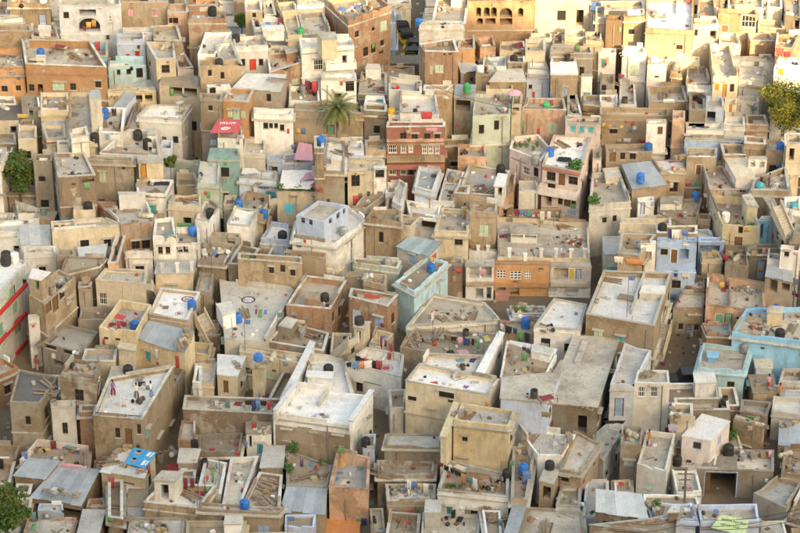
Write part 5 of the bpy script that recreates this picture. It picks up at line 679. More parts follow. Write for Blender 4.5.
((0,0,0),'h',[([(-50.1,284.1),(-46.1,284.1),(-45.9,286.6),(-50.1,286.7)],10.91,16.35,0.25,'white','tanr',[])]),
((0,0,1),'h',[([(-49.9,252.2),(-44.8,252.1),(-44.7,255.0),(-49.8,255.1)],7.71,15.8,0.4,'brick','tanr',[['dk',0,1.07,13.55,0.85,1.95],['wb',0,3.88,13.86,0.85,0.6],['w',0,1.43,11.02,1.0,1.1]])]),
((0,1,35),'h',[([(-24.3,222.0),(-20.6,222.0),(-20.5,224.7),(-24.3,224.7)],4.7,9.16,0.1,'cream','greyr',[['wg',0,1.62,7.38,0.85,1.1],['w',1,1.29,7.37,0.5,0.9]])]),
((0,3,55),'h',[([(-27.7,187.5),(-26.0,187.5),(-26.2,188.9),(-27.6,188.9)],1.25,4.29,0.5,'brick','cemr',[])]),
((0,3,63),'h',[([(21.9,182.7),(25.5,182.6),(25.4,185.3),(21.9,185.3)],0.76,6.19,0.25,'paleblue','cemr',[])]),
((0,0,33),'h',[([(20.5,225.3),(24.6,225.3),(24.7,229.4),(20.6,229.2)],5.03,9.5,0.1,'offw','greyr',[['wt',0,0.89,7.72,1.0,0.9]])]),
((0,0,10),'h',[([(7.5,283.8),(10.0,283.9),(10.0,286.9),(7.4,286.7)],10.88,14.93,0.5,'brickold','cemr',[])]),
((0,0,0),'h',[([(-48.1,279.9),(-45.5,279.8),(-45.4,283.8),(-48.1,283.7)],10.48,17.44,0.25,'offw','greyr',[['d',0,1.23,15.34,0.85,1.95],['wg',1,2.87,15.58,0.5,1.2]])]),
((0,0,19),'h',[([(-38.0,237.1),(-36.1,237.1),(-36.2,238.7),(-38.0,238.7)],6.21,14.28,0.5,'cem','tanr',[['wd',0,0.76,12.25,0.7,0.6],['wd',0,0.87,9.38,0.9,0.9]])]),
((0,0,55),'h',[([(-34.4,189.7),(-32.9,189.6),(-32.9,191.2),(-34.3,191.3)],1.46,4.23,0.5,'tan','cemr',[])]),
((0,1,56),'h',[([(-20.0,193.5),(-18.4,193.5),(-18.2,195.7),(-20.0,195.8)],1.85,5.07,0.1,'cem','cemr',[])]),
((0,2,16),'h',[([(43.2,283.5),(47.2,283.7),(47.2,287.5),(43.1,287.6)],10.85,14.63,0.5,'white','tanr',[])]),
((0,1,60),'h',[([(-2.0,191.6),(3.0,191.6),(3.1,193.8),(-2.1,194.0)],1.66,5.06,0.4,'brickold','tanr',[])]),
((0,1,67),'h',[([(43.0,250.4),(46.7,250.5),(46.6,253.8),(43.1,253.6)],7.54,14.51,0.25,'white','tanr',[])]),
((0,3,22),'h',[([(-18.3,235.2),(-17.1,235.3),(-17.1,237.5),(-18.3,237.5)],6.02,10.09,0.4,'offw','tanr',[])]),
((0,3,57),'h',[([(-14.1,197.9),(-11.8,198.0),(-11.8,199.9),(-14.2,199.9)],2.29,5.37,0.1,'white','tanr',[['wt',0,1.22,3.82,0.5,1.2]])]),
((0,0,41),'h',[([(-6.7,211.1),(-4.7,211.0),(-4.7,214.7),(-6.6,214.8)],3.6,6.52,0.25,'cream','tanr',[])]),
((0,2,5),'h',[([(-18.2,281.1),(-15.2,281.2),(-15.1,284.1),(-18.0,284.1)],10.61,16.74,0.4,'offw','greyr',[])]),
((0,0,1),'h',[([(-47.5,263.8),(-45.1,263.7),(-45.2,265.9),(-47.5,266.0)],8.87,14.75,0.5,'white','tanr',[['w',0,0.97,12.72,1.0,1.1]])]),
((0,2,0),'h',[([(-41.0,284.3),(-38.0,284.3),(-38.1,288.3),(-40.9,288.4)],10.93,18.95,0.4,'tan','cemr',[['d',0,1.6,13.8,0.85,1.95]])]),
((0,2,20),'h',[([(-25.4,241.9),(-24.0,241.8),(-24.1,244.0),(-25.2,244.1)],6.68,13.46,0.5,'paleblue','cemr',[])]),
((0,0,53),'h',[([(-29.2,197.5),(-27.7,197.6),(-27.7,198.8),(-29.3,198.8)],2.25,7.93,0.4,'brick','tanr',[])]),
((0,1,51),'h',[([(33.9,208.5),(35.4,208.5),(35.6,210.2),(33.9,210.1)],3.35,6.17,0.1,'paleblue','cemr',[])]),
((0,2,36),'h',[([(-20.2,219.4),(-18.6,219.5),(-18.6,223.4),(-20.0,223.4)],4.44,8.55,0.4,'cem','cemr',[])]),
((0,3,68),'h',[([(-37.6,233.9),(-35.8,233.8),(-35.7,235.3),(-37.7,235.2)],5.88,9.24,0.1,'tan','cemr',[])]),
((0,2,60),'h',[([(-3.4,195.2),(-2.3,195.2),(-2.2,197.9),(-3.4,197.8)],2.02,5.45,0.25,'paleblue','tanr',[])]),
((0,3,56),'h',[([(-24.1,187.5),(-22.4,187.4),(-22.5,190.1),(-24.1,190.1)],1.24,4.37,0.1,'paleblue','tanr',[])]),
((0,1,33),'h',[([(28.2,229.1),(31.7,229.0),(31.6,230.7),(28.0,230.6)],5.4,9.7,0.25,'paleblue','cemr',[])]),
((0,3,59),'h',[([(-13.1,181.9),(-9.2,182.0),(-9.1,184.6),(-13.1,184.5)],0.69,3.5,0.1,'paleblue','cemr',[['wg',0,1.86,1.75,0.7,0.6]])]),
((0,1,25),'h',[([(4.3,245.3),(7.5,245.4),(7.5,247.4),(4.3,247.2)],7.03,12.0,0.5,'tan','cemr',[['w',0,1.62,10.04,1.0,0.6]])]),
((0,0,56),'h',[([(-27.7,193.7),(-26.2,193.7),(-26.2,195.0),(-27.8,195.2)],1.87,4.34,0.25,'brickold','tanr',[])]),
((1,1,56),'h',[([(-20.0,190.7),(-18.4,190.7),(-18.4,193.4),(-19.9,193.3)],1.57,4.37,0.4,'cem','cemr',[])]),
((0,0,0),'h',[([(-53.5,281.2),(-48.5,281.2),(-48.5,283.7),(-53.6,283.6)],10.62,15.55,0.5,'cem','greyr',[])]),
((0,2,34),'h',[([(-45.3,224.4),(-40.9,224.4),(-41.0,228.0),(-45.3,228.0)],4.94,8.7,0.4,'cem','cemr',[['w',0,0.98,6.71,0.5,0.9]])]),
((0,3,59),'h',[([(-2.9,181.5),(-1.7,181.6),(-1.7,184.6),(-2.9,184.4)],0.65,3.1,0.25,'brick','tanr',[])]),
((0,0,9),'h',[([(-3.6,284.2),(-0.7,284.2),(-0.7,288.3),(-3.6,288.3)],10.92,13.55,0.5,'paleblue','tanr',[])]),
((0,0,57),'h',[([(-20.3,197.0),(-18.7,197.1),(-18.9,200.3),(-20.2,200.4)],2.2,5.35,0.25,'brick','cemr',[])]),
((0,2,53),'h',[([(-30.1,207.5),(-26.9,207.4),(-27.0,209.8),(-30.0,209.8)],3.24,7.52,0.4,'cream','greyr',[])]),
((0,3,63),'h',[([(19.1,189.7),(20.6,189.8),(20.7,192.0),(19.2,191.9)],1.47,4.31,0.25,'cream','tanr',[])]),
((0,1,9),'h',[([(3.2,281.3),(6.6,281.4),(6.5,284.3),(3.2,284.3)],10.63,13.55,0.1,'brick','cemr',[])]),
((0,2,16),'h',[([(41.0,277.6),(44.7,277.5),(44.7,281.6),(41.0,281.6)],10.25,15.09,0.1,'white','cemr',[])]),
((0,2,15),'h',[([(26.9,273.5),(30.1,273.3),(30.3,277.1),(26.8,277.1)],9.83,17.45,0.4,'offw','greyr',[])]),
((0,1,32),'h',[([(40.7,233.6),(43.9,233.6),(43.8,236.1),(40.6,236.1)],5.86,10.14,0.4,'white','tanr',[])]),
((0,2,68),'h',[([(-45.5,241.7),(-41.1,241.8),(-41.1,244.9),(-45.4,244.8)],6.67,12.21,0.5,'brickold','tanr',[['d',1,1.78,9.86,0.85,1.95]])]),
((0,3,12),'h',[([(-2.0,258.1),(1.6,258.0),(1.6,261.3),(-2.1,261.3)],8.3,14.46,0.5,'brick','cemr',[])]),
((0,1,40),'h',[([(-5.7,222.4),(-2.2,222.3),(-2.1,223.4),(-5.9,223.4)],4.73,8.53,0.1,'cem','tanr',[])]),
((0,3,59),'h',[([(-10.1,185.2),(-7.5,185.0),(-7.4,187.1),(-10.1,187.0)],1.0,3.8,0.25,'paleblue','tanr',[['w',0,1.14,2.01,0.85,1.2]])]),
((0,2,50),'h',[([(39.9,217.0),(45.0,216.9),(44.9,220.2),(39.9,220.2)],4.19,10.2,0.1,'white','greyr',[['wd',0,3.74,8.67,0.9,1.2],['w',0,1.45,5.68,0.9,0.6],['wt',0,3.99,5.71,0.85,0.9],['wd',3,1.83,8.41,0.85,0.9]])])]
ITEMS=[
('tank','blue',-39.5,257.0,17.5,0.8,(0,0,1)),
('tank','white',-39.9,264.4,20.6,0.8,(0,0,0)),
('tank','white',-32.2,263.0,20.9,0.8,(0,1,0)),
('tank','black',-28.5,263.6,21.0,0.8,(0,1,0)),
('tank','grey',-41.4,259.5,17.5,0.8,(0,0,1)),
('tank','grey',-21.8,250.9,16.6,0.8,(0,0,8)),
('tank','blue',-31.6,247.4,14.5,0.8,(0,0,3)),
('cw','yellow',-34.7,262.2,19.1,0.0,0.6,0.7,(0,3,0)),
('cw','orange',-34.1,262.2,19.3,0.0,0.5,0.8,(0,3,0)),
('cw','maroon',-35.2,262.2,18.7,0.0,0.4,0.5,(0,3,0)),
('cf','orange',-31.5,257.0,16.4,0.1,0.6,1.5,(0,3,2)),
('cf','pink',-33.2,255.9,17.5,-0.0,0.6,0.8,(0,1,1)),
('cw','green',-24.6,250.6,16.1,-0.2,0.4,0.8,(0,2,3)),
('cw','teal',-23.2,250.4,15.8,-0.2,0.6,0.4,(0,2,3)),
('cw','yellow',-40.6,248.3,14.3,-0.1,1.2,0.5,(0,2,68)),
('cw','blue',-41.6,253.7,16.5,0.0,0.4,0.6,(0,0,1)),
('cs','red',-33.7,260.9,16.5,0.3,0.5,1.0,(0,1,1)),
('junk','planks',-36.0,257.1,17.5,65,(0,1,1)),
('junk','planks',-35.4,256.4,17.5,23,(1,1,1)),
('junk','sacks',-39.4,263.7,18.1,64,(0,2,1)),
('junk','bricks',-40.4,261.5,18.1,67,(0,2,1)),
('junk','boxes',-31.1,248.1,14.5,30,(1,0,3)),
('junk','barrel',-30.7,248.1,14.5,0,(0,0,3)),
('junk','pots',-31.8,246.8,14.5,1,(0,0,3)),
('junk','boxes',-30.0,245.5,14.5,47,(0,0,3)),
('junk','sacks',-23.4,248.9,14.7,74,(0,1,3)),
('dish',-23.7,248.8,14.7,(0,1,3)),
('junk','boxes',-42.2,254.2,16.8,54,(0,0,1)),
('junk','planks',-43.4,258.6,16.8,8,(0,0,1)),
('junk','sacks',-25.7,256.8,18.5,18,(0,1,2)),
('dish',-23.5,248.9,14.7,(1,1,3)),
('tank','black',-20.8,261.3,20.6,0.9,(0,2,5)),
('tank','green',-10.9,257.9,19.5,0.8,(0,0,6)),
('tank','black',-18.0,257.5,19.1,0.8,(0,0,5)),
('tank','black',-19.4,250.4,19.2,0.8,(0,0,7)),
('tank','yellow',-0.9,244.2,16.0,0.8,(-1,0,25)),
('tank','grey',-10.5,251.7,15.5,0.8,(0,0,66)),
('tree',-18.5,273.0,9.8,2.6,'bush',5.4,'small green tree standing between pale houses at the top left'),
('palm',-6.5,242.1,6.7,11.5,'tall date palm with a grey trunk and spreading fronds'),
('cf','blue',-6.6,262.9,20.6,-0.4,0.8,1.5,(0,0,4)),
('cf','blue',-4.7,263.8,20.6,0.4,1.4,1.1,(0,3,4)),
('cf','white',-5.5,262.9,20.6,0.2,0.8,0.8,(0,3,4)),
('cf','blue',-14.7,262.3,19.3,0.1,0.7,1.6,(0,2,5)),
('cs','maroon',-13.3,261.5,19.3,-0.2,0.5,0.8,(0,1,5)),
('cs','maroon',-9.7,251.2,15.5,-0.4,0.3,0.5,(0,0,66)),
('cf','black',-9.3,251.2,15.5,-0.1,0.3,0.7,(0,0,66)),
('cw','blue',-10.3,245.2,14.0,-0.1,0.5,0.7,(0,2,23)),
('cw','yellow',-10.8,245.2,14.0,-0.1,0.4,0.6,(0,2,23)),
('cw','red',-11.8,243.2,14.9,-0.1,0.3,0.6,(0,1,69)),
('cf','teal',-2.2,249.8,15.4,-0.3,0.8,0.8,(0,1,66)),
('cw','blue',-6.9,254.7,17.4,0.2,0.4,0.4,(0,3,6)),
('cw','red',-6.3,250.3,17.3,0.1,0.3,0.5,(0,2,66)),
('cf','green',-3.4,255.9,14.8,-0.3,0.3,0.7,(0,2,66)),
('cf','red',-2.9,255.5,14.8,-0.0,0.3,0.8,(0,1,66)),
('cf','yellow',-16.9,243.2,14.9,-0.1,0.3,0.8,(0,1,69)),
('cw','green',-3.0,260.9,17.1,0.7,0.4,0.5,(0,1,6)),
('banner',[(-16.7,242.5),(-19.2,242.7),(-19.8,239.8),(-16.8,239.9)],16.5,'sloping red banner with upside down white lettering below the orange boarded house'),
('junk','boxes',-18.9,247.4,17.9,62,(0,0,8)),
('junk','pots',-14.5,255.9,19.1,19,(0,1,5)),
('junk','pots',-13.6,254.6,17.4,23,(0,2,7)),
('junk','boxes',-4.1,257.3,14.8,85,(0,2,66)),
('junk','sacks',-3.2,257.3,14.8,4,(0,2,66)),
('junk','planks',-4.8,251.0,17.1,60,(0,2,66)),
('junk','barrel',-4.2,246.6,15.7,30,(0,1,66)),
('junk','bricks',-20.6,250.0,19.2,9,(0,2,8)),
('junk','planks',-13.0,248.3,18.5,25,(0,1,7)),
('junk','boxes',-3.3,261.2,20.6,26,(0,3,4)),
('band',45,0,2.5,5.9,17.2,17.7,0.9,'white','balcony'),
('line','mkr',-10.2,251.4,-8.9,251.0,15.5,(0,2,66)),
('cl','maroon',-10.0,251.3,17.1,-0.2,0.6,1.1,(0,2,66)),
('cl','black',-9.6,251.2,17.0,-0.2,0.6,1.3,(0,2,66)),
('cl','red',-9.2,251.1,17.1,-0.2,0.7,1.3,(0,2,66)),
('rick',0.6,277.9,10.3,0.25,(0,3,4)),
('rick',1.6,275.3,10.0,1.45,(0,0,12)),
('rick',1.4,273.3,9.8,1.62,(1,0,12)),
('rick',1.2,271.3,9.6,1.5,(2,0,12)),
('rick',0.1,280.1,10.5,0.3,(0,3,9)),
('tank','blue',2.1,258.6,20.4,0.8,(0,2,12)),
('tank','green',15.7,248.4,14.7,0.8,(0,3,14)),
('tank','green',7.2,249.3,16.6,0.8,(0,0,13)),
('tank','white',12.1,263.9,21.0,0.8,(0,3,10)),
('tank','white',8.7,253.2,17.1,0.8,(0,2,13)),
('tank','black',12.5,256.6,16.8,0.8,(0,2,13)),
('cw','orange',3.3,257.9,18.9,0.0,0.4,0.5,(0,0,12)),
('cw','red',2.8,242.5,17.0,-0.1,1.2,1.0,(0,2,25)),
('cf','red',1.9,245.3,16.7,0.0,0.4,0.7,(0,2,25)),
('cw','pink',3.3,240.1,16.5,0.0,1.2,0.4,(0,1,25)),
('cf','pink',12.9,252.1,16.8,-0.1,0.4,1.0,(0,2,14)),
('cf','red',15.5,250.1,14.7,-0.1,0.9,0.5,(0,1,13)),
('cs','maroon',14.5,250.5,14.7,0.0,0.3,0.6,(0,0,14)),
('cs','red',16.4,250.1,14.7,0.5,0.3,0.6,(0,1,14)),
('cs','green',19.6,258.1,17.5,-0.2,0.4,0.7,(0,2,14)),
('cw','teal',20.5,254.1,14.2,0.0,0.8,0.6,(0,1,14)),
('cf','orange',17.9,256.6,17.1,-0.0,0.3,0.6,(0,2,14)),
('cf','blue',18.4,256.6,17.1,-0.2,0.3,0.6,(0,2,14)),
('cf','black',17.7,256.6,17.1,0.3,0.3,0.6,(0,2,14)),
('cw','red',14.6,253.6,14.4,0.1,0.3,0.8,(0,2,14)),
('cw','blue',16.4,251.8,15.2,0.0,0.3,0.6,(0,2,14)),
('cw','yellow',20.6,251.3,13.2,-0.2,1.1,0.2,(0,1,14)),
('cw','red',6.2,248.8,13.0,-0.1,0.4,0.3,(0,1,25)),
('cw','green',13.2,247.8,13.4,-0.1,0.3,1.4,(0,3,14)),
('cs','pink',10.3,249.1,15.5,0.2,0.3,0.4,(0,0,14)),
('cw','red',14.9,247.7,12.8,-0.1,0.3,0.7,(0,3,14)),
('cf','blue',20.9,253.7,13.7,-0.4,0.3,0.8,(0,1,14)),
('umbrella',12.2,247.0,16.0,'faded pink parasol on the roof beside the salmon box house'),
('junk','boxes',2.7,243.0,16.7,8,(0,2,25)),
('junk','planks',7.2,249.1,16.6,70,(0,0,13)),
('junk','pots',4.4,258.4,20.4,76,(0,2,12)),
('junk','boxes',5.2,255.8,19.4,95,(0,1,12)),
('junk','sacks',6.1,258.4,20.4,66,(0,2,12)),
('junk','bricks',8.9,247.5,15.5,28,(0,0,13)),
('junk','boxes',11.0,247.2,15.5,73,(0,3,13)),
('junk','bricks',15.0,261.2,17.6,77,(0,3,10)),
('junk','boxes',18.7,248.7,14.8,40,(0,1,14)),
('junk','planks',9.5,253.0,17.1,71,(0,2,13)),
('junk','bricks',12.0,252.0,16.8,79,(0,2,13)),
('dish',4.8,247.7,15.8,(0,2,25)),
('steppedwall',13.0,269.7,20.7,271.7,11.5,15.7,21.5,'tall stepped masonry wall climbing to the right at the top edge'),
('tarp','blue',[(21.2,263.5),(22.4,263.1),(22.6,265.6),(21.6,265.9)],20.3,0.9,(-1,1,11)),
('tank','white',25.5,260.6,20.6,0.8,(1,0,15)),
('tank','white',26.2,260.6,20.6,0.8,(0,0,15)),
('tank','black',32.4,249.4,15.4,0.8,(0,3,17)),
('tank','grey',30.2,255.2,16.5,0.8,(0,0,17)),
('tank','white',27.8,255.3,17.3,0.8,(0,0,17)),
('tank','white',34.6,257.5,17.9,0.8,(0,2,17)),
('tank','white',40.6,249.3,19.5,0.8,(0,0,18)),
('cf','red',31.6,259.1,20.2,0.1,0.5,0.8,(0,3,15)),
('cf','orange',29.2,261.6,20.2,0.1,1.1,0.8,(0,3,15)),
('cf','teal',29.2,260.5,20.2,0.3,0.8,0.6,(0,3,15)),
('cw','green',24.3,259.3,19.7,0.0,0.3,0.6,(0,0,15)),
('cw','green',22.6,261.0,17.8,0.0,0.3,1.0,(0,2,14)),
('cw','red',24.5,256.5,15.4,-0.2,0.5,0.4,(0,0,17)),
('cw','red',24.2,259.3,13.9,0.0,0.3,0.5,(0,1,14)),
('cw','red',41.2,253.7,19.5,-0.2,0.8,0.9,(0,2,18)),
('cw','maroon',42.0,253.5,19.3,-0.2,0.8,0.6,(0,2,18)),
('cw','yellow',38.7,250.8,16.5,-0.2,0.4,0.4,(0,2,67)),
('cw','red',24.3,247.7,14.0,-0.0,0.4,0.3,(1,1,26)),
('cw','yellow',23.8,247.7,13.3,-0.0,0.4,0.4,(0,1,26)),
('cw','blue',23.1,247.8,13.4,-0.0,0.4,0.4,(0,1,26)),
('cw','orange',22.6,247.8,13.3,-0.0,0.4,0.4,(0,1,26)),
('cw','yellow',21.9,247.8,13.5,-0.0,0.4,0.4,(0,2,26)),
('cw','red',25.0,247.7,13.7,-0.0,0.4,0.4,(1,2,29)),
('cw','teal',24.8,247.7,13.0,-0.0,0.4,0.5,(0,1,26)),
('cw','teal',22.5,257.8,16.4,-0.1,0.4,1.0,(0,2,14)),
('cw','orange',22.9,257.8,16.7,-0.1,0.4,0.8,(0,2,14)),
('cf','navy',32.5,246.0,14.1,-0.1,1.0,0.6,(0,0,67)),
('cf','pink',30.8,253.3,14.7,0.3,0.3,0.7,(0,3,17)),
('cs','red',32.4,265.4,20.2,-0.3,0.4,0.8,(0,1,15)),
('cf','maroon',31.7,250.2,15.4,0.3,0.5,1.1,(0,3,17)),
('cw','teal',38.1,248.8,15.0,-0.1,0.7,0.4,(0,0,67)),
('cf','red',29.4,262.3,20.2,-0.3,0.4,0.5,(0,0,15)),
('dish',30.2,255.6,16.5,(0,0,17)),
('junk','bricks',24.5,257.1,17.7,54,(0,3,15)),
('junk','boxes',28.4,262.3,20.2,47,(0,0,15)),
('junk','boxes',39.6,256.1,17.0,20,(0,0,18)),
('junk','barrel',40.1,256.1,17.0,87,(0,0,18)),
('junk','planks',28.6,252.2,14.7,4,(0,2,29)),
('junk','boxes',29.3,253.5,14.7,86,(0,3,17)),
('junk','boxes',22.7,252.9,14.1,66,(1,1,14)),
('junk','sacks',39.3,253.5,16.8,84,(0,0,18)),
('junk','pots',25.3,254.7,14.5,30,(0,0,17)),
('junk','bricks',24.8,252.0,14.5,52,(0,1,14)),
('junk','sacks',38.0,251.4,16.8,20,(0,2,67)),
('junk','pots',31.9,250.2,15.4,94,(0,3,17)),
('junk','planks',42.5,256.6,19.5,75,(0,1,16)),
('junk','boxes',43.5,257.1,19.5,1,(0,1,16)),
('tree',41.2,245.7,7.1,7.6,'round',10.2,'big round yellow green tree catching the sun at the right edge'),
('tree',-40.0,238.6,6.4,5.2,'loose',5.8,'loose olive green tree growing beside the dark lane at left'),
('tank','black',-27.8,243.9,13.6,0.9,(0,3,3)),
('tank','black',-26.6,241.6,13.6,0.9,(0,2,20)),
('tank','black',-31.8,230.9,11.6,0.9,(0,0,21)),
('tank','black',-28.5,231.9,11.6,0.8,(0,2,21)),
('tank','black',-38.5,219.2,12.1,0.9,(1,2,34)),
('tank','white',-37.6,218.8,12.1,0.8,(0,2,34)),
('tank','blue',-21.0,228.2,10.3,0.8,(0,1,21)),
('tank','black',-32.0,240.7,14.8,0.8,(0,2,19)),
('cw','green',-31.9,232.0,14.0,0.2,0.6,0.7,(0,3,19)),
('cw','green',-21.9,231.1,9.8,-0.1,1.8,0.8,(1,1,21)),
('cs','teal',-36.9,234.4,9.1,0.3,0.5,0.9,(0,3,68)),
('cw','red',-36.0,233.8,9.2,-0.0,0.3,0.4,(0,3,68)),
('cw','blue',-35.7,235.2,8.6,1.5,2.0,0.3,(0,0,21)),
('cw','teal',-34.4,231.6,10.4,0.2,0.8,0.3,(0,0,21)),
('cw','green',-25.0,232.2,10.9,-0.1,0.4,0.4,(0,1,21)),
('cf','brown',-29.9,231.9,11.6,0.2,0.9,0.5,(0,0,21)),
('cw','red',-30.5,231.5,11.6,-1.0,0.8,0.4,(0,0,21)),
('cf','black',-24.6,235.1,12.7,-0.0,1.6,1.0,(0,3,20)),
('tree',-24.1,238.9,6.4,1.8,'bush',7.1,'small bright green bush beside the small yellow hut'),
('junk','mat',-25.5,232.9,12.7,36,(0,2,21)),
('junk','planks',-22.5,233.1,11.7,6,(0,1,21)),
('junk','planks',-22.0,233.3,11.7,33,(1,1,21)),
('junk','bricks',-41.9,237.0,13.5,84,(0,0,68)),
('junk','sacks',-40.7,236.0,8.2,37,(0,3,68)),
('junk','boxes',-26.7,234.6,12.7,4,(0,3,20)),
('junk','bricks',-36.8,224.8,10.0,53,(0,2,34)),
('junk','bricks',-36.1,224.9,10.0,31,(0,0,35)),
('junk','pots',-25.7,234.9,12.7,21,(0,3,20)),
('junk','boxes',-23.3,247.9,14.7,50,(0,1,3)),
('junk','planks',-35.5,240.1,14.6,8,(0,2,19)),
('junk','planks',-27.5,231.0,11.6,43,(0,3,19)),
('person','white','black',-22.1,249.0,7.4,0.9,(-1,0,22)),
('person','grey','white',-22.5,246.7,7.2,-2.1,(-1,1,20)),
('tarp','pink',[(-11.1,239.2),(-9.1,239.0),(-9.3,242.9),(-10.7,243.6)],13.4,1.2,(0,0,23)),
('tarp','white',[(-12.5,234.7),(-9.2,234.5),(-8.4,239.0),(-12.3,239.0)],12.3,0.8,(0,3,23)),
('tarp','red',[(-9.2,234.2),(-7.9,232.3),(-8.1,235.4),(-8.6,235.4)],12.9,0.6,(-1,3,23)),
('tarp','pink',[(-10.3,236.1),(-8.3,236.7),(-8.6,238.5),(-9.8,237.9)],12.5,1.0,(0,3,23)),
('tarp','white',[(-16.6,238.2),(-14.5,238.5),(-15.3,239.7),(-16.5,239.7)],12.2,0.7,(0,3,22)),
('tank','blue',-8.0,235.1,17.0,0.8,(0,2,23)),
('tank','blue',-16.7,234.9,9.9,0.8,(0,3,22)),
('tank','blue',-14.0,232.9,9.9,0.8,(0,0,24)),
('tank','black',-19.4,231.3,10.7,0.8,(0,1,21)),
('tank','black',-12.0,229.9,8.7,0.9,(0,0,24)),
('tank','grey',-5.7,226.9,10.9,0.8,(0,3,24)),
('cw','blue',-14.4,237.5,11.2,-0.2,0.8,0.5,(0,3,22)),
('cw','teal',-13.9,237.4,11.2,-0.2,0.5,0.3,(0,3,22)),
('cf','green',-7.5,243.7,13.2,-0.4,0.5,0.6,(0,2,23)),
('cw','green',-18.2,238.5,13.6,-0.1,0.4,0.7,(0,3,22)),
('cw','green',-19.7,233.7,12.1,-0.1,0.5,0.8,(1,3,22)),
('cw','red',-20.0,233.7,12.3,-0.1,0.3,0.4,(0,3,22)),
('cf','teal',-15.8,235.9,9.9,-0.3,0.5,0.5,(0,0,24)),
('cw','green',-15.0,222.6,10.3,-0.2,0.3,0.7,(0,2,39)),
('cf','cream',-18.9,227.6,9.1,0.1,0.4,0.7,(0,1,35)),
('cf','cream',-18.3,227.5,9.1,0.3,0.4,0.6,(0,2,39)),
('cs','yellow',-19.0,225.9,9.1,0.5,0.3,0.4,(0,2,36)),
('cf','black',-18.4,225.9,9.1,-0.1,0.3,0.7,(0,2,36)),
('cw','blue',-10.1,225.3,10.7,-0.3,0.6,0.5,(0,3,24)),
('cw','red',-9.5,225.1,11.2,-0.3,0.3,0.4,(0,3,24)),
('cw','red',-4.6,235.0,10.8,0.1,0.6,1.2,(0,2,24)),
('cw','brown',-4.1,235.0,11.2,0.1,0.4,0.9,(0,2,24)),
('cf','maroon',-1.9,224.6,8.7,-0.3,0.5,0.7,(0,0,43)),
('cw','blue',-11.3,243.2,13.1,-0.1,0.4,0.5,(0,0,23)),
('cs','yellow',-7.8,243.7,13.2,0.3,0.3,0.5,(0,2,23)),
('cw','white',-18.7,236.8,11.0,1.6,1.0,0.4,(0,3,22)),
('ring',182,-9.4,227.0,10.9,0.4,'red'),
('ring',182,-6.8,226.5,10.9,0.6,'grey'),
('ring',182,-5.1,229.5,10.9,0.3,'green'),
('plant',-12.4,235.0,11.5,1.2,(0,3,22)),
('plant',-10.4,234.9,11.5,1.0,(1,2,24)),
('plant',-9.2,234.8,11.5,0.8,(0,2,24)),
('plant',-10.8,234.9,11.5,0.9,(0,1,22)),
('stairs',168,-13.4,237.4,7.5,-12.7,234.6,11.2,1.4),
('junk','boxes',-11.7,235.1,11.5,62,(0,2,24)),
('junk','planks',-11.3,235.0,11.5,74,(1,2,24)),
('junk','pots',-14.9,223.4,10.0,61,(0,0,40)),
('junk','boxes',-19.7,227.0,9.1,39,(0,2,36)),
('junk','sacks',-17.8,226.5,9.1,17,(0,2,36)),
('junk','planks',-4.9,235.4,13.7,68,(0,3,23)),
('junk','boxes',-5.1,235.4,13.7,75,(0,3,23)),
('junk','planks',-3.8,233.2,11.1,35,(0,1,24)),
('junk','sacks',-15.0,241.1,13.3,17,(0,1,22)),
('junk','bricks',-15.4,240.7,13.3,98,(0,1,22)),
('dish',-2.5,234.9,12.1,(0,3,23)),
('junk','planks',-9.5,234.9,11.5,92,(0,2,24)),
('junk','boxes',-7.3,241.0,14.3,1,(0,2,23)),
('band',193,0,0.0,6.1,13.0,13.6,0.5,'tan','balcony'),
('band',193,0,0.0,6.0,12.2,12.7,0.6,'redbrown','awning'),
('band',193,0,0.0,6.0,15.2,15.5,0.2,'salmon','band'),
('band',193,0,0.0,6.0,14.8,15.0,0.1,'tan','band'),
('band',195,0,-0.1,4.2,10.4,11.4,0.9,'pinkwhite','balcony'),
('band',195,0,0.1,4.2,13.1,13.3,0.35,'redbrown','awning'),
('tank','green',15.8,248.4,14.7,0.8,(1,3,14)),
('tank','blue',15.8,241.2,12.9,0.8,(0,0,26)),
('tank','black',10.6,240.2,11.1,0.9,(0,1,27)),
('tank','grey',5.5,238.8,11.2,0.8,(0,0,27)),
('tank','grey',14.2,240.0,12.5,0.8,(0,0,26)),
('cf','maroon',12.2,236.1,8.4,-0.3,0.5,0.6,(0,2,28)),
('cf','blue',14.4,235.8,8.4,0.2,0.4,0.6,(0,2,28)),
('cf','red',15.2,235.6,8.4,-0.2,0.4,0.6,(0,2,28)),
('cf','teal',13.1,236.1,8.4,-0.1,0.4,0.5,(0,2,28)),
('cf','white',13.9,236.0,8.4,-0.2,0.4,0.5,(0,2,28)),
('cf','cream',15.7,235.6,8.4,0.4,0.3,0.5,(0,2,28)),
('cf','cream',10.8,232.8,8.5,-0.1,0.8,0.7,(0,0,28)),
('cf','maroon',10.6,231.3,8.5,0.1,0.9,0.7,(0,0,28)),
('cf','red',11.8,233.5,8.5,0.2,0.3,0.6,(0,0,28)),
('cs','red',14.0,233.2,8.5,-0.4,0.3,0.4,(0,2,28)),
('cf','green',12.7,232.0,8.5,-0.1,1.6,0.5,(0,0,28)),
('cw','red',3.4,225.6,9.1,1.0,0.8,0.7,(0,2,43)),
('cs','yellow',3.2,224.1,9.2,0.1,0.3,0.6,(0,2,43)),
('cw','green',18.1,236.7,9.3,-0.4,0.6,0.6,(0,2,28)),
('cf','red',20.0,237.6,11.1,-0.3,0.3,0.6,(0,0,29)),
('cf','red',20.1,236.0,11.1,-0.3,0.4,0.7,(0,0,30)),
('cw','green',19.1,238.3,11.2,1.4,0.7,0.7,(0,3,26)),
('cs','teal',6.7,228.3,10.9,-0.2,0.3,0.6,(0,0,28)),
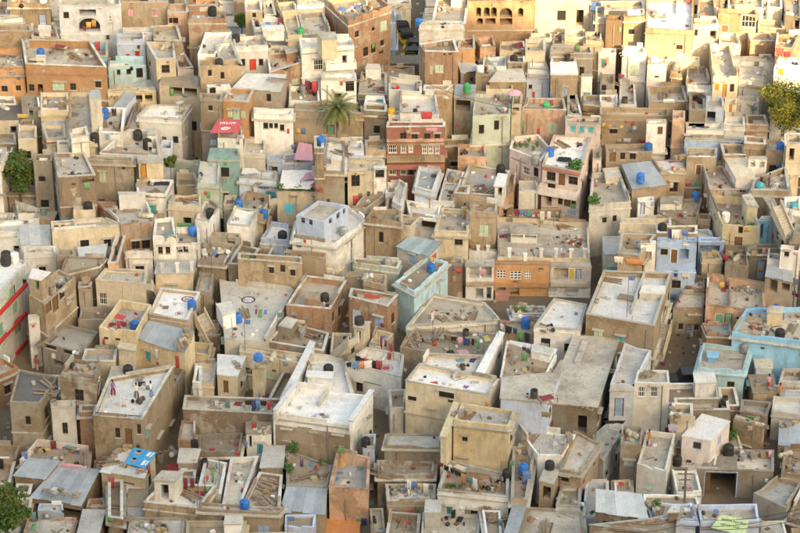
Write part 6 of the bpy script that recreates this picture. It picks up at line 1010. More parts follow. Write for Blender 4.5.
('cf','red',12.8,245.4,12.5,-0.1,0.3,0.8,(0,0,26)),
('cf','teal',13.4,245.5,12.5,0.3,0.4,0.6,(0,0,26)),
('cf','yellow',14.0,245.9,12.5,0.1,0.4,0.8,(0,0,26)),
('cf','white',14.5,242.8,12.5,-0.3,0.9,0.9,(0,0,26)),
('cf','brown',13.1,244.9,12.5,0.3,1.1,0.9,(0,0,26)),
('cw','orange',8.9,241.7,12.0,-0.1,0.4,0.4,(0,2,27)),
('person','yellow','orange',6.6,230.9,10.9,-1.8,(-1,3,27)),
('person','white','white',15.4,237.2,6.2,1.5,(0,2,28)),
('ring',195,18.0,242.9,12.9,0.6,'orange'),
('ring',195,17.5,239.9,12.9,0.5,'orange'),
('plant',12.3,244.0,12.5,0.6,(0,2,27)),
('plant',12.8,244.1,12.5,0.6,(2,2,27)),
('plant',13.5,244.0,12.5,0.6,(2,0,26)),
('plant',14.1,243.3,12.5,0.6,(1,0,26)),
('plant',12.1,244.6,12.5,0.6,(0,3,13)),
('plant',13.8,245.3,12.5,0.6,(0,3,14)),
('plant',14.6,244.3,12.5,0.6,(0,0,26)),
('plant',18.3,237.0,12.9,1.6,(1,3,26)),
('plant',17.7,237.3,12.9,1.2,(0,3,26)),
('plant',19.9,232.6,11.1,1.5,(0,0,30)),
('post',210,7.9,227.2,8.6,0.9),
('post',210,8.9,227.2,8.6,0.9),
('post',208,11.0,225.9,9.0,0.9),
('post',281,12.6,225.7,8.5,0.9),
('post',208,14.2,225.8,9.0,0.9),
('post',208,15.7,225.8,9.0,0.9),
('post',208,17.2,225.7,9.0,0.9),
('post',208,18.6,225.7,9.0,0.9),
('tarp','black',[(16.4,239.6),(18.1,239.3),(17.9,240.4),(16.7,240.6)],13.1,0.1,(-1,3,26)),
('junk','planks',9.4,236.4,11.1,96,(0,3,27)),
('junk','mat',8.6,236.7,11.1,5,(0,3,27)),
('junk','pots',3.4,237.1,12.5,77,(0,0,27)),
('junk','boxes',5.4,239.1,11.2,90,(1,0,27)),
('junk','boxes',1.0,240.5,16.4,64,(0,3,25)),
('junk','planks',11.4,245.7,15.5,95,(0,3,13)),
('junk','sacks',16.6,236.2,8.4,7,(0,2,28)),
('junk','boxes',1.8,233.3,11.0,1,(0,1,24)),
('junk','bricks',5.1,228.3,10.9,49,(0,2,43)),
('junk','boxes',2.5,230.3,11.0,59,(0,0,44)),
('junk','planks',15.7,236.1,8.4,8,(0,2,28)),
('junk','planks',16.9,233.4,8.5,50,(0,1,28)),
('line','mbtrcw',11.6,234.3,15.9,233.8,8.5,(0,2,28)),
('cl','maroon',12.1,234.3,10.1,-0.1,0.7,0.6,(0,2,28)),
('cl','blue',12.7,234.2,10.1,-0.1,0.7,0.6,(0,2,28)),
('cl','teal',13.4,234.1,10.0,-0.1,0.6,0.7,(0,2,28)),
('cl','red',14.1,234.0,10.0,-0.1,0.3,0.7,(0,2,28)),
('cl','cream',14.7,233.9,10.1,-0.1,0.5,1.2,(0,2,28)),
('cl','white',15.4,233.8,10.1,-0.1,0.4,0.9,(0,2,28)),
('tank','blue',24.9,236.1,12.4,0.8,(0,3,29)),
('tank','blue',30.8,236.4,10.1,0.8,(0,0,31)),
('tank','blue',26.3,242.8,12.6,0.8,(0,2,29)),
('tank','black',26.5,227.9,10.6,0.9,(0,0,33)),
('tank','white',33.1,229.8,11.0,0.8,(0,3,31)),
('tank','teal',39.6,227.6,13.3,0.8,(0,1,32)),
('tank','teal',36.8,232.6,13.0,0.8,(0,2,31)),
('tank','blue',39.8,239.9,14.0,0.8,(0,3,67)),
('cw','red',26.3,247.6,11.7,-0.0,1.4,0.4,(0,2,29)),
('cw','white',24.5,247.7,11.7,-0.0,0.8,0.5,(0,2,29)),
('cw','grey',23.6,247.7,11.7,-0.0,0.5,0.4,(0,1,26)),
('cf','purple',28.6,241.7,12.1,0.4,0.8,0.9,(0,1,29)),
('cs','red',28.6,239.3,12.1,0.1,0.3,0.4,(0,1,29)),
('cw','white',28.5,238.9,10.7,-0.0,0.4,0.7,(0,1,29)),
('cw','red',30.3,239.4,10.4,0.0,0.7,0.5,(0,1,30)),
('cw','blue',30.8,239.4,10.3,0.0,0.5,0.4,(0,1,30)),
('cw','green',31.5,239.4,10.3,0.0,0.9,1.1,(0,2,31)),
('cf','red',33.3,236.3,11.9,0.0,0.5,0.6,(0,2,31)),
('cw','orange',34.5,235.6,12.3,-1.4,2.2,0.4,(0,2,31)),
('cf','orange',32.8,235.4,11.9,0.2,0.8,0.7,(0,2,31)),
('cw','red',34.2,237.5,12.2,-1.4,1.6,0.8,(0,2,31)),
('cf','red',36.8,234.3,13.0,0.4,0.4,0.7,(0,2,32)),
('cw','blue',39.7,239.2,12.8,-0.1,0.8,0.4,(0,2,31)),
('cf','yellow',27.7,230.7,9.8,-0.2,0.4,0.7,(0,2,33)),
('cf','red',28.7,232.8,10.1,0.0,0.4,1.0,(0,2,33)),
('cw','yellow',34.9,227.0,11.6,-0.2,0.7,0.5,(0,0,32)),
('cw','orange',23.0,219.9,11.6,-0.2,1.8,0.6,(0,0,33)),
('cw','cream',21.5,220.3,11.6,-0.2,0.9,0.8,(0,2,48)),
('cf','pink',33.8,233.3,11.0,-0.3,0.4,1.0,(0,2,31)),
('cw','pink',38.8,219.8,12.6,-0.3,0.4,0.3,(1,3,32)),
('cf','yellow',33.3,226.4,9.2,0.3,0.5,1.0,(0,1,33)),
('cf','green',33.9,226.1,9.2,0.4,0.4,0.6,(0,1,33)),
('cf','orange',34.8,226.9,9.2,-0.1,0.4,0.8,(0,3,32)),
('cw','pink',36.3,224.1,10.6,-0.0,0.3,0.7,(0,3,32)),
('cw','red',37.6,226.8,10.9,-1.4,0.6,0.6,(0,3,32)),
('cw','teal',38.1,245.4,13.3,-0.1,0.5,0.4,(0,3,67)),
('cf','green',25.5,233.2,11.4,-0.1,0.3,0.5,(0,3,30)),
('cf','white',33.3,231.1,11.0,0.4,0.4,0.7,(0,3,31)),
('cf','red',34.1,224.0,9.2,-0.3,0.4,0.5,(0,2,49)),
('cs','maroon',37.2,234.6,13.0,-0.4,0.3,0.6,(0,2,31)),
('cf','navy',38.7,234.2,13.0,0.3,0.5,0.6,(0,2,32)),
('junk','boxes',27.8,235.7,10.1,97,(0,1,30)),
('junk','barrel',28.3,235.1,10.1,57,(0,1,30)),
('junk','planks',27.3,235.1,10.1,64,(0,1,30)),
('junk','pots',29.1,232.5,10.1,79,(0,2,33)),
('junk','bricks',29.9,232.8,10.1,2,(0,2,33)),
('junk','boxes',32.7,231.5,11.0,87,(0,0,31)),
('junk','bricks',32.8,230.2,11.0,82,(0,3,31)),
('junk','bricks',32.7,231.1,11.0,90,(0,0,31)),
('junk','bricks',32.9,228.5,11.0,56,(0,0,32)),
('junk','boxes',30.1,239.9,13.2,60,(0,1,29)),
('junk','sacks',29.2,239.3,12.1,66,(0,1,29)),
('junk','boxes',31.7,239.9,13.2,65,(2,1,29)),
('junk','boxes',37.1,233.9,13.0,49,(0,2,31)),
('junk','barrel',37.8,233.8,13.0,51,(0,2,31)),
('junk','boxes',38.6,233.7,13.0,9,(0,2,32)),
('junk','planks',39.7,236.8,13.0,28,(0,2,31)),
('junk','sacks',33.7,225.0,9.2,3,(0,2,49)),
('junk','boxes',34.3,225.6,9.2,6,(0,2,49)),
('junk','pots',33.2,224.8,9.2,84,(0,2,49)),
('junk','boxes',35.3,224.6,10.3,55,(0,3,32)),
('junk','pots',36.0,224.6,10.3,5,(0,3,32)),
('junk','boxes',37.1,222.6,10.5,31,(1,3,32)),
('junk','barrel',21.8,239.5,11.1,35,(0,0,29)),
('junk','boxes',22.2,239.9,11.1,90,(0,0,29)),
('dish',28.5,234.0,10.1,(0,1,30)),
('junk','sacks',27.5,235.5,10.1,75,(0,1,30)),
('junk','planks',23.3,222.5,11.8,51,(0,0,33)),
('dish',28.3,222.8,11.0,(0,3,33)),
('junk','plantpot',34.0,227.7,11.0,92,(0,3,31)),
('junk','plantpot',35.4,227.5,11.0,54,(0,3,32)),
('junk','sacks',39.9,235.7,13.0,58,(0,2,32)),
('junk','bricks',36.6,224.6,10.3,30,(0,3,32)),
('dish',28.2,238.9,11.2,(0,1,29)),
('junk','boxes',31.3,240.5,13.2,51,(1,1,29)),
('junk','bricks',32.9,243.3,13.3,49,(0,1,29)),
('person','white','grey',39.8,238.7,6.4,-1.0,(-1,1,32)),
('person','purple','black',37.9,233.6,13.0,-1.6,(-1,2,31)),
('stairs',234,38.5,222.3,12.9,37.2,224.3,15.5,1.0),
('band',246,1,3.0,11.0,10.2,10.5,0.3,'red_band','band'),
('band',246,1,2.5,10.3,7.3,7.6,0.3,'red_band','band'),
('band',246,1,7.6,10.2,4.1,4.5,0.15,'red_band','band'),
('tank','blue',-25.4,211.7,8.7,0.8,(0,3,37)),
('tank','blue',-20.2,215.4,8.8,0.8,(0,1,36)),
('tank','black',-25.6,206.1,6.9,0.9,(0,2,53)),
('tank','black',-38.4,218.3,12.1,0.9,(0,2,34)),
('cf','red',-27.1,214.0,8.7,-0.4,1.2,0.9,(0,0,37)),
('cf','maroon',-27.7,212.6,8.7,-0.3,1.0,0.5,(0,3,37)),
('cw','red',-28.3,210.5,8.0,-0.3,0.3,0.6,(0,3,37)),
('cw','green',-27.2,210.2,7.4,-0.3,0.6,0.4,(0,3,37)),
('cw','white',-23.1,209.1,7.4,-0.5,0.4,1.1,(0,3,37)),
('cw','red',-23.1,209.1,6.3,-0.5,0.3,0.5,(0,2,53)),
('cw','red',-21.1,208.0,7.2,-0.5,0.4,1.4,(0,2,57)),
('cf','maroon',-20.2,219.7,8.2,-0.1,0.7,0.8,(0,1,36)),
('cf','black',-23.9,201.8,8.4,0.1,0.7,0.9,(0,2,53)),
('cw','grey',-27.7,200.4,8.4,1.6,2.3,0.8,(0,0,53)),
('cf','yellow',-27.3,199.0,8.4,-0.2,0.5,0.5,(0,0,53)),
('person','red','pink',-35.2,212.4,3.7,-0.3,(-1,1,38)),
('person','purple','maroon',-26.3,199.8,8.4,0.8,(-1,0,53)),
('person','white','brown',-24.1,199.3,8.4,0.7,(-1,2,53)),
('person','white','blue',-22.8,199.6,8.4,1.4,(-1,1,53)),
('post',420,-23.6,222.1,9.2,1.0),
('post',420,-22.1,222.1,9.2,1.0),
('post',420,-20.7,222.4,9.2,1.0),
('ring',252,-20.8,217.4,8.8,0.6,'grey'),
('ring',252,-21.4,214.5,8.8,0.4,'red'),
('mark',252,-22.8,215.7,8.8,0.6,0.7,'brown'),
('stairs',161,-24.9,223.9,5.1,-25.0,218.5,9.8,1.2),
('junk','sacks',-30.7,209.8,7.0,77,(0,3,37)),
('junk','pots',-29.9,201.7,10.2,89,(0,0,53)),
('junk','boxes',-28.6,201.5,10.2,87,(0,1,38)),
('junk','planks',-28.5,199.7,10.2,33,(0,0,53)),
('junk','boxes',-33.6,216.0,10.6,31,(0,1,34)),
('junk','pots',-33.3,216.3,10.6,61,(0,1,34)),
('junk','boxes',-24.0,202.5,8.4,63,(0,2,53)),
('junk','boxes',-23.5,200.9,8.4,49,(0,1,53)),
('junk','planks',-20.8,207.8,9.1,39,(0,3,36)),
('junk','sacks',-20.5,208.7,9.1,78,(0,3,36)),
('junk','boxes',-20.3,209.5,9.1,48,(0,3,36)),
('junk','barrel',-33.5,215.0,10.6,67,(0,1,34)),
('junk','boxes',-32.3,217.6,10.6,91,(0,0,35)),
('junk','planks',-29.0,216.9,7.1,0,(0,0,37)),
('junk','planks',-34.1,212.1,7.0,20,(0,3,34)),
('junk','planks',-32.5,201.4,8.6,40,(0,1,38)),
('line','rm',-27.1,210.6,-26.0,210.3,8.7,(0,3,37)),
('cl','red',-26.8,210.5,10.2,-0.3,0.4,1.2,(0,3,37)),
('cl','maroon',-26.3,210.4,10.2,-0.3,0.7,0.5,(0,3,37)),
('ring',263,-15.0,219.8,7.4,0.7,'dark'),
('ring',270,-1.3,207.8,6.6,0.7,'red'),
('ring',270,-4.2,208.7,6.6,0.5,'red'),
('mark',263,-14.1,217.4,7.4,0.2,1.1,'maroon'),
('mark',263,-13.7,217.0,7.4,0.4,1.7,'green'),
('mark',263,-13.2,217.3,7.4,0.3,0.9,'blue'),
('tank','blue',-15.8,215.3,7.4,0.8,(0,3,39)),
('tank','blue',-13.3,205.9,8.4,0.8,(0,0,42)),
('tank','black',-7.4,218.8,7.8,0.8,(0,3,40)),
('tank','black',-3.9,213.0,8.3,0.9,(0,2,41)),
('tank','black',-6.8,207.8,5.8,0.9,(0,2,58)),
('tank','grey',-1.2,224.2,8.7,0.8,(0,0,43)),
('cf','red',-2.7,218.1,8.8,-0.1,1.5,1.1,(0,1,40)),
('cf','yellow',-5.2,221.8,4.7,0.2,0.7,1.2,(-1,3,40)),
('cf','pink',-5.5,219.9,4.5,0.4,0.4,1.0,(-1,3,40)),
('cw','cream',-9.7,216.5,6.7,-0.2,1.0,0.6,(0,1,39)),
('cw','red',-8.8,216.3,6.1,-0.2,0.4,0.3,(0,3,40)),
('cf','aqua',-7.7,214.2,6.3,-0.3,1.7,1.0,(-1,2,42)),
('cf','grey',-11.1,216.1,6.3,-0.1,0.5,1.0,(0,1,39)),
('cw','red',-11.3,212.1,6.1,-0.3,0.8,0.4,(0,0,42)),
('cw','blue',-4.7,214.4,4.1,1.6,0.9,0.7,(0,0,41)),
('cf','red',-4.2,208.7,6.6,0.1,0.5,0.6,(0,0,41)),
('cf','blue',-1.6,214.1,6.4,-0.1,0.3,0.7,(0,2,41)),
('cf','yellow',-2.1,213.3,6.4,0.1,0.5,0.7,(0,2,41)),
('cs','red',-1.0,209.3,6.6,-0.4,0.3,0.7,(0,1,41)),
('cw','maroon',-1.7,215.4,7.0,-0.5,0.4,0.4,(0,2,41)),
('cf','pink',-3.3,210.0,6.6,-0.4,0.4,0.7,(0,0,41)),
('cf','red',-8.2,214.9,6.3,0.0,0.3,0.7,(0,3,40)),
('cw','blue',-10.3,216.6,7.4,-0.2,0.5,0.3,(0,1,39)),
('cf','pink',-4.2,222.6,8.4,0.4,0.4,0.8,(0,1,40)),
('cw','yellow',-6.3,224.5,7.9,1.1,0.9,0.7,(0,2,40)),
('cw','cream',-7.1,224.4,8.2,-0.3,0.8,0.7,(0,2,40)),
('cw','red',-12.8,204.5,5.4,-0.2,0.2,0.4,(0,1,57)),
('cw','blue',-13.2,204.6,5.5,-0.2,0.2,0.6,(0,1,57)),
('cf','red',-14.1,208.0,3.3,0.3,0.3,0.7,(0,1,57)),
('cw','teal',-9.2,216.4,7.1,-0.2,0.3,0.4,(0,3,40)),
('line','kkrokr',-4.2,207.4,-1.7,206.3,6.6,(0,0,41)),
('cl','black',-4.0,207.3,8.2,-0.4,0.6,0.6,(1,0,41)),
('cl','black',-3.6,207.1,8.1,-0.4,0.6,1.0,(0,0,41)),
('cl','red',-3.2,207.0,8.1,-0.4,0.4,0.8,(0,0,41)),
('cl','orange',-2.8,206.8,8.1,-0.4,0.5,0.8,(0,0,41)),
('cl','black',-2.4,206.6,8.1,-0.4,0.6,1.0,(0,3,41)),
('cl','red',-2.0,206.4,8.2,-0.4,0.6,1.0,(0,3,41)),
('line','rmr',-2.1,211.8,-0.6,209.2,6.6,(0,2,41)),
('cl','red',-1.8,211.3,8.1,-1.0,0.3,1.3,(1,2,41)),
('cl','maroon',-1.4,210.5,8.1,-1.0,0.4,0.7,(0,2,41)),
('cl','red',-0.9,209.7,8.1,-1.0,0.6,1.2,(0,2,41)),
('line','kbow',-5.2,206.2,-2.6,206.7,6.6,(0,1,42)),
('cl','black',-4.8,206.3,8.1,0.2,0.5,0.5,(0,1,42)),
('cl','blue',-4.2,206.4,8.1,0.2,0.6,0.8,(0,0,41)),
('cl','orange',-3.6,206.5,8.1,0.2,0.5,0.8,(1,0,41)),
('cl','white',-3.0,206.6,8.1,0.2,0.8,1.2,(0,0,41)),
('junk','boxes',-10.8,215.0,6.3,18,(0,1,39)),
('junk','boxes',-10.3,215.5,6.3,12,(0,3,40)),
('junk','sacks',-9.7,215.1,6.3,39,(0,1,39)),
('junk','planks',-8.7,214.4,6.3,24,(0,1,39)),
('junk','bricks',-10.9,213.9,6.3,58,(0,3,39)),
('junk','pots',-7.9,213.9,6.3,47,(0,3,40)),
('junk','pots',-5.5,212.3,6.3,0,(0,2,42)),
('junk','pots',-5.1,212.7,6.3,47,(1,0,41)),
('junk','pots',-4.8,213.5,6.3,21,(0,2,41)),
('junk','pots',-4.4,217.4,8.8,17,(0,1,40)),
('dish',-8.5,208.5,5.8,(0,0,42)),
('junk','boxes',-10.7,208.2,7.0,73,(0,0,42)),
('junk','sacks',-12.2,208.9,7.0,55,(0,0,42)),
('junk','planks',-11.9,208.8,7.0,67,(0,0,42)),
('junk','planks',-17.1,218.0,7.4,6,(1,0,39)),
('junk','planks',-15.2,217.0,7.4,39,(0,0,39)),
('junk','bricks',-2.4,220.9,8.9,24,(0,0,43)),
('junk','sacks',-3.3,221.5,8.9,53,(0,1,40)),
('junk','pots',-3.7,207.3,6.6,51,(0,0,41)),
('junk','pots',-3.3,207.1,6.6,70,(0,3,41)),
('junk','boxes',-15.4,207.6,6.9,31,(0,2,57)),
('junk','boxes',-13.0,205.1,8.4,28,(1,0,42)),
('junk','planks',-9.2,208.7,7.0,73,(0,2,42)),
('pole',-14.8,210.0,7.0,3.6,'blue',(0,0,42)),
('pole',-11.8,213.4,6.3,3.2,'teal',(0,3,39)),
('pole',-18.8,223.1,8.2,3.0,'blue',(0,2,36)),
('pole',-16.1,211.5,7.4,2.6,None,(0,3,39)),
('stairs',392,-18.1,214.3,5.5,-19.2,215.2,8.1,1.2),
('stairs',434,-5.9,211.0,6.3,-4.4,209.3,8.9,1.1),
('band',281,0,0.1,5.6,6.2,6.6,0.4,'orange','band'),
('band',282,0,0.1,3.7,6.4,6.8,0.4,'cream','band'),
('band',283,0,0.0,2.8,6.8,7.1,0.4,'tan','band'),
('band',281,0,0.2,1.6,4.8,5.7,0.9,'redbrown','porch_roof'),
('band',282,0,-0.1,4.1,5.0,6.0,0.03,'white','painted_panel'),
('tank','blue',12.2,214.9,7.0,0.8,(0,0,45)),
('tank','blue',3.1,222.4,9.2,0.8,(0,1,43)),
('cw','pink',8.3,224.1,8.2,0.0,0.6,0.7,(0,0,44)),
('cf','red',10.0,215.9,7.0,0.2,0.7,1.3,(0,0,45)),
('cw','yellow',11.2,216.2,7.3,0.0,0.3,0.4,(0,0,45)),
('cf','yellow',8.3,211.2,7.9,0.3,0.6,1.1,(0,2,47)),
('cf','pink',6.0,208.5,7.9,0.3,1.0,1.1,(0,2,47)),
('cf','black',4.8,208.5,7.9,0.3,0.7,0.8,(0,2,47)),
('cf','navy',6.8,205.1,9.0,-0.4,0.5,0.8,(0,2,47)),
('cf','green',7.6,205.1,9.0,-0.3,0.3,0.6,(0,2,47)),
('cf','teal',5.6,205.1,9.0,0.3,0.8,0.6,(0,2,47)),
('cf','red',3.1,199.7,9.6,0.2,1.0,1.0,(0,0,47)),
('cf','lilac',4.0,199.7,9.6,0.2,0.5,0.6,(-1,0,47)),
('cf','yellow',4.6,199.5,9.6,-0.2,0.5,0.6,(0,3,47)),
('cf','purple',6.0,199.2,9.6,-0.4,0.6,0.6,(0,1,47)),
('cf','cream',6.2,203.7,9.0,0.3,0.7,0.7,(0,2,47)),
('cf','red',10.0,206.0,9.0,0.1,0.3,0.8,(0,1,47)),
('cw','navy',11.6,213.3,6.4,0.0,0.4,0.7,(0,3,45)),
('cf','black',11.7,207.4,9.0,-0.0,0.3,0.8,(0,3,45)),
('cf','navy',12.6,206.6,9.0,0.2,0.5,0.8,(0,0,46)),
('cw','brown',9.4,207.5,8.3,1.3,1.2,0.4,(0,1,47)),
('cs','green',11.6,204.9,9.0,-0.2,0.5,0.8,(0,0,46)),
('cf','black',2.3,201.0,9.6,-0.1,0.3,0.5,(0,0,47)),
('cs','grey',0.2,208.9,6.6,0.1,0.3,0.8,(0,1,41)),
('cw','white',0.5,209.1,5.6,-0.3,0.4,0.5,(0,1,41)),
('cf','white',7.7,210.7,7.9,0.3,0.4,0.7,(0,2,47)),
('cf','navy',5.5,210.7,7.9,-0.3,0.7,0.6,(0,1,41)),
('cw','purple',5.3,224.6,8.3,-0.0,0.3,0.3,(-1,1,43)),
('cw','red',5.9,224.6,8.1,-0.0,0.6,0.5,(0,1,43)),
('mark',289,15.5,213.0,9.0,1.2,1.3,'black'),
('mark',289,16.7,214.9,9.0,0.6,0.5,'yellow'),
('plant',12.1,217.1,7.3,0.9,(0,0,45)),
('plant',11.3,217.3,7.3,0.8,(0,3,44)),
('junk','planks',3.7,217.2,6.8,8,(0,3,43)),
('junk','planks',4.4,216.7,6.8,23,(1,3,43)),
('junk','planks',5.8,216.5,6.8,65,(2,3,43)),
('junk','planks',7.0,217.2,6.8,12,(1,3,44)),
('junk','boxes',4.3,211.4,7.9,86,(0,1,41)),
('junk','boxes',5.2,210.7,7.9,24,(0,2,47)),
('junk','barrel',6.3,211.2,7.9,46,(0,2,47)),
('junk','boxes',6.6,210.7,7.9,34,(1,2,47)),
('junk','boxes',7.2,211.2,7.9,45,(3,2,47)),
('junk','planks',4.8,212.1,7.9,7,(0,2,47)),
('junk','boxes',11.4,217.6,7.3,20,(1,0,45)),
('junk','sacks',11.8,216.7,7.3,4,(0,0,45)),
('junk','planks',12.7,216.8,7.3,74,(1,0,45)),
('junk','boxes',10.8,204.9,9.0,63,(0,1,47)),
('junk','boxes',11.9,203.5,9.0,35,(0,0,46)),
('junk','boxes',13.2,207.8,8.7,87,(0,3,45)),
('junk','planks',13.5,211.3,9.0,83,(0,0,45)),
('junk','planks',13.3,203.1,9.0,51,(1,0,46)),
('junk','pots',14.5,211.1,9.0,20,(0,3,45)),
('junk','planks',3.7,212.1,7.9,4,(0,1,41)),
('junk','planks',1.4,211.2,7.9,13,(1,2,41)),
('junk','planks',0.7,210.7,7.9,29,(0,2,41)),
('junk','planks',16.4,203.9,8.5,45,(0,0,46)),
('junk','mat',17.9,204.9,8.5,68,(0,2,46)),
('junk','boxes',13.3,217.4,7.3,32,(0,0,45)),
('junk','pots',6.1,203.7,9.0,52,(0,2,47)),
('line','wkngk',9.3,208.6,12.3,206.3,9.6,(0,0,45)),
('cl','white',9.6,208.3,11.1,-0.6,0.4,0.6,(0,0,45)),
('cl','black',10.2,207.9,11.1,-0.6,0.8,0.8,(0,0,45)),
('cl','navy',10.8,207.5,11.1,-0.6,0.5,0.6,(0,0,45)),
('cl','green',11.3,207.1,11.1,-0.6,0.6,1.1,(0,0,45)),
('cl','black',11.9,206.6,11.1,-0.6,0.6,1.0,(0,3,45)),
('line','kpnkg',4.7,209.0,7.9,208.3,7.9,(0,2,47)),
('cl','black',5.1,208.9,9.4,-0.2,0.6,0.4,(0,1,41)),
('cl','pink',5.7,208.8,9.4,-0.2,0.5,0.8,(-1,2,47)),
('cl','navy',6.3,208.6,9.4,-0.2,0.7,0.8,(0,2,47)),
('cl','black',6.9,208.5,9.4,-0.2,0.3,0.7,(0,2,47)),
('cl','green',7.4,208.4,9.4,-0.2,0.3,1.0,(0,2,47)),
('line','w',3.1,215.6,3.2,215.7,6.8,(0,3,43)),
('cl','white',3.2,215.7,8.3,1.2,0.6,1.0,(0,3,43)),
('pole',3.1,210.2,7.9,2.5,None,(0,1,41)),
('pole',21.6,211.0,10.3,4.5,'blue',(0,3,48)),
('mark',294,21.8,215.1,10.3,1.5,1.3,'brown'),
('mark',294,22.1,212.0,10.3,0.6,0.6,'brown'),
('tank','grey',33.0,210.8,6.6,0.8,(0,1,51)),
('tank','black',36.3,210.8,8.0,0.9,(0,3,50)),
('tank','blue',36.6,215.8,8.0,0.8,(0,2,50)),
('cs','yellow',32.1,222.2,7.3,-0.2,0.5,0.7,(0,0,49)),
('cf','red',32.3,222.0,7.3,-0.2,0.4,0.9,(0,0,49)),
('cw','red',30.3,217.1,6.5,-0.2,0.4,0.4,(0,3,49)),
('cf','teal',31.6,214.6,7.2,-0.0,0.6,0.7,(0,0,50)),
('cw','teal',27.3,222.9,6.1,-0.1,0.8,0.6,(0,1,48)),
('cf','maroon',27.5,220.1,7.1,0.2,0.4,0.8,(0,1,48)),
('cf','teal',33.4,207.1,5.4,-0.1,1.1,1.4,(0,3,51)),
('cf','yellow',35.5,220.1,7.3,0.3,0.4,0.5,(0,1,49)),
('cw','navy',27.5,222.9,8.7,-0.1,0.4,0.7,(0,3,33)),
('cw','cream',28.5,222.8,8.6,-0.1,0.8,0.7,(0,0,49)),
('cf','brown',29.7,224.3,7.1,-0.3,1.0,1.0,(0,0,49)),
('cs','purple',25.6,213.1,3.8,-0.5,0.3,0.7,(0,2,52)),
('cw','blue',38.9,219.8,8.2,-0.3,0.4,0.5,(0,2,50)),
('cw','maroon',39.2,219.7,8.0,-0.3,0.4,0.4,(0,2,50)),
('cs','lilac',29.4,215.8,4.1,0.2,0.3,0.6,(-1,0,51)),
('cw','orange',36.1,224.1,8.6,-0.0,0.4,0.6,(0,2,49)),
('cw','blue',39.0,219.8,9.5,-0.3,0.6,0.6,(1,1,49)),
('cw','white',26.7,223.0,8.8,-0.1,0.8,0.3,(0,2,48)),
('cw','yellow',33.0,216.5,6.7,-0.2,0.3,0.8,(0,0,50)),
('cw','pink',29.2,218.3,6.6,-0.0,0.3,0.4,(0,0,49)),
('person','white','white',20.9,208.2,3.3,-1.9,(0,0,52)),
('person','pink','red',34.8,206.0,5.4,2.8,(-1,1,51)),
('person','orange','yellow',35.8,205.3,4.8,0.0,(-1,3,51)),
('mark',300,32.0,209.5,6.6,1.2,0.2,'brown'),
('jeep',27.3,209.7,3.5,1.65,'dark parked jeep standing in the narrow alley'),
('stairs',294,24.7,211.0,5.9,25.6,213.0,8.5,1.0),
('junk','bricks',22.7,200.7,9.9,52,(0,0,52)),
('junk','bricks',23.0,201.1,9.9,26,(0,2,52)),
('junk','planks',22.4,200.9,9.9,28,(0,0,52)),
('junk','bricks',32.1,211.8,8.0,65,(0,2,51)),
('junk','bricks',32.5,211.7,8.0,71,(0,0,50)),
('junk','boxes',34.0,222.0,7.3,36,(0,1,49)),
('junk','sacks',34.9,221.8,7.3,57,(0,1,49)),
('junk','planks',34.5,222.1,7.3,94,(0,1,49)),
('junk','boxes',33.5,210.0,3.5,98,(0,3,51)),
('junk','boxes',34.1,206.4,5.4,46,(1,3,51)),
('junk','boxes',35.2,205.5,5.4,10,(2,3,51)),
('junk','bricks',36.8,208.4,5.6,30,(0,1,51)),
('junk','planks',37.2,208.4,5.6,51,(0,1,51)),
('junk','planks',19.3,203.9,8.5,76,(0,1,46)),
('junk','pots',29.7,201.4,6.4,22,(0,3,51)),
('junk','barrel',30.1,201.4,6.4,45,(0,3,51)),
('junk','boxes',28.3,223.3,11.9,69,(0,1,33)),
('junk','boxes',29.6,223.1,7.1,85,(0,0,49)),
('junk','planks',37.7,212.8,8.0,46,(0,1,50)),
('junk','mat',36.6,212.3,8.0,73,(0,3,50)),
('junk','planks',20.8,218.3,10.3,16,(0,2,48)),
('line','nwcb',26.6,223.4,28.5,223.2,11.9,(0,2,33)),
('cl','navy',26.9,223.4,13.4,-0.1,0.8,1.2,(0,2,33)),
('cl','white',27.3,223.3,13.4,-0.1,0.8,1.1,(0,2,33)),
('cl','cream',27.8,223.3,13.4,-0.1,0.8,1.1,(0,2,33)),
('cl','blue',28.2,223.2,13.4,-0.1,0.7,0.6,(0,2,33)),
('line','yr',30.8,225.1,33.1,222.8,9.0,(0,1,33)),
('cl','yellow',31.4,224.4,10.5,-0.8,0.6,0.7,(0,1,33)),
('cl','red',32.4,223.5,10.5,-0.8,0.8,0.7,(0,1,33)),
('band',304,0,0.2,4.4,7.9,9.0,0.04,'rail','railing'),
('tree',-34.0,181.6,0.7,4.6,'loose',7.6,'feathery green tree at the lower left corner'),
('poster',[(-24.6,192.0),(-22.7,191.1),(-21.9,193.7),(-24.1,194.6)],6.0,'blue poster with two portraits lying on the white sheet roof'),
('cs','maroon',-31.7,197.0,4.3,0.2,0.5,0.8,(0,2,54)),
('cf','purple',-31.6,197.2,4.3,0.1,0.8,0.7,(0,2,54)),
('cf','yellow',-32.3,197.0,4.3,-0.0,0.8,0.7,(0,0,54)),
('cf','pink',-30.7,196.7,4.3,-0.0,0.7,1.4,(0,1,54)),
('cf','blue',-29.3,196.3,4.3,-0.2,0.9,0.6,(0,1,54)),
('cf','orange',-29.0,196.2,4.3,-0.2,0.7,0.5,(0,1,54)),
('cs','blue',-34.0,194.7,4.3,0.3,0.5,1.1,(0,0,54)),
('cs','white',-33.7,195.7,4.3,-0.0,0.4,0.6,(0,0,54)),
('cf','blue',-31.7,195.5,4.3,-0.4,0.3,0.7,(0,3,54)),
('cf','teal',-31.3,195.3,4.3,-0.2,0.3,0.8,(0,3,54)),
('cf','black',-30.8,195.3,4.3,-0.1,0.3,0.7,(0,3,54)),
('cw','pink',-29.6,193.1,5.0,-0.2,2.1,0.5,(0,2,55)),
('cs','red',-25.7,190.2,4.5,-0.2,0.5,1.1,(0,1,55)),
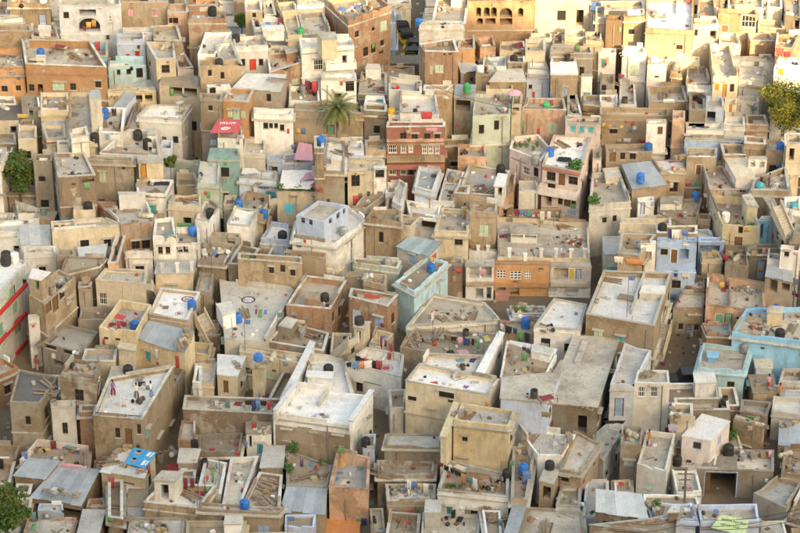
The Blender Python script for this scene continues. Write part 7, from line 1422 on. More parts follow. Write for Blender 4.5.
('cs','blue',-26.3,188.6,3.8,-0.3,0.4,0.6,(0,3,55)),
('cw','white',-35.9,195.1,4.2,-0.0,0.9,1.1,(0,0,54)),
('cs','black',-36.1,194.3,3.8,-0.4,0.5,1.1,(0,0,54)),
('cw','maroon',-32.6,188.2,3.3,1.6,1.0,0.6,(0,3,55)),
('cs','teal',-32.1,185.9,3.8,0.3,0.4,0.9,(0,3,55)),
('cw','white',-31.1,186.9,3.7,-0.0,0.3,0.4,(0,3,55)),
('cw','green',-23.5,195.0,5.4,-0.2,0.2,0.3,(0,2,56)),
('cf','red',-20.4,197.1,2.2,0.3,2.1,2.3,(0,1,56)),
('cf','maroon',-19.6,189.4,4.6,-0.2,1.1,0.9,(0,3,56)),
('cf','maroon',-18.0,189.2,4.6,-0.0,0.4,1.1,(0,1,56)),
('cw','black',-18.8,197.1,4.8,0.0,0.7,1.1,(0,1,56)),
('cf','black',-18.7,195.1,5.0,-0.0,0.7,1.4,(0,1,56)),
('cw','red',-22.5,191.6,5.6,1.4,0.9,0.9,(0,1,56)),
('cf','green',-32.0,185.1,3.8,0.0,0.4,0.9,(0,3,55)),
('cf','pink',-28.8,185.9,3.8,0.1,0.3,0.5,(0,3,55)),
('cw','green',-25.2,184.6,4.9,-0.3,0.6,0.4,(0,3,55)),
('cs','grey',-36.8,201.0,2.6,0.4,0.4,0.5,(0,0,54)),
('junk','bed',-29.9,196.8,4.3,16,(0,1,54)),
('junk','boxes',-30.4,196.3,4.3,63,(0,1,54)),
('junk','pots',-32.9,196.8,4.3,42,(0,0,54)),
('junk','boxes',-33.3,196.5,4.3,59,(0,0,54)),
('junk','boxes',-30.6,189.0,4.8,45,(0,3,55)),
('junk','bricks',-29.7,188.8,4.8,49,(0,3,55)),
('junk','bricks',-31.5,189.2,4.8,72,(0,0,55)),
('junk','bricks',-28.6,188.5,4.8,80,(1,3,55)),
('junk','sacks',-26.5,196.0,8.4,57,(0,3,53)),
('junk','bricks',-25.8,193.1,5.7,76,(0,0,56)),
('junk','pots',-26.6,196.0,8.4,91,(1,3,53)),
('junk','boxes',-25.2,194.1,5.7,88,(0,2,56)),
('junk','planks',-26.0,192.4,5.7,9,(0,0,56)),
('junk','bricks',-24.6,192.0,5.7,32,(0,3,56)),
('junk','boxes',-21.8,198.8,2.4,96,(0,1,56)),
('junk','sacks',-21.0,199.3,2.4,13,(0,1,56)),
('junk','barrel',-22.1,198.0,2.3,47,(0,1,56)),
('junk','planks',-18.5,188.7,4.6,83,(0,1,56)),
('junk','boxes',-21.0,184.2,4.1,32,(0,3,56)),
('junk','sacks',-21.7,184.4,4.1,93,(0,1,55)),
('junk','pots',-20.6,184.4,4.1,58,(0,3,56)),
('junk','barrel',-31.6,198.9,7.6,15,(0,2,54)),
('junk','planks',-32.7,199.9,8.6,25,(1,1,38)),
('junk','pots',-24.0,198.6,8.4,76,(0,3,53)),
('junk','planks',-25.0,187.2,4.5,42,(0,3,56)),
('junk','bricks',-23.1,191.0,5.7,9,(1,3,56)),
('junk','planks',-24.4,184.9,4.5,95,(0,3,55)),
('tarp','white',[(-26.0,189.9),(-22.7,189.3),(-22.9,192.8),(-26.3,193.4)],4.3,0.0,(0,3,56)),
('line','mmm',-20.1,189.4,-17.9,189.2,4.6,(0,1,56)),
('cl','maroon',-19.7,189.4,6.1,-0.1,0.5,1.0,(0,1,56)),
('cl','maroon',-19.0,189.3,6.1,-0.1,0.4,1.1,(1,1,56)),
('cl','maroon',-18.4,189.3,6.1,-0.1,0.4,1.0,(0,0,59)),
('tank','black',-3.1,195.9,5.2,0.8,(0,2,60)),
('tank','blue',-13.6,186.0,5.1,0.8,(0,0,59)),
('cs','red',-13.4,198.7,5.3,-0.3,0.4,0.8,(0,3,57)),
('cw','black',-13.7,197.9,4.7,0.0,0.2,1.1,(0,3,57)),
('cw','blue',-14.1,197.9,4.3,0.0,0.2,0.8,(0,3,57)),
('cs','teal',-16.0,201.8,5.8,0.2,0.4,0.8,(0,3,57)),
('cf','maroon',-15.1,202.6,5.8,-0.2,0.7,0.7,(0,1,57)),
('cw','red',-14.8,196.1,4.5,0.0,0.4,0.4,(0,3,57)),
('cw','red',-15.7,193.7,4.5,1.5,0.8,0.4,(0,0,59)),
('cf','blue',-15.9,193.0,4.0,0.1,0.5,0.9,(0,0,59)),
('cs','green',-17.0,189.2,4.6,0.1,0.4,0.6,(0,0,59)),
('cf','red',-17.5,189.2,4.6,-0.1,0.5,0.7,(0,1,56)),
('cf','red',-16.9,186.6,5.1,-0.2,0.4,0.5,(0,0,59)),
('cs','purple',-8.9,194.3,4.1,-0.4,0.3,0.8,(0,0,60)),
('cf','teal',-8.1,194.8,4.1,-0.1,0.5,1.3,(1,0,60)),
('cf','white',-9.6,194.6,4.1,-0.3,0.3,0.6,(0,2,59)),
('cf','maroon',-8.0,193.3,4.1,0.3,0.5,0.7,(0,0,60)),
('cw','blue',-10.6,192.4,2.9,1.6,0.9,0.8,(0,0,59)),
('cf','black',-11.3,194.5,4.3,-0.4,0.3,0.8,(0,2,59)),
('cf','teal',-5.4,193.4,4.0,0.2,1.1,0.5,(0,0,60)),
('cf','blue',-5.8,192.5,4.0,0.1,0.5,0.7,(0,0,60)),
('cf','teal',-3.6,194.2,4.0,-0.0,0.5,0.7,(0,1,60)),
('cf','yellow',-5.2,194.9,4.0,0.0,0.6,1.1,(0,2,60)),
('cf','teal',-2.6,192.2,1.7,-0.1,0.5,1.1,(-1,3,60)),
('cf','black',-2.4,187.1,3.2,0.1,0.6,1.4,(0,1,59)),
('cw','navy',-3.2,189.0,1.7,-0.1,0.5,0.8,(0,1,59)),
('cf','cream',-5.0,192.0,4.0,-0.1,0.8,0.9,(0,3,60)),
('cf','grey',-4.7,193.7,4.0,-0.1,1.4,1.8,(0,1,59)),
('cf','brown',-7.6,193.7,4.1,0.2,0.5,0.9,(0,0,60)),
('cw','green',-3.7,189.1,1.8,-0.1,0.4,0.5,(0,1,59)),
('cf','blue',-1.7,185.5,3.2,0.1,0.4,0.7,(0,3,60)),
('cw','green',-5.7,196.4,5.1,-0.3,0.1,0.6,(0,2,60)),
('cw','navy',-0.5,188.4,3.1,-0.0,0.6,0.5,(0,3,60)),
('cs','blue',-13.3,202.5,5.8,0.0,0.3,0.5,(0,1,57)),
('tarp','orange',[(-6.7,186.1),(-3.6,186.1),(-3.5,189.3),(-6.7,189.5)],1.7,0.5,(-1,3,59)),
('tarp','white',[(-6.4,189.0),(-3.5,188.7),(-3.5,190.2),(-6.2,191.0)],1.6,0.2,(0,1,59)),
('flower',313,-7.4,198.1,7.1,0.8,''),
('band',313,0,0.2,7.3,3.0,6.4,0.03,'tan','bare_wall_panel'),
('plant',-9.7,196.4,4.1,1.3,(0,3,58)),
('plant',-10.1,193.5,4.1,1.0,(1,2,59)),
('plant',-9.9,193.0,4.1,1.0,(0,2,59)),
('plant',-7.2,194.4,4.1,0.7,(1,0,60)),
('plant',-6.5,194.5,4.1,0.7,(0,0,60)),
('junk','sacks',-12.8,198.4,5.3,28,(0,3,57)),
('junk','boxes',-12.4,198.5,5.3,56,(0,0,58)),
('junk','boxes',-13.2,198.4,5.3,29,(0,3,57)),
('junk','sacks',-12.2,198.5,5.3,2,(0,0,58)),
('junk','boxes',-10.0,195.6,4.1,82,(0,3,58)),
('junk','planks',-12.1,191.0,3.8,58,(2,0,59)),
('junk','boxes',-11.7,190.6,3.8,28,(0,0,59)),
('junk','planks',-11.4,191.9,3.8,75,(1,0,59)),
('junk','bricks',-12.8,189.4,3.8,74,(2,0,59)),
('junk','bricks',-12.2,188.6,3.8,95,(0,0,59)),
('junk','bricks',-11.6,185.6,5.1,11,(1,0,59)),
('junk','planks',-8.3,192.8,4.1,44,(0,2,59)),
('junk','bricks',-9.2,192.2,4.1,62,(0,2,59)),
('junk','boxes',-7.4,192.6,4.1,19,(0,0,60)),
('junk','boxes',-17.2,202.6,5.8,21,(0,0,57)),
('junk','planks',-17.5,201.2,5.8,1,(0,0,57)),
('junk','boxes',-2.2,194.7,2.0,34,(0,1,60)),
('junk','planks',-1.7,192.1,4.7,41,(0,1,60)),
('junk','pots',-0.8,190.9,3.9,88,(0,1,60)),
('junk','boxes',-0.5,190.7,3.9,42,(2,1,60)),
('junk','boxes',-0.8,190.6,3.9,38,(1,1,60)),
('junk','planks',-10.2,196.6,4.1,27,(0,3,58)),
('junk','planks',-11.1,189.0,3.8,6,(0,0,59)),
('junk','barrel',-17.7,194.5,4.0,58,(0,3,57)),
('pole',-5.7,195.1,4.0,1.6,'green',(0,2,60)),
('pole',-9.8,184.3,3.4,2.0,'blue',(0,3,59)),
('line','rgb',-17.3,189.2,-16.2,192.3,4.6,(0,0,59)),
('cl','red',-17.1,189.8,6.1,1.2,0.4,0.5,(0,1,56)),
('cl','green',-16.7,190.7,6.1,1.2,0.6,1.2,(0,1,56)),
('cl','blue',-16.4,191.7,6.1,1.2,0.4,0.5,(0,1,56)),
('line','knbkr',-14.3,200.8,-11.8,200.5,5.8,(0,1,57)),
('cl','black',-14.0,200.7,7.3,-0.1,0.6,0.5,(0,1,57)),
('cl','navy',-13.5,200.7,7.3,-0.1,0.5,1.1,(0,1,57)),
('cl','blue',-13.1,200.6,7.3,-0.1,0.4,1.0,(0,1,57)),
('cl','black',-12.6,200.6,7.3,-0.1,0.6,0.5,(1,1,57)),
('cl','red',-12.1,200.5,7.3,-0.1,0.4,0.9,(0,1,57)),
('tank','black',13.3,190.6,6.1,0.8,(0,0,63)),
('tank','black',9.5,190.1,5.4,0.8,(0,1,62)),
('tank','blue',11.0,190.8,5.6,0.8,(0,1,62)),
('cw','orange',7.9,197.1,9.1,-0.3,0.3,0.7,(0,2,61)),
('cf','red',5.4,196.0,9.1,0.3,0.4,0.9,(0,0,61)),
('cs','blue',11.2,189.1,5.6,0.2,0.7,1.3,(0,1,62)),
('cs','green',10.0,191.4,5.6,-0.2,0.3,0.9,(0,1,62)),
('cs','white',0.8,189.9,3.9,0.4,0.3,0.6,(0,1,60)),
('cf','blue',1.3,189.5,3.9,-0.1,0.4,0.9,(0,0,62)),
('cf','yellow',2.0,189.1,3.9,-0.4,0.4,0.9,(0,0,62)),
('cw','white',2.6,188.4,4.2,-0.0,0.4,0.7,(0,0,62)),
('cf','grey',1.9,190.6,3.9,-0.0,1.0,1.5,(0,0,62)),
('cw','red',0.9,188.4,3.2,-0.0,0.5,0.4,(0,0,62)),
('cw','green',1.6,188.4,3.4,-0.0,0.3,0.4,(0,0,62)),
('cf','maroon',3.4,187.1,3.4,0.3,0.5,1.1,(0,3,62)),
('cf','black',4.1,187.1,3.4,0.1,0.3,0.7,(0,1,60)),
('cs','black',4.7,187.0,3.4,0.4,0.4,0.8,(0,3,62)),
('cf','black',5.3,187.0,3.4,-0.3,0.5,1.2,(0,3,62)),
('cw','olive',6.0,187.4,3.7,-0.2,0.6,0.7,(0,3,62)),
('cw','teal',4.4,187.6,4.2,-0.2,0.5,0.4,(0,3,62)),
('cw','white',7.1,187.2,3.4,-0.2,0.5,1.3,(0,3,62)),
('cf','pink',7.0,186.5,3.4,0.2,0.3,0.5,(0,3,62)),
('cf','teal',7.6,184.6,4.5,0.0,0.3,0.7,(0,3,62)),
('cs','teal',8.7,184.0,4.5,-0.2,0.4,0.7,(0,3,62)),
('cf','green',16.3,187.2,3.7,0.1,0.4,1.1,(0,1,62)),
('cw','red',16.3,190.3,5.2,1.2,0.6,0.4,(0,0,63)),
('cs','purple',6.3,190.3,5.4,0.3,0.3,0.5,(0,0,62)),
('cs','white',4.5,191.3,5.4,-0.2,0.4,0.8,(0,0,62)),
('cw','olive',13.2,195.8,8.8,-0.2,0.9,0.5,(0,1,61)),
('cw','maroon',13.8,197.5,6.6,1.3,1.2,0.6,(0,1,61)),
('cs','white',10.0,193.6,1.9,-0.2,0.3,1.0,(0,1,62)),
('cf','brown',11.1,192.9,5.6,0.2,0.5,0.7,(0,1,62)),
('plant',4.2,188.8,5.4,0.5,(3,0,62)),
('plant',4.5,188.8,5.4,0.5,(2,0,62)),
('plant',5.3,188.7,5.4,0.5,(0,0,62)),
('plant',4.8,188.8,5.4,0.5,(1,0,62)),
('junk','boxes',7.0,189.0,5.4,96,(0,3,62)),
('junk','pots',7.7,188.8,5.4,92,(0,3,62)),
('junk','boxes',8.0,189.9,5.4,19,(0,1,62)),
('junk','pots',8.8,189.9,5.4,39,(0,1,62)),
('junk','pots',9.4,189.9,5.4,39,(1,1,62)),
('junk','bed',5.4,191.5,5.4,49,(0,0,62)),
('junk','pots',11.5,196.7,9.8,14,(0,1,61)),
('junk','barrel',12.1,196.6,9.8,34,(0,1,61)),
('junk','boxes',12.8,196.4,9.8,84,(0,1,61)),
('junk','bed',13.3,196.3,9.8,86,(0,3,46)),
('junk','chair',14.1,194.8,6.6,56,(0,1,61)),
('junk','chair',14.7,193.9,6.6,29,(0,0,63)),
('junk','chair',13.8,193.5,6.6,6,(0,1,62)),
('junk','boxes',15.4,195.0,6.6,47,(0,0,63)),
('junk','planks',17.1,198.0,8.5,95,(0,3,46)),
('junk','planks',17.5,197.9,8.5,54,(1,3,46)),
('junk','boxes',10.9,194.3,5.6,65,(0,2,62)),
('junk','planks',11.8,194.9,6.6,88,(0,1,61)),
('junk','planks',7.6,186.0,4.5,13,(0,3,62)),
('junk','planks',8.1,185.6,4.5,80,(1,3,62)),
('junk','planks',8.7,185.2,4.5,60,(2,3,62)),
('junk','boxes',5.7,195.1,9.1,27,(0,0,61)),
('junk','mat',6.1,194.9,9.1,71,(0,0,61)),
('junk','boxes',15.5,187.1,4.6,46,(1,3,63)),
('junk','sacks',15.7,187.4,4.6,92,(0,1,62)),
('junk','boxes',1.0,191.1,3.9,25,(0,0,62)),
('junk','boxes',0.4,191.1,3.9,5,(1,0,62)),
('junk','sacks',2.0,190.6,3.9,63,(0,0,62)),
('junk','planks',0.3,186.5,3.3,80,(0,3,60)),
('junk','planks',0.9,186.1,3.3,38,(1,3,60)),
('junk','boxes',14.2,188.4,4.6,77,(1,1,62)),
('junk','mat',9.2,188.6,5.4,42,(0,1,62)),
('junk','planks',12.7,184.0,4.3,55,(1,3,63)),
('junk','bricks',11.4,185.5,4.3,23,(0,3,62)),
('line','mkkkotw',3.3,190.8,6.9,187.6,5.4,(0,0,62)),
('cl','maroon',3.6,190.5,7.0,-0.7,0.7,0.4,(0,0,62)),
('cl','black',4.1,190.1,6.9,-0.7,0.6,0.5,(2,0,62)),
('cl','black',4.6,189.7,6.9,-0.7,0.4,0.5,(1,0,62)),
('cl','black',5.1,189.2,6.9,-0.7,0.8,0.4,(0,0,62)),
('cl','orange',5.6,188.8,6.9,-0.7,0.7,1.2,(0,0,62)),
('cl','teal',6.1,188.3,6.9,-0.7,0.8,0.6,(0,0,62)),
('cl','white',6.6,187.9,7.0,-0.7,0.5,1.2,(0,3,62)),
('line','wbyw',0.4,190.1,2.7,189.3,3.9,(0,1,60)),
('cl','white',0.8,189.9,5.5,-0.3,0.4,1.0,(0,1,60)),
('cl','blue',1.3,189.8,5.4,-0.3,0.7,0.6,(0,0,62)),
('cl','yellow',1.8,189.6,5.4,-0.3,0.5,0.5,(0,0,62)),
('cl','white',2.3,189.4,5.5,-0.3,0.5,1.2,(0,0,62)),
('tank','black',29.9,195.9,4.3,0.9,(0,2,64)),
('tank','black',25.1,194.4,4.3,0.8,(0,3,63)),
('cf','maroon',19.2,194.9,2.0,0.2,0.5,0.9,(-1,3,63)),
('cf','yellow',19.3,191.7,4.1,0.2,0.5,0.9,(0,3,63)),
('cf','red',19.8,191.6,4.1,0.2,0.5,0.7,(0,3,63)),
('cw','green',20.0,197.8,4.6,1.2,0.8,0.5,(0,0,63)),
('cf','navy',20.1,196.2,6.7,-0.3,0.3,0.6,(0,0,63)),
('cw','black',19.8,199.4,5.8,-0.0,2.1,0.3,(0,2,63)),
('cw','white',25.0,201.9,5.5,0.0,0.3,1.1,(0,3,52)),
('cw','maroon',24.6,199.1,5.1,-0.1,0.4,0.6,(0,2,63)),
('cw','lilac',24.8,196.5,6.9,-0.1,0.9,0.8,(-1,2,63)),
('cw','blue',25.4,196.4,5.3,-0.1,0.2,0.8,(0,1,63)),
('cw','green',32.6,201.2,5.2,-0.4,0.8,0.3,(0,2,64)),
('cw','cream',29.6,196.7,4.7,-0.0,0.5,0.6,(0,2,64)),
('cw','brown',28.8,196.7,4.5,-0.0,0.9,0.4,(0,2,64)),
('cs','pink',33.6,195.4,4.3,0.2,0.3,0.8,(0,1,64)),
('cf','blue',27.5,184.8,5.6,-0.2,0.4,0.7,(0,0,65)),
('cf','white',25.0,184.6,5.9,0.0,0.7,0.7,(0,3,64)),
('cw','green',21.9,184.8,6.0,-1.6,0.9,0.6,(0,3,63)),
('cf','teal',31.4,195.9,4.3,0.3,0.8,0.7,(0,1,64)),
('cf','cream',26.4,184.0,5.6,0.2,0.4,0.7,(0,0,65)),
('gbanner',[(26.7,181.7),(29.5,180.4),(30.0,182.1),(27.7,183.0)],6.0,'pale green banner with black lettering near the bottom right corner'),
('utility_pole',25.0,187.4,1.2,7.0,'leaning wooden utility pole with insulators near the garage house'),
('junk','sacks',32.9,198.8,5.8,92,(0,2,64)),
('junk','bricks',33.4,198.5,5.8,50,(0,2,64)),
('junk','bricks',33.9,200.5,2.5,3,(0,1,64)),
('junk','boxes',32.6,199.0,5.8,80,(0,2,64)),
('junk','chair',31.1,195.9,4.3,73,(0,1,64)),
('junk','boxes',31.8,195.9,4.3,34,(0,1,64)),
('junk','boxes',32.7,195.9,4.3,34,(1,1,64)),
('junk','plantpot',30.5,198.5,4.4,27,(0,2,64)),
('junk','bricks',29.3,200.1,6.4,78,(0,2,63)),
('junk','bricks',29.5,200.1,6.4,98,(0,3,51)),
('junk','sacks',35.1,195.3,4.6,95,(0,2,65)),
('junk','bricks',35.4,194.4,4.6,29,(0,2,65)),
('junk','bricks',35.9,194.9,4.6,15,(1,2,65)),
('junk','planks',35.0,193.6,4.6,3,(0,2,65)),
('junk','boxes',35.4,193.0,4.6,26,(0,2,65)),
('junk','boxes',24.8,197.0,7.9,48,(0,2,63)),
('junk','sacks',25.2,197.0,7.9,24,(0,2,63)),
('junk','pots',22.5,195.1,6.1,63,(0,2,63)),
('junk','sacks',22.0,185.0,5.9,83,(0,3,63)),
('junk','boxes',25.8,186.3,4.9,89,(0,3,64)),
('junk','pots',26.3,184.1,5.6,85,(0,0,65)),
('junk','boxes',25.7,196.9,7.9,65,(1,2,63)),
('junk','boxes',36.1,199.8,5.0,27,(3,1,64)),
('junk','planks',20.4,195.3,6.7,21,(0,0,63)),
('junk','sacks',21.1,195.5,6.7,83,(0,0,63)),
('junk','planks',22.5,184.8,5.9,55,(0,3,63)),
('person','orange','pink',22.5,194.9,6.1,-0.7,(-1,2,63)),
('plant',30.5,198.3,4.4,1.3,(0,2,64)),
('plant',22.3,184.7,5.9,1.0,(0,3,63)),
('cable',[(17.1,176.8,9.1),(23.9,178.9,8.2)],(0,1,62)),
('cable',[(23.9,178.9,8.0),(34.7,183.8,6.1)],(1,0,65)),
('cable',[(24.1,178.9,7.8),(34.4,182.8,6.1)],(0,3,65)),
('cable',[(18.9,178.1,9.0),(24.0,179.6,8.4)],(0,3,63)),
('cable',[(23.9,178.9,8.7),(34.7,184.4,6.1)],(0,0,65)),
('cable',[(16.5,257.5,20.1),(34.0,272.6,14.8)],(0,0,15)),
('cable',[(34.2,222.2,12.2),(23.8,227.5,14.4)],(0,1,33)),
('cable',[(2.3,245.8,19.5),(12.8,242.3,17.8)],(0,2,13)),
('junk','bed',-39.7,265.7,20.6,0,(0,0,0)),
('junk','pots',-42.3,264.1,20.6,6,(0,0,0)),
('junk','planks',-37.0,263.0,20.9,44,(0,0,0)),
('junk','planks',-33.8,262.7,20.9,59,(0,3,0)),
('junk','sacks',-29.9,265.7,21.0,17,(0,1,0)),
('junk','boxes',-24.4,258.1,18.8,44,(0,1,2)),
('junk','sacks',-38.9,253.3,17.5,73,(0,3,1)),
('junk','boxes',-34.0,256.3,17.5,93,(0,1,1)),
('junk','bed',-37.5,258.7,17.5,50,(0,0,2)),
('junk','bed',-39.7,255.2,17.5,93,(0,0,1)),
('junk','pots',-29.7,256.2,16.4,58,(0,3,2)),
('junk','bricks',-32.6,258.7,16.5,48,(0,3,2)),
('junk','boxes',-25.0,253.5,18.5,70,(0,3,2)),
('junk','bricks',-24.2,256.6,16.7,80,(0,1,2)),
('junk','mat',-25.4,252.4,16.6,50,(0,2,3)),
('junk','planks',-31.2,252.1,15.0,81,(0,3,1)),
('junk','boxes',-36.2,248.8,15.1,20,(0,3,1)),
('junk','chair',-38.3,248.8,15.1,45,(0,3,1)),
('junk','planks',-35.2,247.4,14.8,84,(1,3,1)),
('junk','sacks',-42.8,250.9,13.9,40,(0,2,68)),
('junk','boxes',-43.8,252.6,13.8,33,(0,2,68)),
('junk','planks',-29.7,243.9,14.5,96,(0,0,3)),
('junk','planks',-31.6,245.6,14.5,64,(0,1,68)),
('junk','bricks',-24.6,246.3,14.7,26,(0,3,3)),
('junk','boxes',-19.9,260.6,20.6,86,(0,2,5)),
('junk','planks',-20.9,265.8,20.1,48,(0,2,5)),
('junk','pots',-15.1,265.9,19.6,62,(1,2,5)),
('junk','sacks',-8.8,265.4,20.2,43,(0,0,4)),
('junk','planks',-9.6,258.3,19.3,23,(0,0,6)),
('junk','boxes',-11.2,259.6,19.5,77,(0,0,6)),
('junk','planks',-2.2,263.3,20.6,59,(0,1,4)),
('junk','pots',-21.5,255.6,19.1,49,(0,0,5)),
('junk','bricks',-18.2,254.5,19.0,14,(0,3,5)),
('junk','boxes',-17.1,255.5,19.1,43,(0,3,5)),
('junk','pots',-15.9,261.5,19.3,6,(0,2,5)),
('junk','pots',-12.6,253.3,17.4,61,(0,1,7)),
('junk','bricks',-8.2,254.9,19.2,98,(0,3,6)),
('junk','mat',-7.3,256.9,19.2,71,(0,1,6)),
('junk','chair',-18.1,246.0,17.5,24,(0,0,8)),
('junk','pots',-10.9,251.8,15.5,3,(0,0,66)),
('junk','bricks',-9.3,248.4,15.5,63,(0,0,66)),
('junk','planks',-8.0,251.4,17.1,9,(0,3,6)),
('junk','bricks',-5.1,245.3,15.7,25,(0,3,66)),
('junk','barrel',-8.2,246.7,15.7,51,(0,0,66)),
('junk','bed',-1.9,253.3,14.8,63,(0,1,66)),
('junk','planks',-1.8,254.3,14.8,26,(0,1,66)),
('junk','mat',-1.7,245.0,16.1,89,(0,0,25)),
('junk','planks',0.2,280.7,13.9,62,(0,3,9)),
('junk','pots',4.3,263.5,20.3,95,(0,1,9)),
('junk','boxes',6.9,265.6,20.3,4,(0,0,10)),
('junk','mat',8.8,264.3,21.0,34,(0,0,10)),
('junk','boxes',10.2,263.5,21.0,92,(0,3,10)),
('junk','barrel',20.1,265.3,21.1,20,(0,1,11)),
('junk','bricks',15.8,265.1,21.1,10,(0,0,11)),
('junk','pots',5.1,253.2,19.4,60,(0,3,12)),
('junk','bed',7.7,257.9,18.6,43,(0,1,12)),
('junk','bed',13.4,259.4,17.2,82,(0,2,14)),
('junk','barrel',14.0,258.2,17.1,1,(0,1,12)),
('junk','boxes',21.9,259.3,18.3,82,(0,3,11)),
('junk','planks',16.5,261.6,17.6,25,(0,3,11)),
('junk','boxes',9.5,256.0,17.0,82,(1,1,12)),
('junk','planks',12.3,254.2,16.8,76,(0,2,14)),
('junk','barrel',18.4,256.3,17.1,73,(0,2,14)),
('junk','boxes',20.6,257.8,17.5,70,(1,2,14)),
('junk','barrel',1.9,248.8,17.0,19,(0,3,12)),
('junk','boxes',2.9,248.5,17.1,67,(0,0,13)),
('junk','barrel',1.6,243.0,16.7,64,(0,2,25)),
('junk','bricks',0.5,245.6,16.7,36,(0,2,25)),
('junk','boxes',10.6,250.0,15.5,23,(0,2,13)),
('junk','boxes',9.4,245.7,15.5,44,(1,3,13)),
('junk','planks',12.3,248.1,16.0,83,(0,1,13)),
('junk','mat',17.2,249.4,14.7,10,(0,1,14)),
('junk','pots',18.5,247.2,14.8,98,(0,1,14)),
('junk','pots',19.5,246.4,14.5,49,(0,2,26)),
('junk','mat',20.5,251.6,13.7,28,(1,1,14)),
('junk','sacks',26.2,260.9,20.6,76,(0,0,15)),
('junk','boxes',33.4,261.4,20.1,55,(0,1,15)),
('junk','pots',37.1,264.7,20.7,2,(0,1,15)),
('junk','pots',41.3,264.3,20.6,87,(0,2,16)),
('junk','bricks',42.1,260.3,19.2,7,(1,1,16)),
('junk','chair',44.3,264.5,20.8,79,(0,2,16)),
('junk','bed',36.0,257.8,18.4,50,(0,2,17)),
('junk','bricks',41.4,255.7,19.5,55,(0,1,16)),
('junk','bricks',31.5,253.6,16.0,37,(0,3,17)),
('junk','planks',35.0,249.6,17.9,61,(0,3,17)),
('junk','sacks',34.8,256.4,17.9,1,(0,2,17)),
('junk','pots',42.4,249.9,19.5,50,(0,1,18)),
('junk','mat',31.2,248.3,15.4,72,(0,3,17)),
('junk','sacks',37.4,249.1,15.3,82,(0,0,67)),
('junk','barrel',24.3,250.5,14.5,61,(0,1,14)),
('junk','planks',23.5,255.6,14.9,23,(0,1,14)),
('junk','boxes',28.0,248.5,14.2,35,(1,2,29)),
('junk','boxes',31.0,245.2,14.1,29,(0,2,29)),
('junk','mat',37.3,247.0,14.1,38,(0,3,67)),
('junk','mat',-36.8,242.1,14.2,43,(0,2,19)),
('junk','mat',-32.3,232.6,14.7,56,(0,3,19)),
('junk','pots',-33.3,232.6,14.7,16,(0,3,19)),
('junk','chair',-26.2,241.3,13.6,25,(1,2,20)),
('junk','boxes',-30.1,240.6,13.6,31,(0,0,20)),
('junk','chair',-25.7,239.9,13.6,93,(0,2,20)),
('junk','sacks',-22.2,238.0,10.4,58,(0,3,20)),
('junk','mat',-34.6,228.1,11.2,5,(0,0,21)),
('junk','bricks',-26.8,228.5,11.6,84,(0,3,21)),
('junk','sacks',-25.8,229.6,11.6,76,(0,1,21)),
('junk','barrel',-38.5,232.5,8.9,35,(0,3,68)),
('junk','barrel',-28.6,224.8,9.9,37,(0,2,35)),
('junk','bed',-23.1,225.5,11.3,36,(0,3,21)),
('junk','boxes',-21.9,225.4,10.3,9,(0,1,35)),
('junk','pots',-20.5,236.0,13.0,53,(0,3,22)),
('junk','bricks',-16.9,241.3,14.9,72,(0,2,22)),
('junk','planks',-14.5,237.8,11.5,28,(0,3,22)),
('junk','planks',-6.0,238.9,14.3,41,(0,1,23)),
('junk','pots',-1.7,240.7,13.6,79,(0,1,23)),
('junk','bricks',-3.9,235.5,13.7,14,(0,3,23)),
('junk','bricks',-2.5,235.3,14.1,57,(0,1,23)),
('junk','pots',-14.5,236.6,9.9,29,(0,0,24)),
('junk','boxes',-17.1,231.4,10.4,77,(0,0,24)),
('junk','boxes',-19.8,232.8,10.7,43,(0,1,21)),
('junk','chair',-19.6,225.4,9.1,18,(0,2,36)),
('junk','barrel',-0.4,229.2,11.4,15,(0,1,24)),
('junk','pots',6.7,243.9,11.9,44,(0,2,27)),
('junk','bricks',16.3,243.1,12.9,32,(0,0,26)),
('junk','pots',18.9,243.7,12.9,28,(0,1,26)),
('junk','planks',17.2,244.0,12.9,6,(0,2,26)),
('junk','sacks',12.5,242.6,12.5,9,(0,0,26)),
('junk','boxes',6.4,238.5,11.2,60,(0,0,27)),
('junk','boxes',7.0,234.5,12.0,72,(0,3,27)),
('junk','planks',8.5,230.4,12.3,3,(1,3,27)),
('junk','boxes',6.5,229.2,10.9,1,(0,0,28)),
('junk','chair',4.4,230.6,10.9,23,(0,3,27))]

ORD = ['nearest', 'second nearest', 'third nearest', 'fourth nearest', 'fifth nearest', 'sixth nearest', 'seventh nearest', 'eighth nearest']
REL = ['left of', 'right of', 'behind', 'in front of']
def lab(desc, k):
    if isinstance(k, str): return k
    if k is None: return desc
    return ' '.join(((ORD[k[0]] if k[0] >= 0 else '') + ' ' + desc + ' ' + REL[k[1]] + ' ' + LM[k[2]]).split())
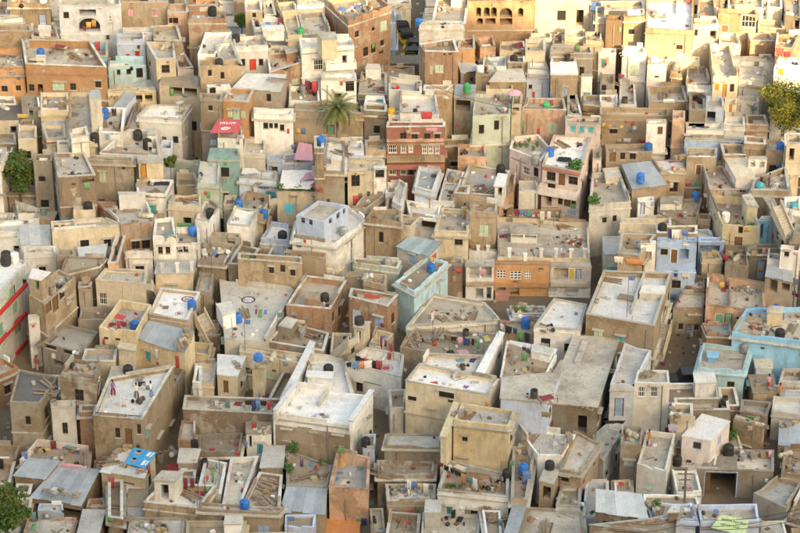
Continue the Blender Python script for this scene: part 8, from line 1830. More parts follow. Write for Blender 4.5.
# ------------------------------------------------------------------ houses
SHUT = dict(wr='red', wb='blue', wg='palegreen', wt='teal_paint', wo='orange_paint', wp='pink_paint')
DOOR = dict(d='wood', dr='red', db='blue', dg='green', do='orange_paint', dy='yellow_paint', dt='teal_paint')
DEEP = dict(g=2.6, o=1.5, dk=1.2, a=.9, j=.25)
def opening(root, par, op, a, e, n, rnd):
    """par = wall object; the part goes under it when root is None"""
    k, i, s, z, w, h = op; P = par if root is None else root
    def T(x, d, zz): return (a[0] + e[0] * (s + x) - n[0] * d, a[1] + e[1] * (s + x) - n[1] * d, z + zz)
    def bx(m, x0, x1, d0, d1, z0, z1):
        kk = len(m.v)
        for d in (d0, d1):
            for (x, zz) in ((x0, z0), (x1, z0), (x1, z1), (x0, z1)): m.v.append(T(x, d, zz))
        for q in ((0, 1, 2, 3), (7, 6, 5, 4), (4, 5, 1, 0), (5, 6, 2, 1), (6, 7, 3, 2), (7, 4, 0, 3)): m.f.append(tuple(kk + t for t in q)); m.mi.append(m.m)
    x, y = w / 2, h / 2
    if k in DOOR:
        m = MB(); bx(m, -x, x, .09, .13, -y, y); bx(m, -x * .8, -.03, .07, .089, -y * .85, -.03); bx(m, .03, x * .8, .07, .089, -y * .85, -.03); bx(m, -x * .8, -.03, .07, .089, .03, y * .85); bx(m, .03, x * .8, .07, .089, .03, y * .85)
        o = m.build('door', DOOR[k], P)
        m = MB(); bx(m, -x, -x + .07, .02, .088, -y, y); bx(m, x - .07, x, .02, .088, -y, y); bx(m, -x + .071, x - .071, .02, .088, y - .07, y); fr = 'white_paint' if rnd.random() < .3 else 'dkwood'
        if root is not None: m.build('frame', fr, o)
    elif k in ('o', 'dk'):
        if k == 'o' and w > 2.2:
            m = MB(); nb = max(1, int(w / 2.2))
            for t in range(1, nb + 1): xx = -x + w * t / (nb + 1); bx(m, xx - .09, xx + .09, .02, .2, -y, y)
            m.build('post', par.data.materials[0], P)
        elif k == 'dk' and rnd.random() < .5:
            m = MB(); bx(m, -x, -x + .05, .02, .02 + w * .8, -y, y - .05); m.build('door', rnd.choice(['wood', 'dkwood', 'green', 'blue']), P)
    elif k == 'g':
        m = MB(); bx(m, -x, -x + .09, -.03, .1, -y, y); bx(m, x - .09, x, -.03, .1, -y, y); bx(m, -x + .091, x - .091, -.03, .1, y - .09, y); m.build('gate_frame', 'blue', P)
        m = MB(); bx(m, -x + .12, -x + .18, .11, .11 + w * .4, -y, y - .12); bx(m, -x + .181, -x + .6, .5, .56, -y, y - .12); m.build('gate_leaf', 'wood', P)
    elif k == 'a':
        m = MB(); r = x; zc = y - min(r, h * .6); rz = y - zc; N = 7
        for sg in (-1, 1):
            for d in (.03,):
                pts = [(sg * r * math.cos(math.pi / 2 * t / N), zc + rz * math.sin(math.pi / 2 * t / N)) for t in range(N + 1)]
                for t in range(N):
                    (x0, z0), (x1, z1) = pts[t], pts[t + 1]
                    q = [T(x0, d, z0), T(x1, d, z1), T(x1, d, y), T(x0, d, y)]; m.quad(*(q if sg < 0 else q[::-1]))
                    q = [T(x0, d, z0), T(x0, .3, z0), T(x1, .3, z1), T(x1, d, z1)]; m.quad(*(q if sg < 0 else q[::-1]))
        m.build('arch', par.data.materials[0], P)
    elif k == 'j':
        m = MB(); nx = max(3, int(w / .28)); nz = max(3, int(h / .28))
        for t in range(nx + 1): xx = -x + w * t / nx; bx(m, max(-x, xx - .05), min(x, xx + .05), .02, .1, -y, y)
        for t in range(nz + 1): zz = -y + h * t / nz; bx(m, -x, x, .021, .099, max(-y, zz - .05), min(y, zz + .05))
        m.build('pierced_panel', 'white_paint', P)
    else:
        m = MB(); fr = 'dkwood' if k in ('w', 'wd') else 'white_paint' if k == 'wh' else SHUT.get(k, 'wood')
        t = .06
        bx(m, -x, -x + t, .03, .11, -y, y); bx(m, x - t, x, .03, .11, -y, y); bx(m, -x + t, x - t, .03, .11, -y, -y + t); bx(m, -x + t, x - t, .03, .11, y - t, y)
        if k in ('w', 'wh'):
            bx(m, -.025, .025, .05, .10, -y + t, y - t); bx(m, -x + t, -.026, .05, .10, -.02, .02); bx(m, .026, x - t, .05, .10, -.02, .02)
            if k == 'wh':
                for q in (-.5, .5): bx(m, x * q - .02, x * q + .02, .055, .09, -y + t, y - t)
        o = m.build('window', fr, P)
        if root is not None:
            m = MB(); bx(m, -x + t, x - t, .112, .13, -y + t, y - t); m.build('pane', 'glass_dark', o)
            if k in SHUT:
                m = MB(); bx(m, -x + .05, -.015, .0, .028, -y + .03, y - .03); bx(m, .015, x - .05, .0, .028, -y + .03, y - .03); m.build('shutter', SHUT[k], o)
            if rnd.random() < .5 and k != 'wd':
                m = MB(); bx(m, -x - .15, x + .15, -.38, -.003, y + .1, y + .17); m.build('sunshade', 'concrete', o)
            m = MB(); bx(m, -x - .06, x + .06, -.07, .0, -y - .07, -y - .003); m.build('sill', 'coping', o)
NH = 0
def block(root, c, B, rnd, main=True):
    poly, z0, zt, par, wall, roof, ops = B
    P = [(x - c[0], y - c[1]) for x, y in poly]; n = len(P)
    shed = isinstance(zt, (list, tuple)); zts = list(zt) if shed else [zt] * n
    slab = (not shed) and par <= .15
    rough = .11 if wall.startswith('brick') else .06
    th = .2; IN = inset(P, th)
    V = []; UV = []; F = []; MI = []
    zb = z0 - (.5 if main else .02)
    ring = []
    for i in range(n):
        a, b = P[i], P[(i + 1) % n]; L = math.hypot(b[0] - a[0], b[1] - a[1]); e = ((b[0] - a[0]) / L, (b[1] - a[1]) / L); nr = (e[1], -e[0])
        O = [o for o in ops if o[1] == i]
        S = {0., round(L, 3)}; Z = {round(zb, 3)}
        for o in O:
            for q in (-.5, .5): S.add(round(o[2] + q * o[4], 3)); Z.add(round(o[3] + q * o[5], 3))
        m = max(1, int(L / 1.1))
        for q in range(1, m): S.add(round(L * q / m + rnd.uniform(-.15, .15), 3))
        S = sorted(s for s in S if 0 <= s <= L + 1e-3); S = [s for k, s in enumerate(S) if k == 0 or s - S[k - 1] > .004]; Z = sorted(Z)
        tops = []
        for s in S:
            zz = zts[i] + (zts[(i + 1) % n] - zts[i]) * s / L
            if not (shed or slab) and 0 < s < L: zz += rnd.uniform(-rough, rough * .4) - (rnd.random() < .1) * rough * 3
            if shed: zz -= .05
            tops.append(zz)
        k0 = len(V); nz = len(Z) + 1
        for s, t in zip(S, tops):
            for z in Z + [t]: V.append((a[0] + e[0] * s, a[1] + e[1] * s, z)); UV.append((s + i * 3.3, z))
        for j in range(len(S) - 1):
            for q in range(nz - 1):
                sc_ = (S[j] + S[j + 1]) / 2; zc = (Z[q] + (Z[q + 1] if q + 1 < len(Z) else zts[i])) / 2
                if any(abs(sc_ - o[2]) < o[4] / 2 and abs(zc - o[3]) < o[5] / 2 for o in O): continue
                A = k0 + j * nz + q; F.append((A, A + nz, A + nz + 1, A + 1)); MI.append(0)
        for o in O:
            d = DEEP.get(o[0], .16); x0, x1, y0, y1 = o[2] - o[4] / 2, o[2] + o[4] / 2, o[3] - o[5] / 2, o[3] + o[5] / 2
            def T(s, dd, z): return (a[0] + e[0] * s - nr[0] * dd, a[1] + e[1] * s - nr[1] * dd, z)
            for (p, q) in (((x0, y0), (x1, y0)), ((x1, y0), (x1, y1)), ((x1, y1), (x0, y1)), ((x0, y1), (x0, y0))):
                k = len(V); V += [T(p[0], 0, p[1]), T(q[0], 0, q[1]), T(q[0], d, q[1]), T(p[0], d, p[1])]; UV += [(p[0], p[1]), (q[0], q[1]), (q[0], q[1] + d), (p[0], p[1] + d)]; F.append((k, k + 1, k + 2, k + 3)); MI.append(0)
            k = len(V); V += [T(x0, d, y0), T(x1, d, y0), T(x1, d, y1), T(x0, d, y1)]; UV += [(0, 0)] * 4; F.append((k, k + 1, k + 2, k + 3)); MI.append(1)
        if not (shed or slab):
            ia, ib = IN[i], IN[(i + 1) % n]; k = len(V); fl = zts[i] - par - .05
            for s, t in zip(S, tops):
                u = s / L; x, y = ia[0] + (ib[0] - ia[0]) * u, ia[1] + (ib[1] - ia[1]) * u
                V += [(a[0] + e[0] * s, a[1] + e[1] * s, t), (x, y, t), (x, y, fl)]; UV += [(s, t), (s, t + th), (s, t + th + par)]
            for j in range(len(S) - 1):
                A = k + 3 * j; F += [(A, A + 3, A + 4, A + 1), (A + 1, A + 4, A + 5, A + 2)]; MI += [0, 0]
    wobj = mesh('wall' if main else 'roof_room', V, F, [wall, 'interior_shade'], root, uv=UV, mi=MI)
    PR = root if main else None
    sub = root if main else wobj
    for o in ops:
        i = o[1]; a, b = P[i], P[(i + 1) % n]; L = math.hypot(b[0] - a[0], b[1] - a[1]); e = ((b[0] - a[0]) / L, (b[1] - a[1]) / L)
        opening(PR, wobj, o, a, e, (e[1], -e[0]), rnd)
    if shed:
        A, Bq, Cq, D = [Vector((P[i][0], P[i][1], zts[i])) for i in range(4)]
        ax = (Bq - A); bx = (D - A); wd = ax.length; ns = max(2, round(wd / 1.0)); up = ax.cross(bx).normalized()
        for t in range(ns):
            l0, l1 = A + (Bq - A) * (t / ns), A + (Bq - A) * ((t + 1) / ns); h0, h1 = D + (Cq - D) * (t / ns), D + (Cq - D) * ((t + 1) / ns)
            v = []; f = []; m = 12; ov = rnd.uniform(.12, .35); lift = .03 + .018 * (t % 2) + rnd.uniform(0, .02); sg = rnd.uniform(-.04, .06)
            for q in range(m + 1):
                u = -.04 + 1.08 * q / m; lo = l0 + (l1 - l0) * u; hi = h0 + (h1 - h0) * u; dr = (lo - hi).normalized()
                z = lift + (.028 if q % 2 else 0)
                for p in (lo + dr * (ov + sg), (lo + hi) / 2, hi - dr * .1): v.append(tuple(p + up * z))
            for q in range(m):
                for r_ in (0, 1): K = q * 3 + r_; f.append((K, K + 3, K + 4, K + 1))
            mesh('roof_sheet', v, f, roof, root)
    elif slab:
        po = inset(P, -.1 if rnd.random() < .6 else -.04); z1 = zt - .02; m = MB()
        k = n
        m.v = [(x, y, z1) for x, y in po] + [(x, y, z1 + .12) for x, y in po]; m.f = [tuple(range(n, 2 * n)), tuple(range(n - 1, -1, -1))] + [(i, (i + 1) % n, n + (i + 1) % n, n + i) for i in range(n)]; m.mi = [0] * len(m.f)
        m.build('roof', rm(roof), sub)
    else:
        po = inset(P, th * .5); fl = zt - par
        mesh('roof', [(x, y, fl) for x, y in po], [tuple(range(n))], rm(roof), sub)
        if main and rnd.random() < .6 and par > .25:
            oo, ii = inset(P, -.04), inset(P, th + .04); z1 = zt + .002; v = [(x, y, z) for pl, z in ((oo, z1), (oo, z1 + .07), (ii, z1 + .07), (ii, z1)) for x, y in pl]
            f = [(q * n + i, q * n + (i + 1) % n, ((q + 1) % 4) * n + (i + 1) % n, ((q + 1) % 4) * n + i) for q in range(4) for i in range(n)]
            mesh('coping', v, f, rnd.choice(['coping', 'offw', wall, 'concrete']), root)
    if main and not shed and not slab:
        lv = []
        if rnd.random() < .55: lv.append(zt - par - .12)
        if zt - z0 > 6.2 and rnd.random() < .45: lv.append(zt - par - 3.0)
        for z in lv:
            if any(abs(o[3] - z) < o[5] / 2 + .16 for o in ops): continue
            ex = rnd.choice([.06, .10, .28]); oo, ii = inset(P, -ex), inset(P, .03)
            v = [(x, y, q) for pl, q in ((oo, z - .07), (oo, z + .07), (ii, z + .07), (ii, z - .07)) for x, y in pl]
            f = [(q * n + i, q * n + (i + 1) % n, ((q + 1) % 4) * n + (i + 1) % n, ((q + 1) % 4) * n + i) for q in range(4) for i in range(n)]
            mesh('cornice', v, f, rnd.choice(['concrete', wall, 'coping']), root)
        for q in range(rnd.choice([0, 1, 1, 2])):
            i = rnd.choice([0, 0, 1, n - 1]); a, b = P[i], P[(i + 1) % n]; L = math.hypot(b[0] - a[0], b[1] - a[1]); s = rnd.uniform(.1, .9)
            if any(o[1] == i and abs(o[2] - s * L) < o[4] / 2 + .2 for o in ops): continue
            x, y = a[0] + (b[0] - a[0]) * s + (b[1] - a[1]) / L * .09, a[1] + (b[1] - a[1]) * s - (b[0] - a[0]) / L * .09
            m = MB(); m.tube([(x, y, zt - par), (x, y, z0)], .05, 6); m.build('drain_pipe', 'pipe', root)
    if main and not shed and not slab:
        def seg(name, a, b, z, h, mat, t=.17):
            d = Vector((b[0] - a[0], b[1] - a[1], 0)); L = d.length
            if L < .5: return
            m = MB(); nn = max(1, int(L / .9)); ang = math.atan2(d.y, d.x)
            for q in range(nn): hh = h * rnd.uniform(.88, 1.0); f0 = (q + .5) / nn; m.box((a[0] + d.x * f0, a[1] + d.y * f0, z + hh / 2), (L / nn * 1.01, t - .004 * (q % 2), hh), ang)
            m.build(name, mat, root)
        for i in range(n):
            if rnd.random() < .34:
                a, b = IN[i], IN[(i + 1) % n]; o0, o1 = P[i], P[(i + 1) % n]; a = ((a[0] + o0[0]) / 2, (a[1] + o0[1]) / 2); b = ((b[0] + o1[0]) / 2, (b[1] + o1[1]) / 2); s0 = rnd.choice([.02, .02, rnd.uniform(.1, .6)]); s1 = min(.98, s0 + rnd.uniform(.2, .8))
                seg('raised_parapet', (a[0] + (b[0] - a[0]) * s0, a[1] + (b[1] - a[1]) * s0), (a[0] + (b[0] - a[0]) * s1, a[1] + (b[1] - a[1]) * s1), zt - .1, rnd.uniform(.3, .75) * (1 if a[1] + b[1] > 0 else .6), rnd.choice([wall, 'white', 'brick', 'concrete', 'brickold', 'offw']))
        dx, dy = P[1][0] - P[0][0], P[1][1] - P[0][1]
        if n == 4 and rnd.random() < .4 and math.hypot(dx, dy) > 5:
            s = rnd.uniform(.3, .7); a = (IN[0][0] + (IN[1][0] - IN[0][0]) * s, IN[0][1] + (IN[1][1] - IN[0][1]) * s); b = (IN[3][0] + (IN[2][0] - IN[3][0]) * s, IN[3][1] + (IN[2][1] - IN[3][1]) * s); e0 = rnd.uniform(.3, 1)
            seg('partition_wall', b, (b[0] + (a[0] - b[0]) * e0, b[1] + (a[1] - b[1]) * e0), zt - par - .02, rnd.uniform(.3, .9), rnd.choice([wall, 'brickold', 'offw']))
        for i in range(n):
            a, b = P[i], P[(i + 1) % n]; L = math.hypot(b[0] - a[0], b[1] - a[1]); e = ((b[0] - a[0]) / L, (b[1] - a[1]) / L); nr = (e[1], -e[0])
            if nr[1] > .3 or L < 1.6: continue
            for q in range(int(L / 1.9)):
                s = rnd.uniform(.4, L - .4); z = zt - par - rnd.uniform(.4, min(5.5, zt - z0 - .8)); k = rnd.random()
                d = (rnd.uniform(.7, 1.8), .32, .06) if k < .3 else (rnd.uniform(.25, .4), .16, rnd.uniform(.3, .5)) if k < .5 else (.05, .06, rnd.uniform(.8, 2.2)) if k < .72 else (rnd.uniform(.3, .6), .05, rnd.uniform(.15, .3)) if k < .9 else (rnd.uniform(1.2, 2.5), .05, .05)
                if any(o[1] == i and abs(o[2] - s) < (o[4] + d[0]) / 2 + .1 and abs(o[3] - z) < (o[5] + d[2]) / 2 + .1 for o in ops) or s - d[0] / 2 < .05 or s + d[0] / 2 > L - .05: continue
                nmk, mt = ('ledge', 'concrete') if k < .3 else ('meter_box', rnd.choice(['iron', 'white_paint', 'pipe'])) if k < .5 else ('wall_pipe', 'pipe') if k < .72 else ('vent_grille', 'iron') if k < .9 else ('conduit', 'iron')
                o_ = d[1] / 2 - .01; m = MB(); m.box((a[0] + e[0] * s + nr[0] * o_, a[1] + e[1] * s + nr[1] * o_, z), d, math.atan2(e[1], e[0])); m.build(nmk, mt, root)
        if rnd.random() < .3:
            for q in range(rnd.choice([1, 2, 3])):
                x, y = ((P[q][0] + IN[q][0]) / 2, (P[q][1] + IN[q][1]) / 2); m = MB()
                for u, v in ((-.06, -.06), (.06, -.06), (.06, .06), (-.06, .06)): m.tube([(x + u, y + v, zt - .1), (x + u * 1.6 + rnd.uniform(-.05, .05), y + v * 1.6, zt + rnd.uniform(.4, .9))], .012, 4)
                m.build('rebar_stub', 'iron', root)
        xs = [p[0] for p in IN]; ys = [p[1] for p in IN]; m = MB(); cnt = int((max(xs) - min(xs)) * (max(ys) - min(ys)) * rnd.uniform(.3, 1.6) * (.3 if 'whit' in roof else 1)); hub = (rnd.uniform(min(xs), max(xs)), rnd.uniform(min(ys), max(ys)))
        I2 = inset(P, .45)
        for q in range(min(cnt, 110)):
            if rnd.random() < .55: x, y = rnd.gauss(hub[0], 1.0), rnd.gauss(hub[1], .9)
            else: x, y = rnd.uniform(min(xs), max(xs)), rnd.uniform(min(ys), max(ys))
            if any((I2[(i + 1) % n][0] - I2[i][0]) * (y - I2[i][1]) - (I2[(i + 1) % n][1] - I2[i][1]) * (x - I2[i][0]) < 0 for i in range(n)): continue
            k = rnd.random(); m.m = rnd.choice([0, 0, 1, 2, 2, 3, 3, 5, 5, 5, 6, 7, 8] if roof != 'white' else [0, 5, 5, 2])
            d = (rnd.uniform(.5, 1.4), .05, .05) if k < .18 else (rnd.uniform(.1, .45), rnd.uniform(.1, .35), rnd.uniform(.04, .3)); m.box((x, y, zt - par + d[2] / 2), d, rnd.uniform(0, 3.1))
        if m.f: o = m.build('roof_debris', ['brick', 'iron', 'concrete', 'wood', 'dkwood', 'coping', 'red', 'pipe', 'white_paint'], root); o['kind'] = 'stuff'
    return wobj
ROOTS = []
def houses():
    for hi, (label, kd, blocks) in enumerate(HOUSES):
        cat = {'h': 'house', 's': 'shed', 'w': 'wall', 'u': 'hut'}[kd]; wl = blocks[0][4]; nm = {'s': 'sheet_roof_shed', 'w': 'boundary_wall'}.get(kd) or NM.get(wl, wl) + '_' + cat
        rnd = random.Random(hi * 7 + 1); p = blocks[0][0]
        c = (round(sum(x for x, y in p) / len(p), 2), round(sum(y for x, y in p) / len(p), 2))
        root = empty(nm, (c[0], c[1], 0)); 
        if not isinstance(label, str): label = lab(WN[blocks[0][4]] + ' ' + cat + (' with ' + RN[blocks[0][5]] if cat != 'wall' else ''), label)
        tag(root, label, cat, {'shed': 'sheet roofed sheds of the town', 'hut': 'small huts of the town'}.get(cat, 'houses of the town'))
        ROOTS.append((root, c))
        p0 = blocks[0]
        if kd == 'h' and not isinstance(HOUSES[hi][0], str) and len(blocks) == 1 and len(p) == 4 and p0[3] > .15 and rnd.random() < .42:
            w = math.hypot(p[1][0] - p[0][0], p[1][1] - p[0][1]); d = math.hypot(p[3][0] - p[0][0], p[3][1] - p[0][1])
            if w > 3.6 and d > 3:          # a small stair head or store in a rear corner of the roof
                k = rnd.random() < .5; uu = rnd.uniform(1.3, 2.2) / w; vv = rnd.uniform(1.2, 2.0) / d; e0, e1 = .25 / w, .25 / d
                def Q(u, v): u = 1 - u if k else u; a = [p[0][i] * (1 - u) + p[1][i] * u for i in (0, 1)]; b = [p[3][i] * (1 - u) + p[2][i] * u for i in (0, 1)]; return (a[0] * (1 - v) + b[0] * v, a[1] * (1 - v) + b[1] * v)
                qs = [Q(e0, 1 - e1 - vv), Q(e0 + uu, 1 - e1 - vv), Q(e0 + uu, 1 - e1), Q(e0, 1 - e1)]
                if k: qs = [qs[1], qs[0], qs[3], qs[2]]
                fl = p0[2] - p0[3]; h = rnd.choice([.7, 1.1, 1.7, 2.0]); lw = math.hypot(qs[1][0] - qs[0][0], qs[1][1] - qs[0][1])
                blocks = blocks + [(qs, fl, round(fl + h, 2), .1, rnd.choice([p0[4], p0[4], 'offw', 'brickold', 'white']), rnd.choice(['cemr', 'whiter', 'greyr']), [[rnd.choice(['dk', 'd', 'dg', 'db']), 0, lw / 2, fl + .85, .7, 1.6]] if h > 1.8 and lw > 1.1 else [])]
        for bi, B in enumerate(blocks): block(root, c, B, rnd, bi == 0)
houses()
def rubble():
    rnd = random.Random(31); m = MB()
    for i in range(5200):
        x, y = rnd.uniform(-62, 62), rnd.uniform(184, 322); s = rnd.uniform(.08, .4); m.m = rnd.choice([0, 1, 2, 2, 3, 4]); m.box((x, y, zg(y) + s * .2), (s, s * rnd.uniform(.5, 1), s * .5), rnd.uniform(0, 3))
    o = m.build('alley_rubble', ['brick', 'iron', 'concrete', 'sack_cloth', 'dkwood']); tag(o, 'loose rubble and litter scattered over the dirt alleys', 'rubble', kind='stuff')
rubble()
# ------------------------------------------------------------------ smaller things
CLOTH = dict(red=(.55, .05, .05), maroon=(.28, .03, .05), pink=(.70, .32, .38), blue=(.09, .22, .48), navy=(.04, .06, .18), teal=(.12, .27, .29), aqua=(.35, .55, .58), green=(.13, .36, .13), yellow=(.68, .47, .10), orange=(.72, .26, .06),
    white=(.76, .74, .70), cream=(.66, .58, .44), grey=(.38, .38, .38), black=(.03, .03, .035), purple=(.28, .10, .34), lilac=(.56, .46, .62), brown=(.24, .14, .08), olive=(.26, .24, .10))
for k, c in CLOTH.items(): flat('cloth_' + k, tuple(.82 * q + .18 * (sum(c) / 3 + .04) for q in c), .9, .12, spec=.15)
TANK = dict(black=(.025, .025, .027), blue=(.03, .17, .52), white=(.72, .71, .68), yellow=(.72, .48, .05), green=(.05, .36, .14), teal=(.06, .38, .42), grey=(.30, .30, .29))
for k, c in TANK.items(): flat('tank_' + k, c if k != 'black' else (.04, .038, .036), .6, .3, spec=.3)
flat('clay', (.38, .18, .10)); flat('sack', (.52, .46, .34)); flat('plank', (.34, .24, .15)); flat('carton', (.42, .32, .20)); flat('plastic', (.60, .58, .55), .5)
flat('rope', (.30, .25, .18)); flat('skin', (.26, .14, .085), .6); flat('hair', (.015, .012, .01), .5); flat('rubber', (.02, .02, .02)); flat('rick_yellow', (.72, .46, .04), .45); flat('rick_black', (.025, .025, .025), .5)
flat('jeep_paint', (.035, .035, .038), .35, spec=.5); flat('bark', (.17, .12, .08), .95); flat('palm_bark', (.26, .21, .15), .95); flat('banner_red', (.52, .10, .11)); flat('print_white', (.80, .79, .76)); flat('poster_blue', (.05, .34, .62)); flat('banner_green', (.58, .68, .36)); flat('print_black', (.03, .03, .03)); flat('print_faded', (.12, .13, .08)); flat('old_wood', (.20, .15, .11)); flat('face_tone', (.50, .30, .24)); flat('chrome', (.5, .5, .5), .3, metal=.8)
def leafm(n, c):
    q = NB(n); p = q.pos(); k = q.noise(p, 1.2, 3, .6); q.b.inputs['Roughness'].default_value = .7
    return q.out(q.mix(q.ramp(k, .35, .65), sc3(c, .65), sc3(c, 1.35)))
leafm('leaf_gold', (.23, .205, .028)); leafm('leaf_olive', (.10, .115, .025)); leafm('leaf_green', (.06, .12, .025)); leafm('leaf_palm', (.13, .15, .045)); leafm('leaf_pot', (.06, .15, .03))
rng = random.Random(77)
def fold_cloth(w, h, rnd, n=7, amp=.05, sag=.0):
    """upright cloth: thin folded sheet with two faces, top edge at z=0"""
    v = []; f = []; m = 3; ph = rnd.uniform(0, 6)
    for side in (0, 1):
        for j in range(m + 1):
            for i in range(n + 1):
                x = -w / 2 + w * i / n; z = -h * j / m * (1 + .13 * math.sin(i * 1.7 + ph)); y = amp * (math.sin(i * 2.1 + ph) + .6 * math.sin(i * 3.7 + j + ph)) * (.3 + .7 * j / m) + side * .02
                v.append((x * (1 - .22 * j / m * rnd.uniform(.7, 1)), y, z - sag * 4 * (i / n) * (1 - i / n)))
    k = (m + 1) * (n + 1)
    for j in range(m):
        for i in range(n): a = j * (n + 1) + i; f.append((a, a + n + 1, a + n + 2, a + 1)); f.append((k + a, k + a + 1, k + a + n + 2, k + a + n + 1))
    for i in range(n): f.append((i, i + 1, k + i + 1, k + i)); a = m * (n + 1) + i; f.append((a, k + a, k + a + 1, a + 1))
    return v, f
def heap_cloth(w, d, rnd):
    v = []; f = []; n = 6
    for j in range(n + 1):
        for i in range(n + 1):
            e = min(i, n - i, j, n - j); x = (-.5 + i / n) * w; y = (-.5 + j / n) * d
            v.append((x + rnd.uniform(-.05, .05), y + rnd.uniform(-.05, .05), .012 if e == 0 else .03 + rnd.uniform(0, .07)))
    for j in range(n):
        for i in range(n): a = j * (n + 1) + i; f.append((a, a + 1, a + n + 2, a + n + 1))
    return v, f
def T_tank(c, x, y, z, s, k):
    r = empty('water_tank', (x, y, z), rng.uniform(0, 6)); tag(r, lab(c + ' water tank', k), 'water tank', 'rooftop water tanks'); r.scale = (s, s, s * rng.uniform(.85, 1.15))
    if c not in TM:
        m = MB(); pr = [(.5, 0), (.52, .06)]
        for i in range(5): z0 = .1 + i * .19; pr += [(.52, z0), (.54, z0 + .04), (.54, z0 + .10), (.52, z0 + .14)]
        pr += [(.52, 1.06), (.42, 1.17), (.2, 1.24)]; m.lathe(pr, 16); b = m.build('body', 'tank_' + c, r, smooth=True)
        m = MB(); m.lathe([(.21, 1.235), (.21, 1.30), (.15, 1.32)], 12); l = m.build('lid', 'tank_' + c, r)
        m = MB(); m.tube([(.5, 0, .12), (.72, 0, .12), (.72, 0, -.02)], .03, 6); p = m.build('outlet_pipe', 'pipe', r); TM[c] = (b, l, p)
    else:
        for o in TM[c]: q = o.copy(); COL.objects.link(q); q.parent = r
TM = {}
def T_cw(c, x, y, z, rz, w, h, k):
    v, f = fold_cloth(w, h, rng, amp=.03); o = mesh('hanging_cloth', v, f, 'cloth_' + c, smooth=True); o.location = (x + math.sin(rz) * .07, y - math.cos(rz) * .07, z + h / 2); o.rotation_euler = (0, 0, rz)
    tag(o, lab(c + ' cloth hung on a wall', k), 'cloth', 'cloths hung on walls')
def T_cs(c, x, y, z, rz, w, h, k):
    r = empty('cloth_on_pole', (x, y, z), rz); tag(r, lab(c + ' cloth drying on a pole', k), 'cloth', 'cloths drying on poles')
    m = MB(); m.tube([(-w / 2, 0, 0), (-w / 2, 0, h + .12)], .025, 5); m.tube([(w / 2, 0, 0), (w / 2, 0, h + .12)], .025, 5); m.tube([(-w / 2 - .1, 0, h + .1), (w / 2 + .1, 0, h + .1)], .02, 5); m.build('rack', 'old_wood', r)
    v, f = fold_cloth(w, h, rng); mesh('cloth', v, f, 'cloth_' + c, r, smooth=True, loc=(0, -.03, h + .1))
def T_cf(c, x, y, z, rz, w, d, k):
    v, f = heap_cloth(w, d, rng); o = mesh('spread_cloth', v, f, 'cloth_' + c, smooth=True, loc=(x, y, z)); o.rotation_euler = (0, 0, rz)
    t = lab(c + ' cloth spread on a flat roof', k) if z > zg(y) + .5 else lab(c + ' cloth spread on the ground', k); tag(o, t, 'cloth', 'cloths spread out to dry')
def T_line(cs, x0, y0, x1, y1, z, k):
    r = empty('washing_line', (x0, y0, z)); tag(r, lab('washing line strung', k), 'washing line', 'washing lines on the roofs'); dx, dy = x1 - x0, y1 - y0
    for p in ((0, 0), (dx, dy)): m = MB(); m.tube([(p[0], p[1], 0), (p[0], p[1], 1.75)], .03, 5); m.build('post', 'old_wood', r)
    m = MB(); m.tube([(dx * t, dy * t, 1.68 - .1 * 4 * t * (1 - t)) for t in [i / 8 for i in range(9)]], .012, 4); m.build('rope', 'rope', r)
def T_cl(c, x, y, z, rz, w, h, k):
    v, f = fold_cloth(w, h, rng); o = mesh('garment', v, f, 'cloth_' + c, smooth=True, loc=(x, y, z)); o.rotation_euler = (0, 0, rz); tag(o, lab(c + ' garment on a washing line', k), 'garment', 'garments on washing lines')
def T_mark(hi, x, y, z, w, d, c):
    r, q = ROOTS[hi]; b = MB(); b.box((x - q[0], y - q[1], z + .004), (w, d, .008)); b.build('painted_mark', 'cloth_' + c, r)
def ring_part(name, r0, r1, mat, hi, x, y, z, n=28):
    r, q = ROOTS[hi]; v = []; f = []
    for i in range(n):
        a = 2 * math.pi * i / n; v += [(x - q[0] + r0 * math.cos(a), y - q[1] + r0 * math.sin(a), z), (x - q[0] + r1 * math.cos(a), y - q[1] + r1 * math.sin(a), z)]
    for i in range(n): a = 2 * i; b = 2 * ((i + 1) % n); f.append((a, a + 1, b + 1, b))
    mesh(name, v, f, mat, r)
RC = dict(red=('cloth_red', 'cloth_grey'), grey=('cloth_grey', 'cloth_maroon'), green=('green', 'palegreen'), orange=('cloth_orange', 'cloth_cream'), dark=('cloth_black', 'cloth_white'))
def T_ring(hi, x, y, z, r, c):
    a, b = RC[c]; ring_part('painted_ring', r * .78, r, b if c != 'dark' else a, hi, x, y, z + .006); ring_part('painted_disc', .01, r * .5, a if c != 'dark' else 'cloth_lilac', hi, x, y, z + .008)
    for i in range(6): t = i * math.pi / 3; ring_part('painted_petal', .01, r * .13, b, hi, x + r * .64 * math.cos(t), y + r * .64 * math.sin(t), z + .010, 8)
def T_flower(hi, x, y, z, r, c):
    for i in range(6): t = i * math.pi / 3; ring_part('painted_petal', .01, r * .34, ['cloth_grey', 'cloth_brown', 'cloth_lilac'][i % 3], hi, x + r * .62 * math.cos(t), y + r * .62 * math.sin(t), z + .006, 12)
    ring_part('painted_disc', .01, r * .26, 'cloth_white', hi, x, y, z + .008, 12)
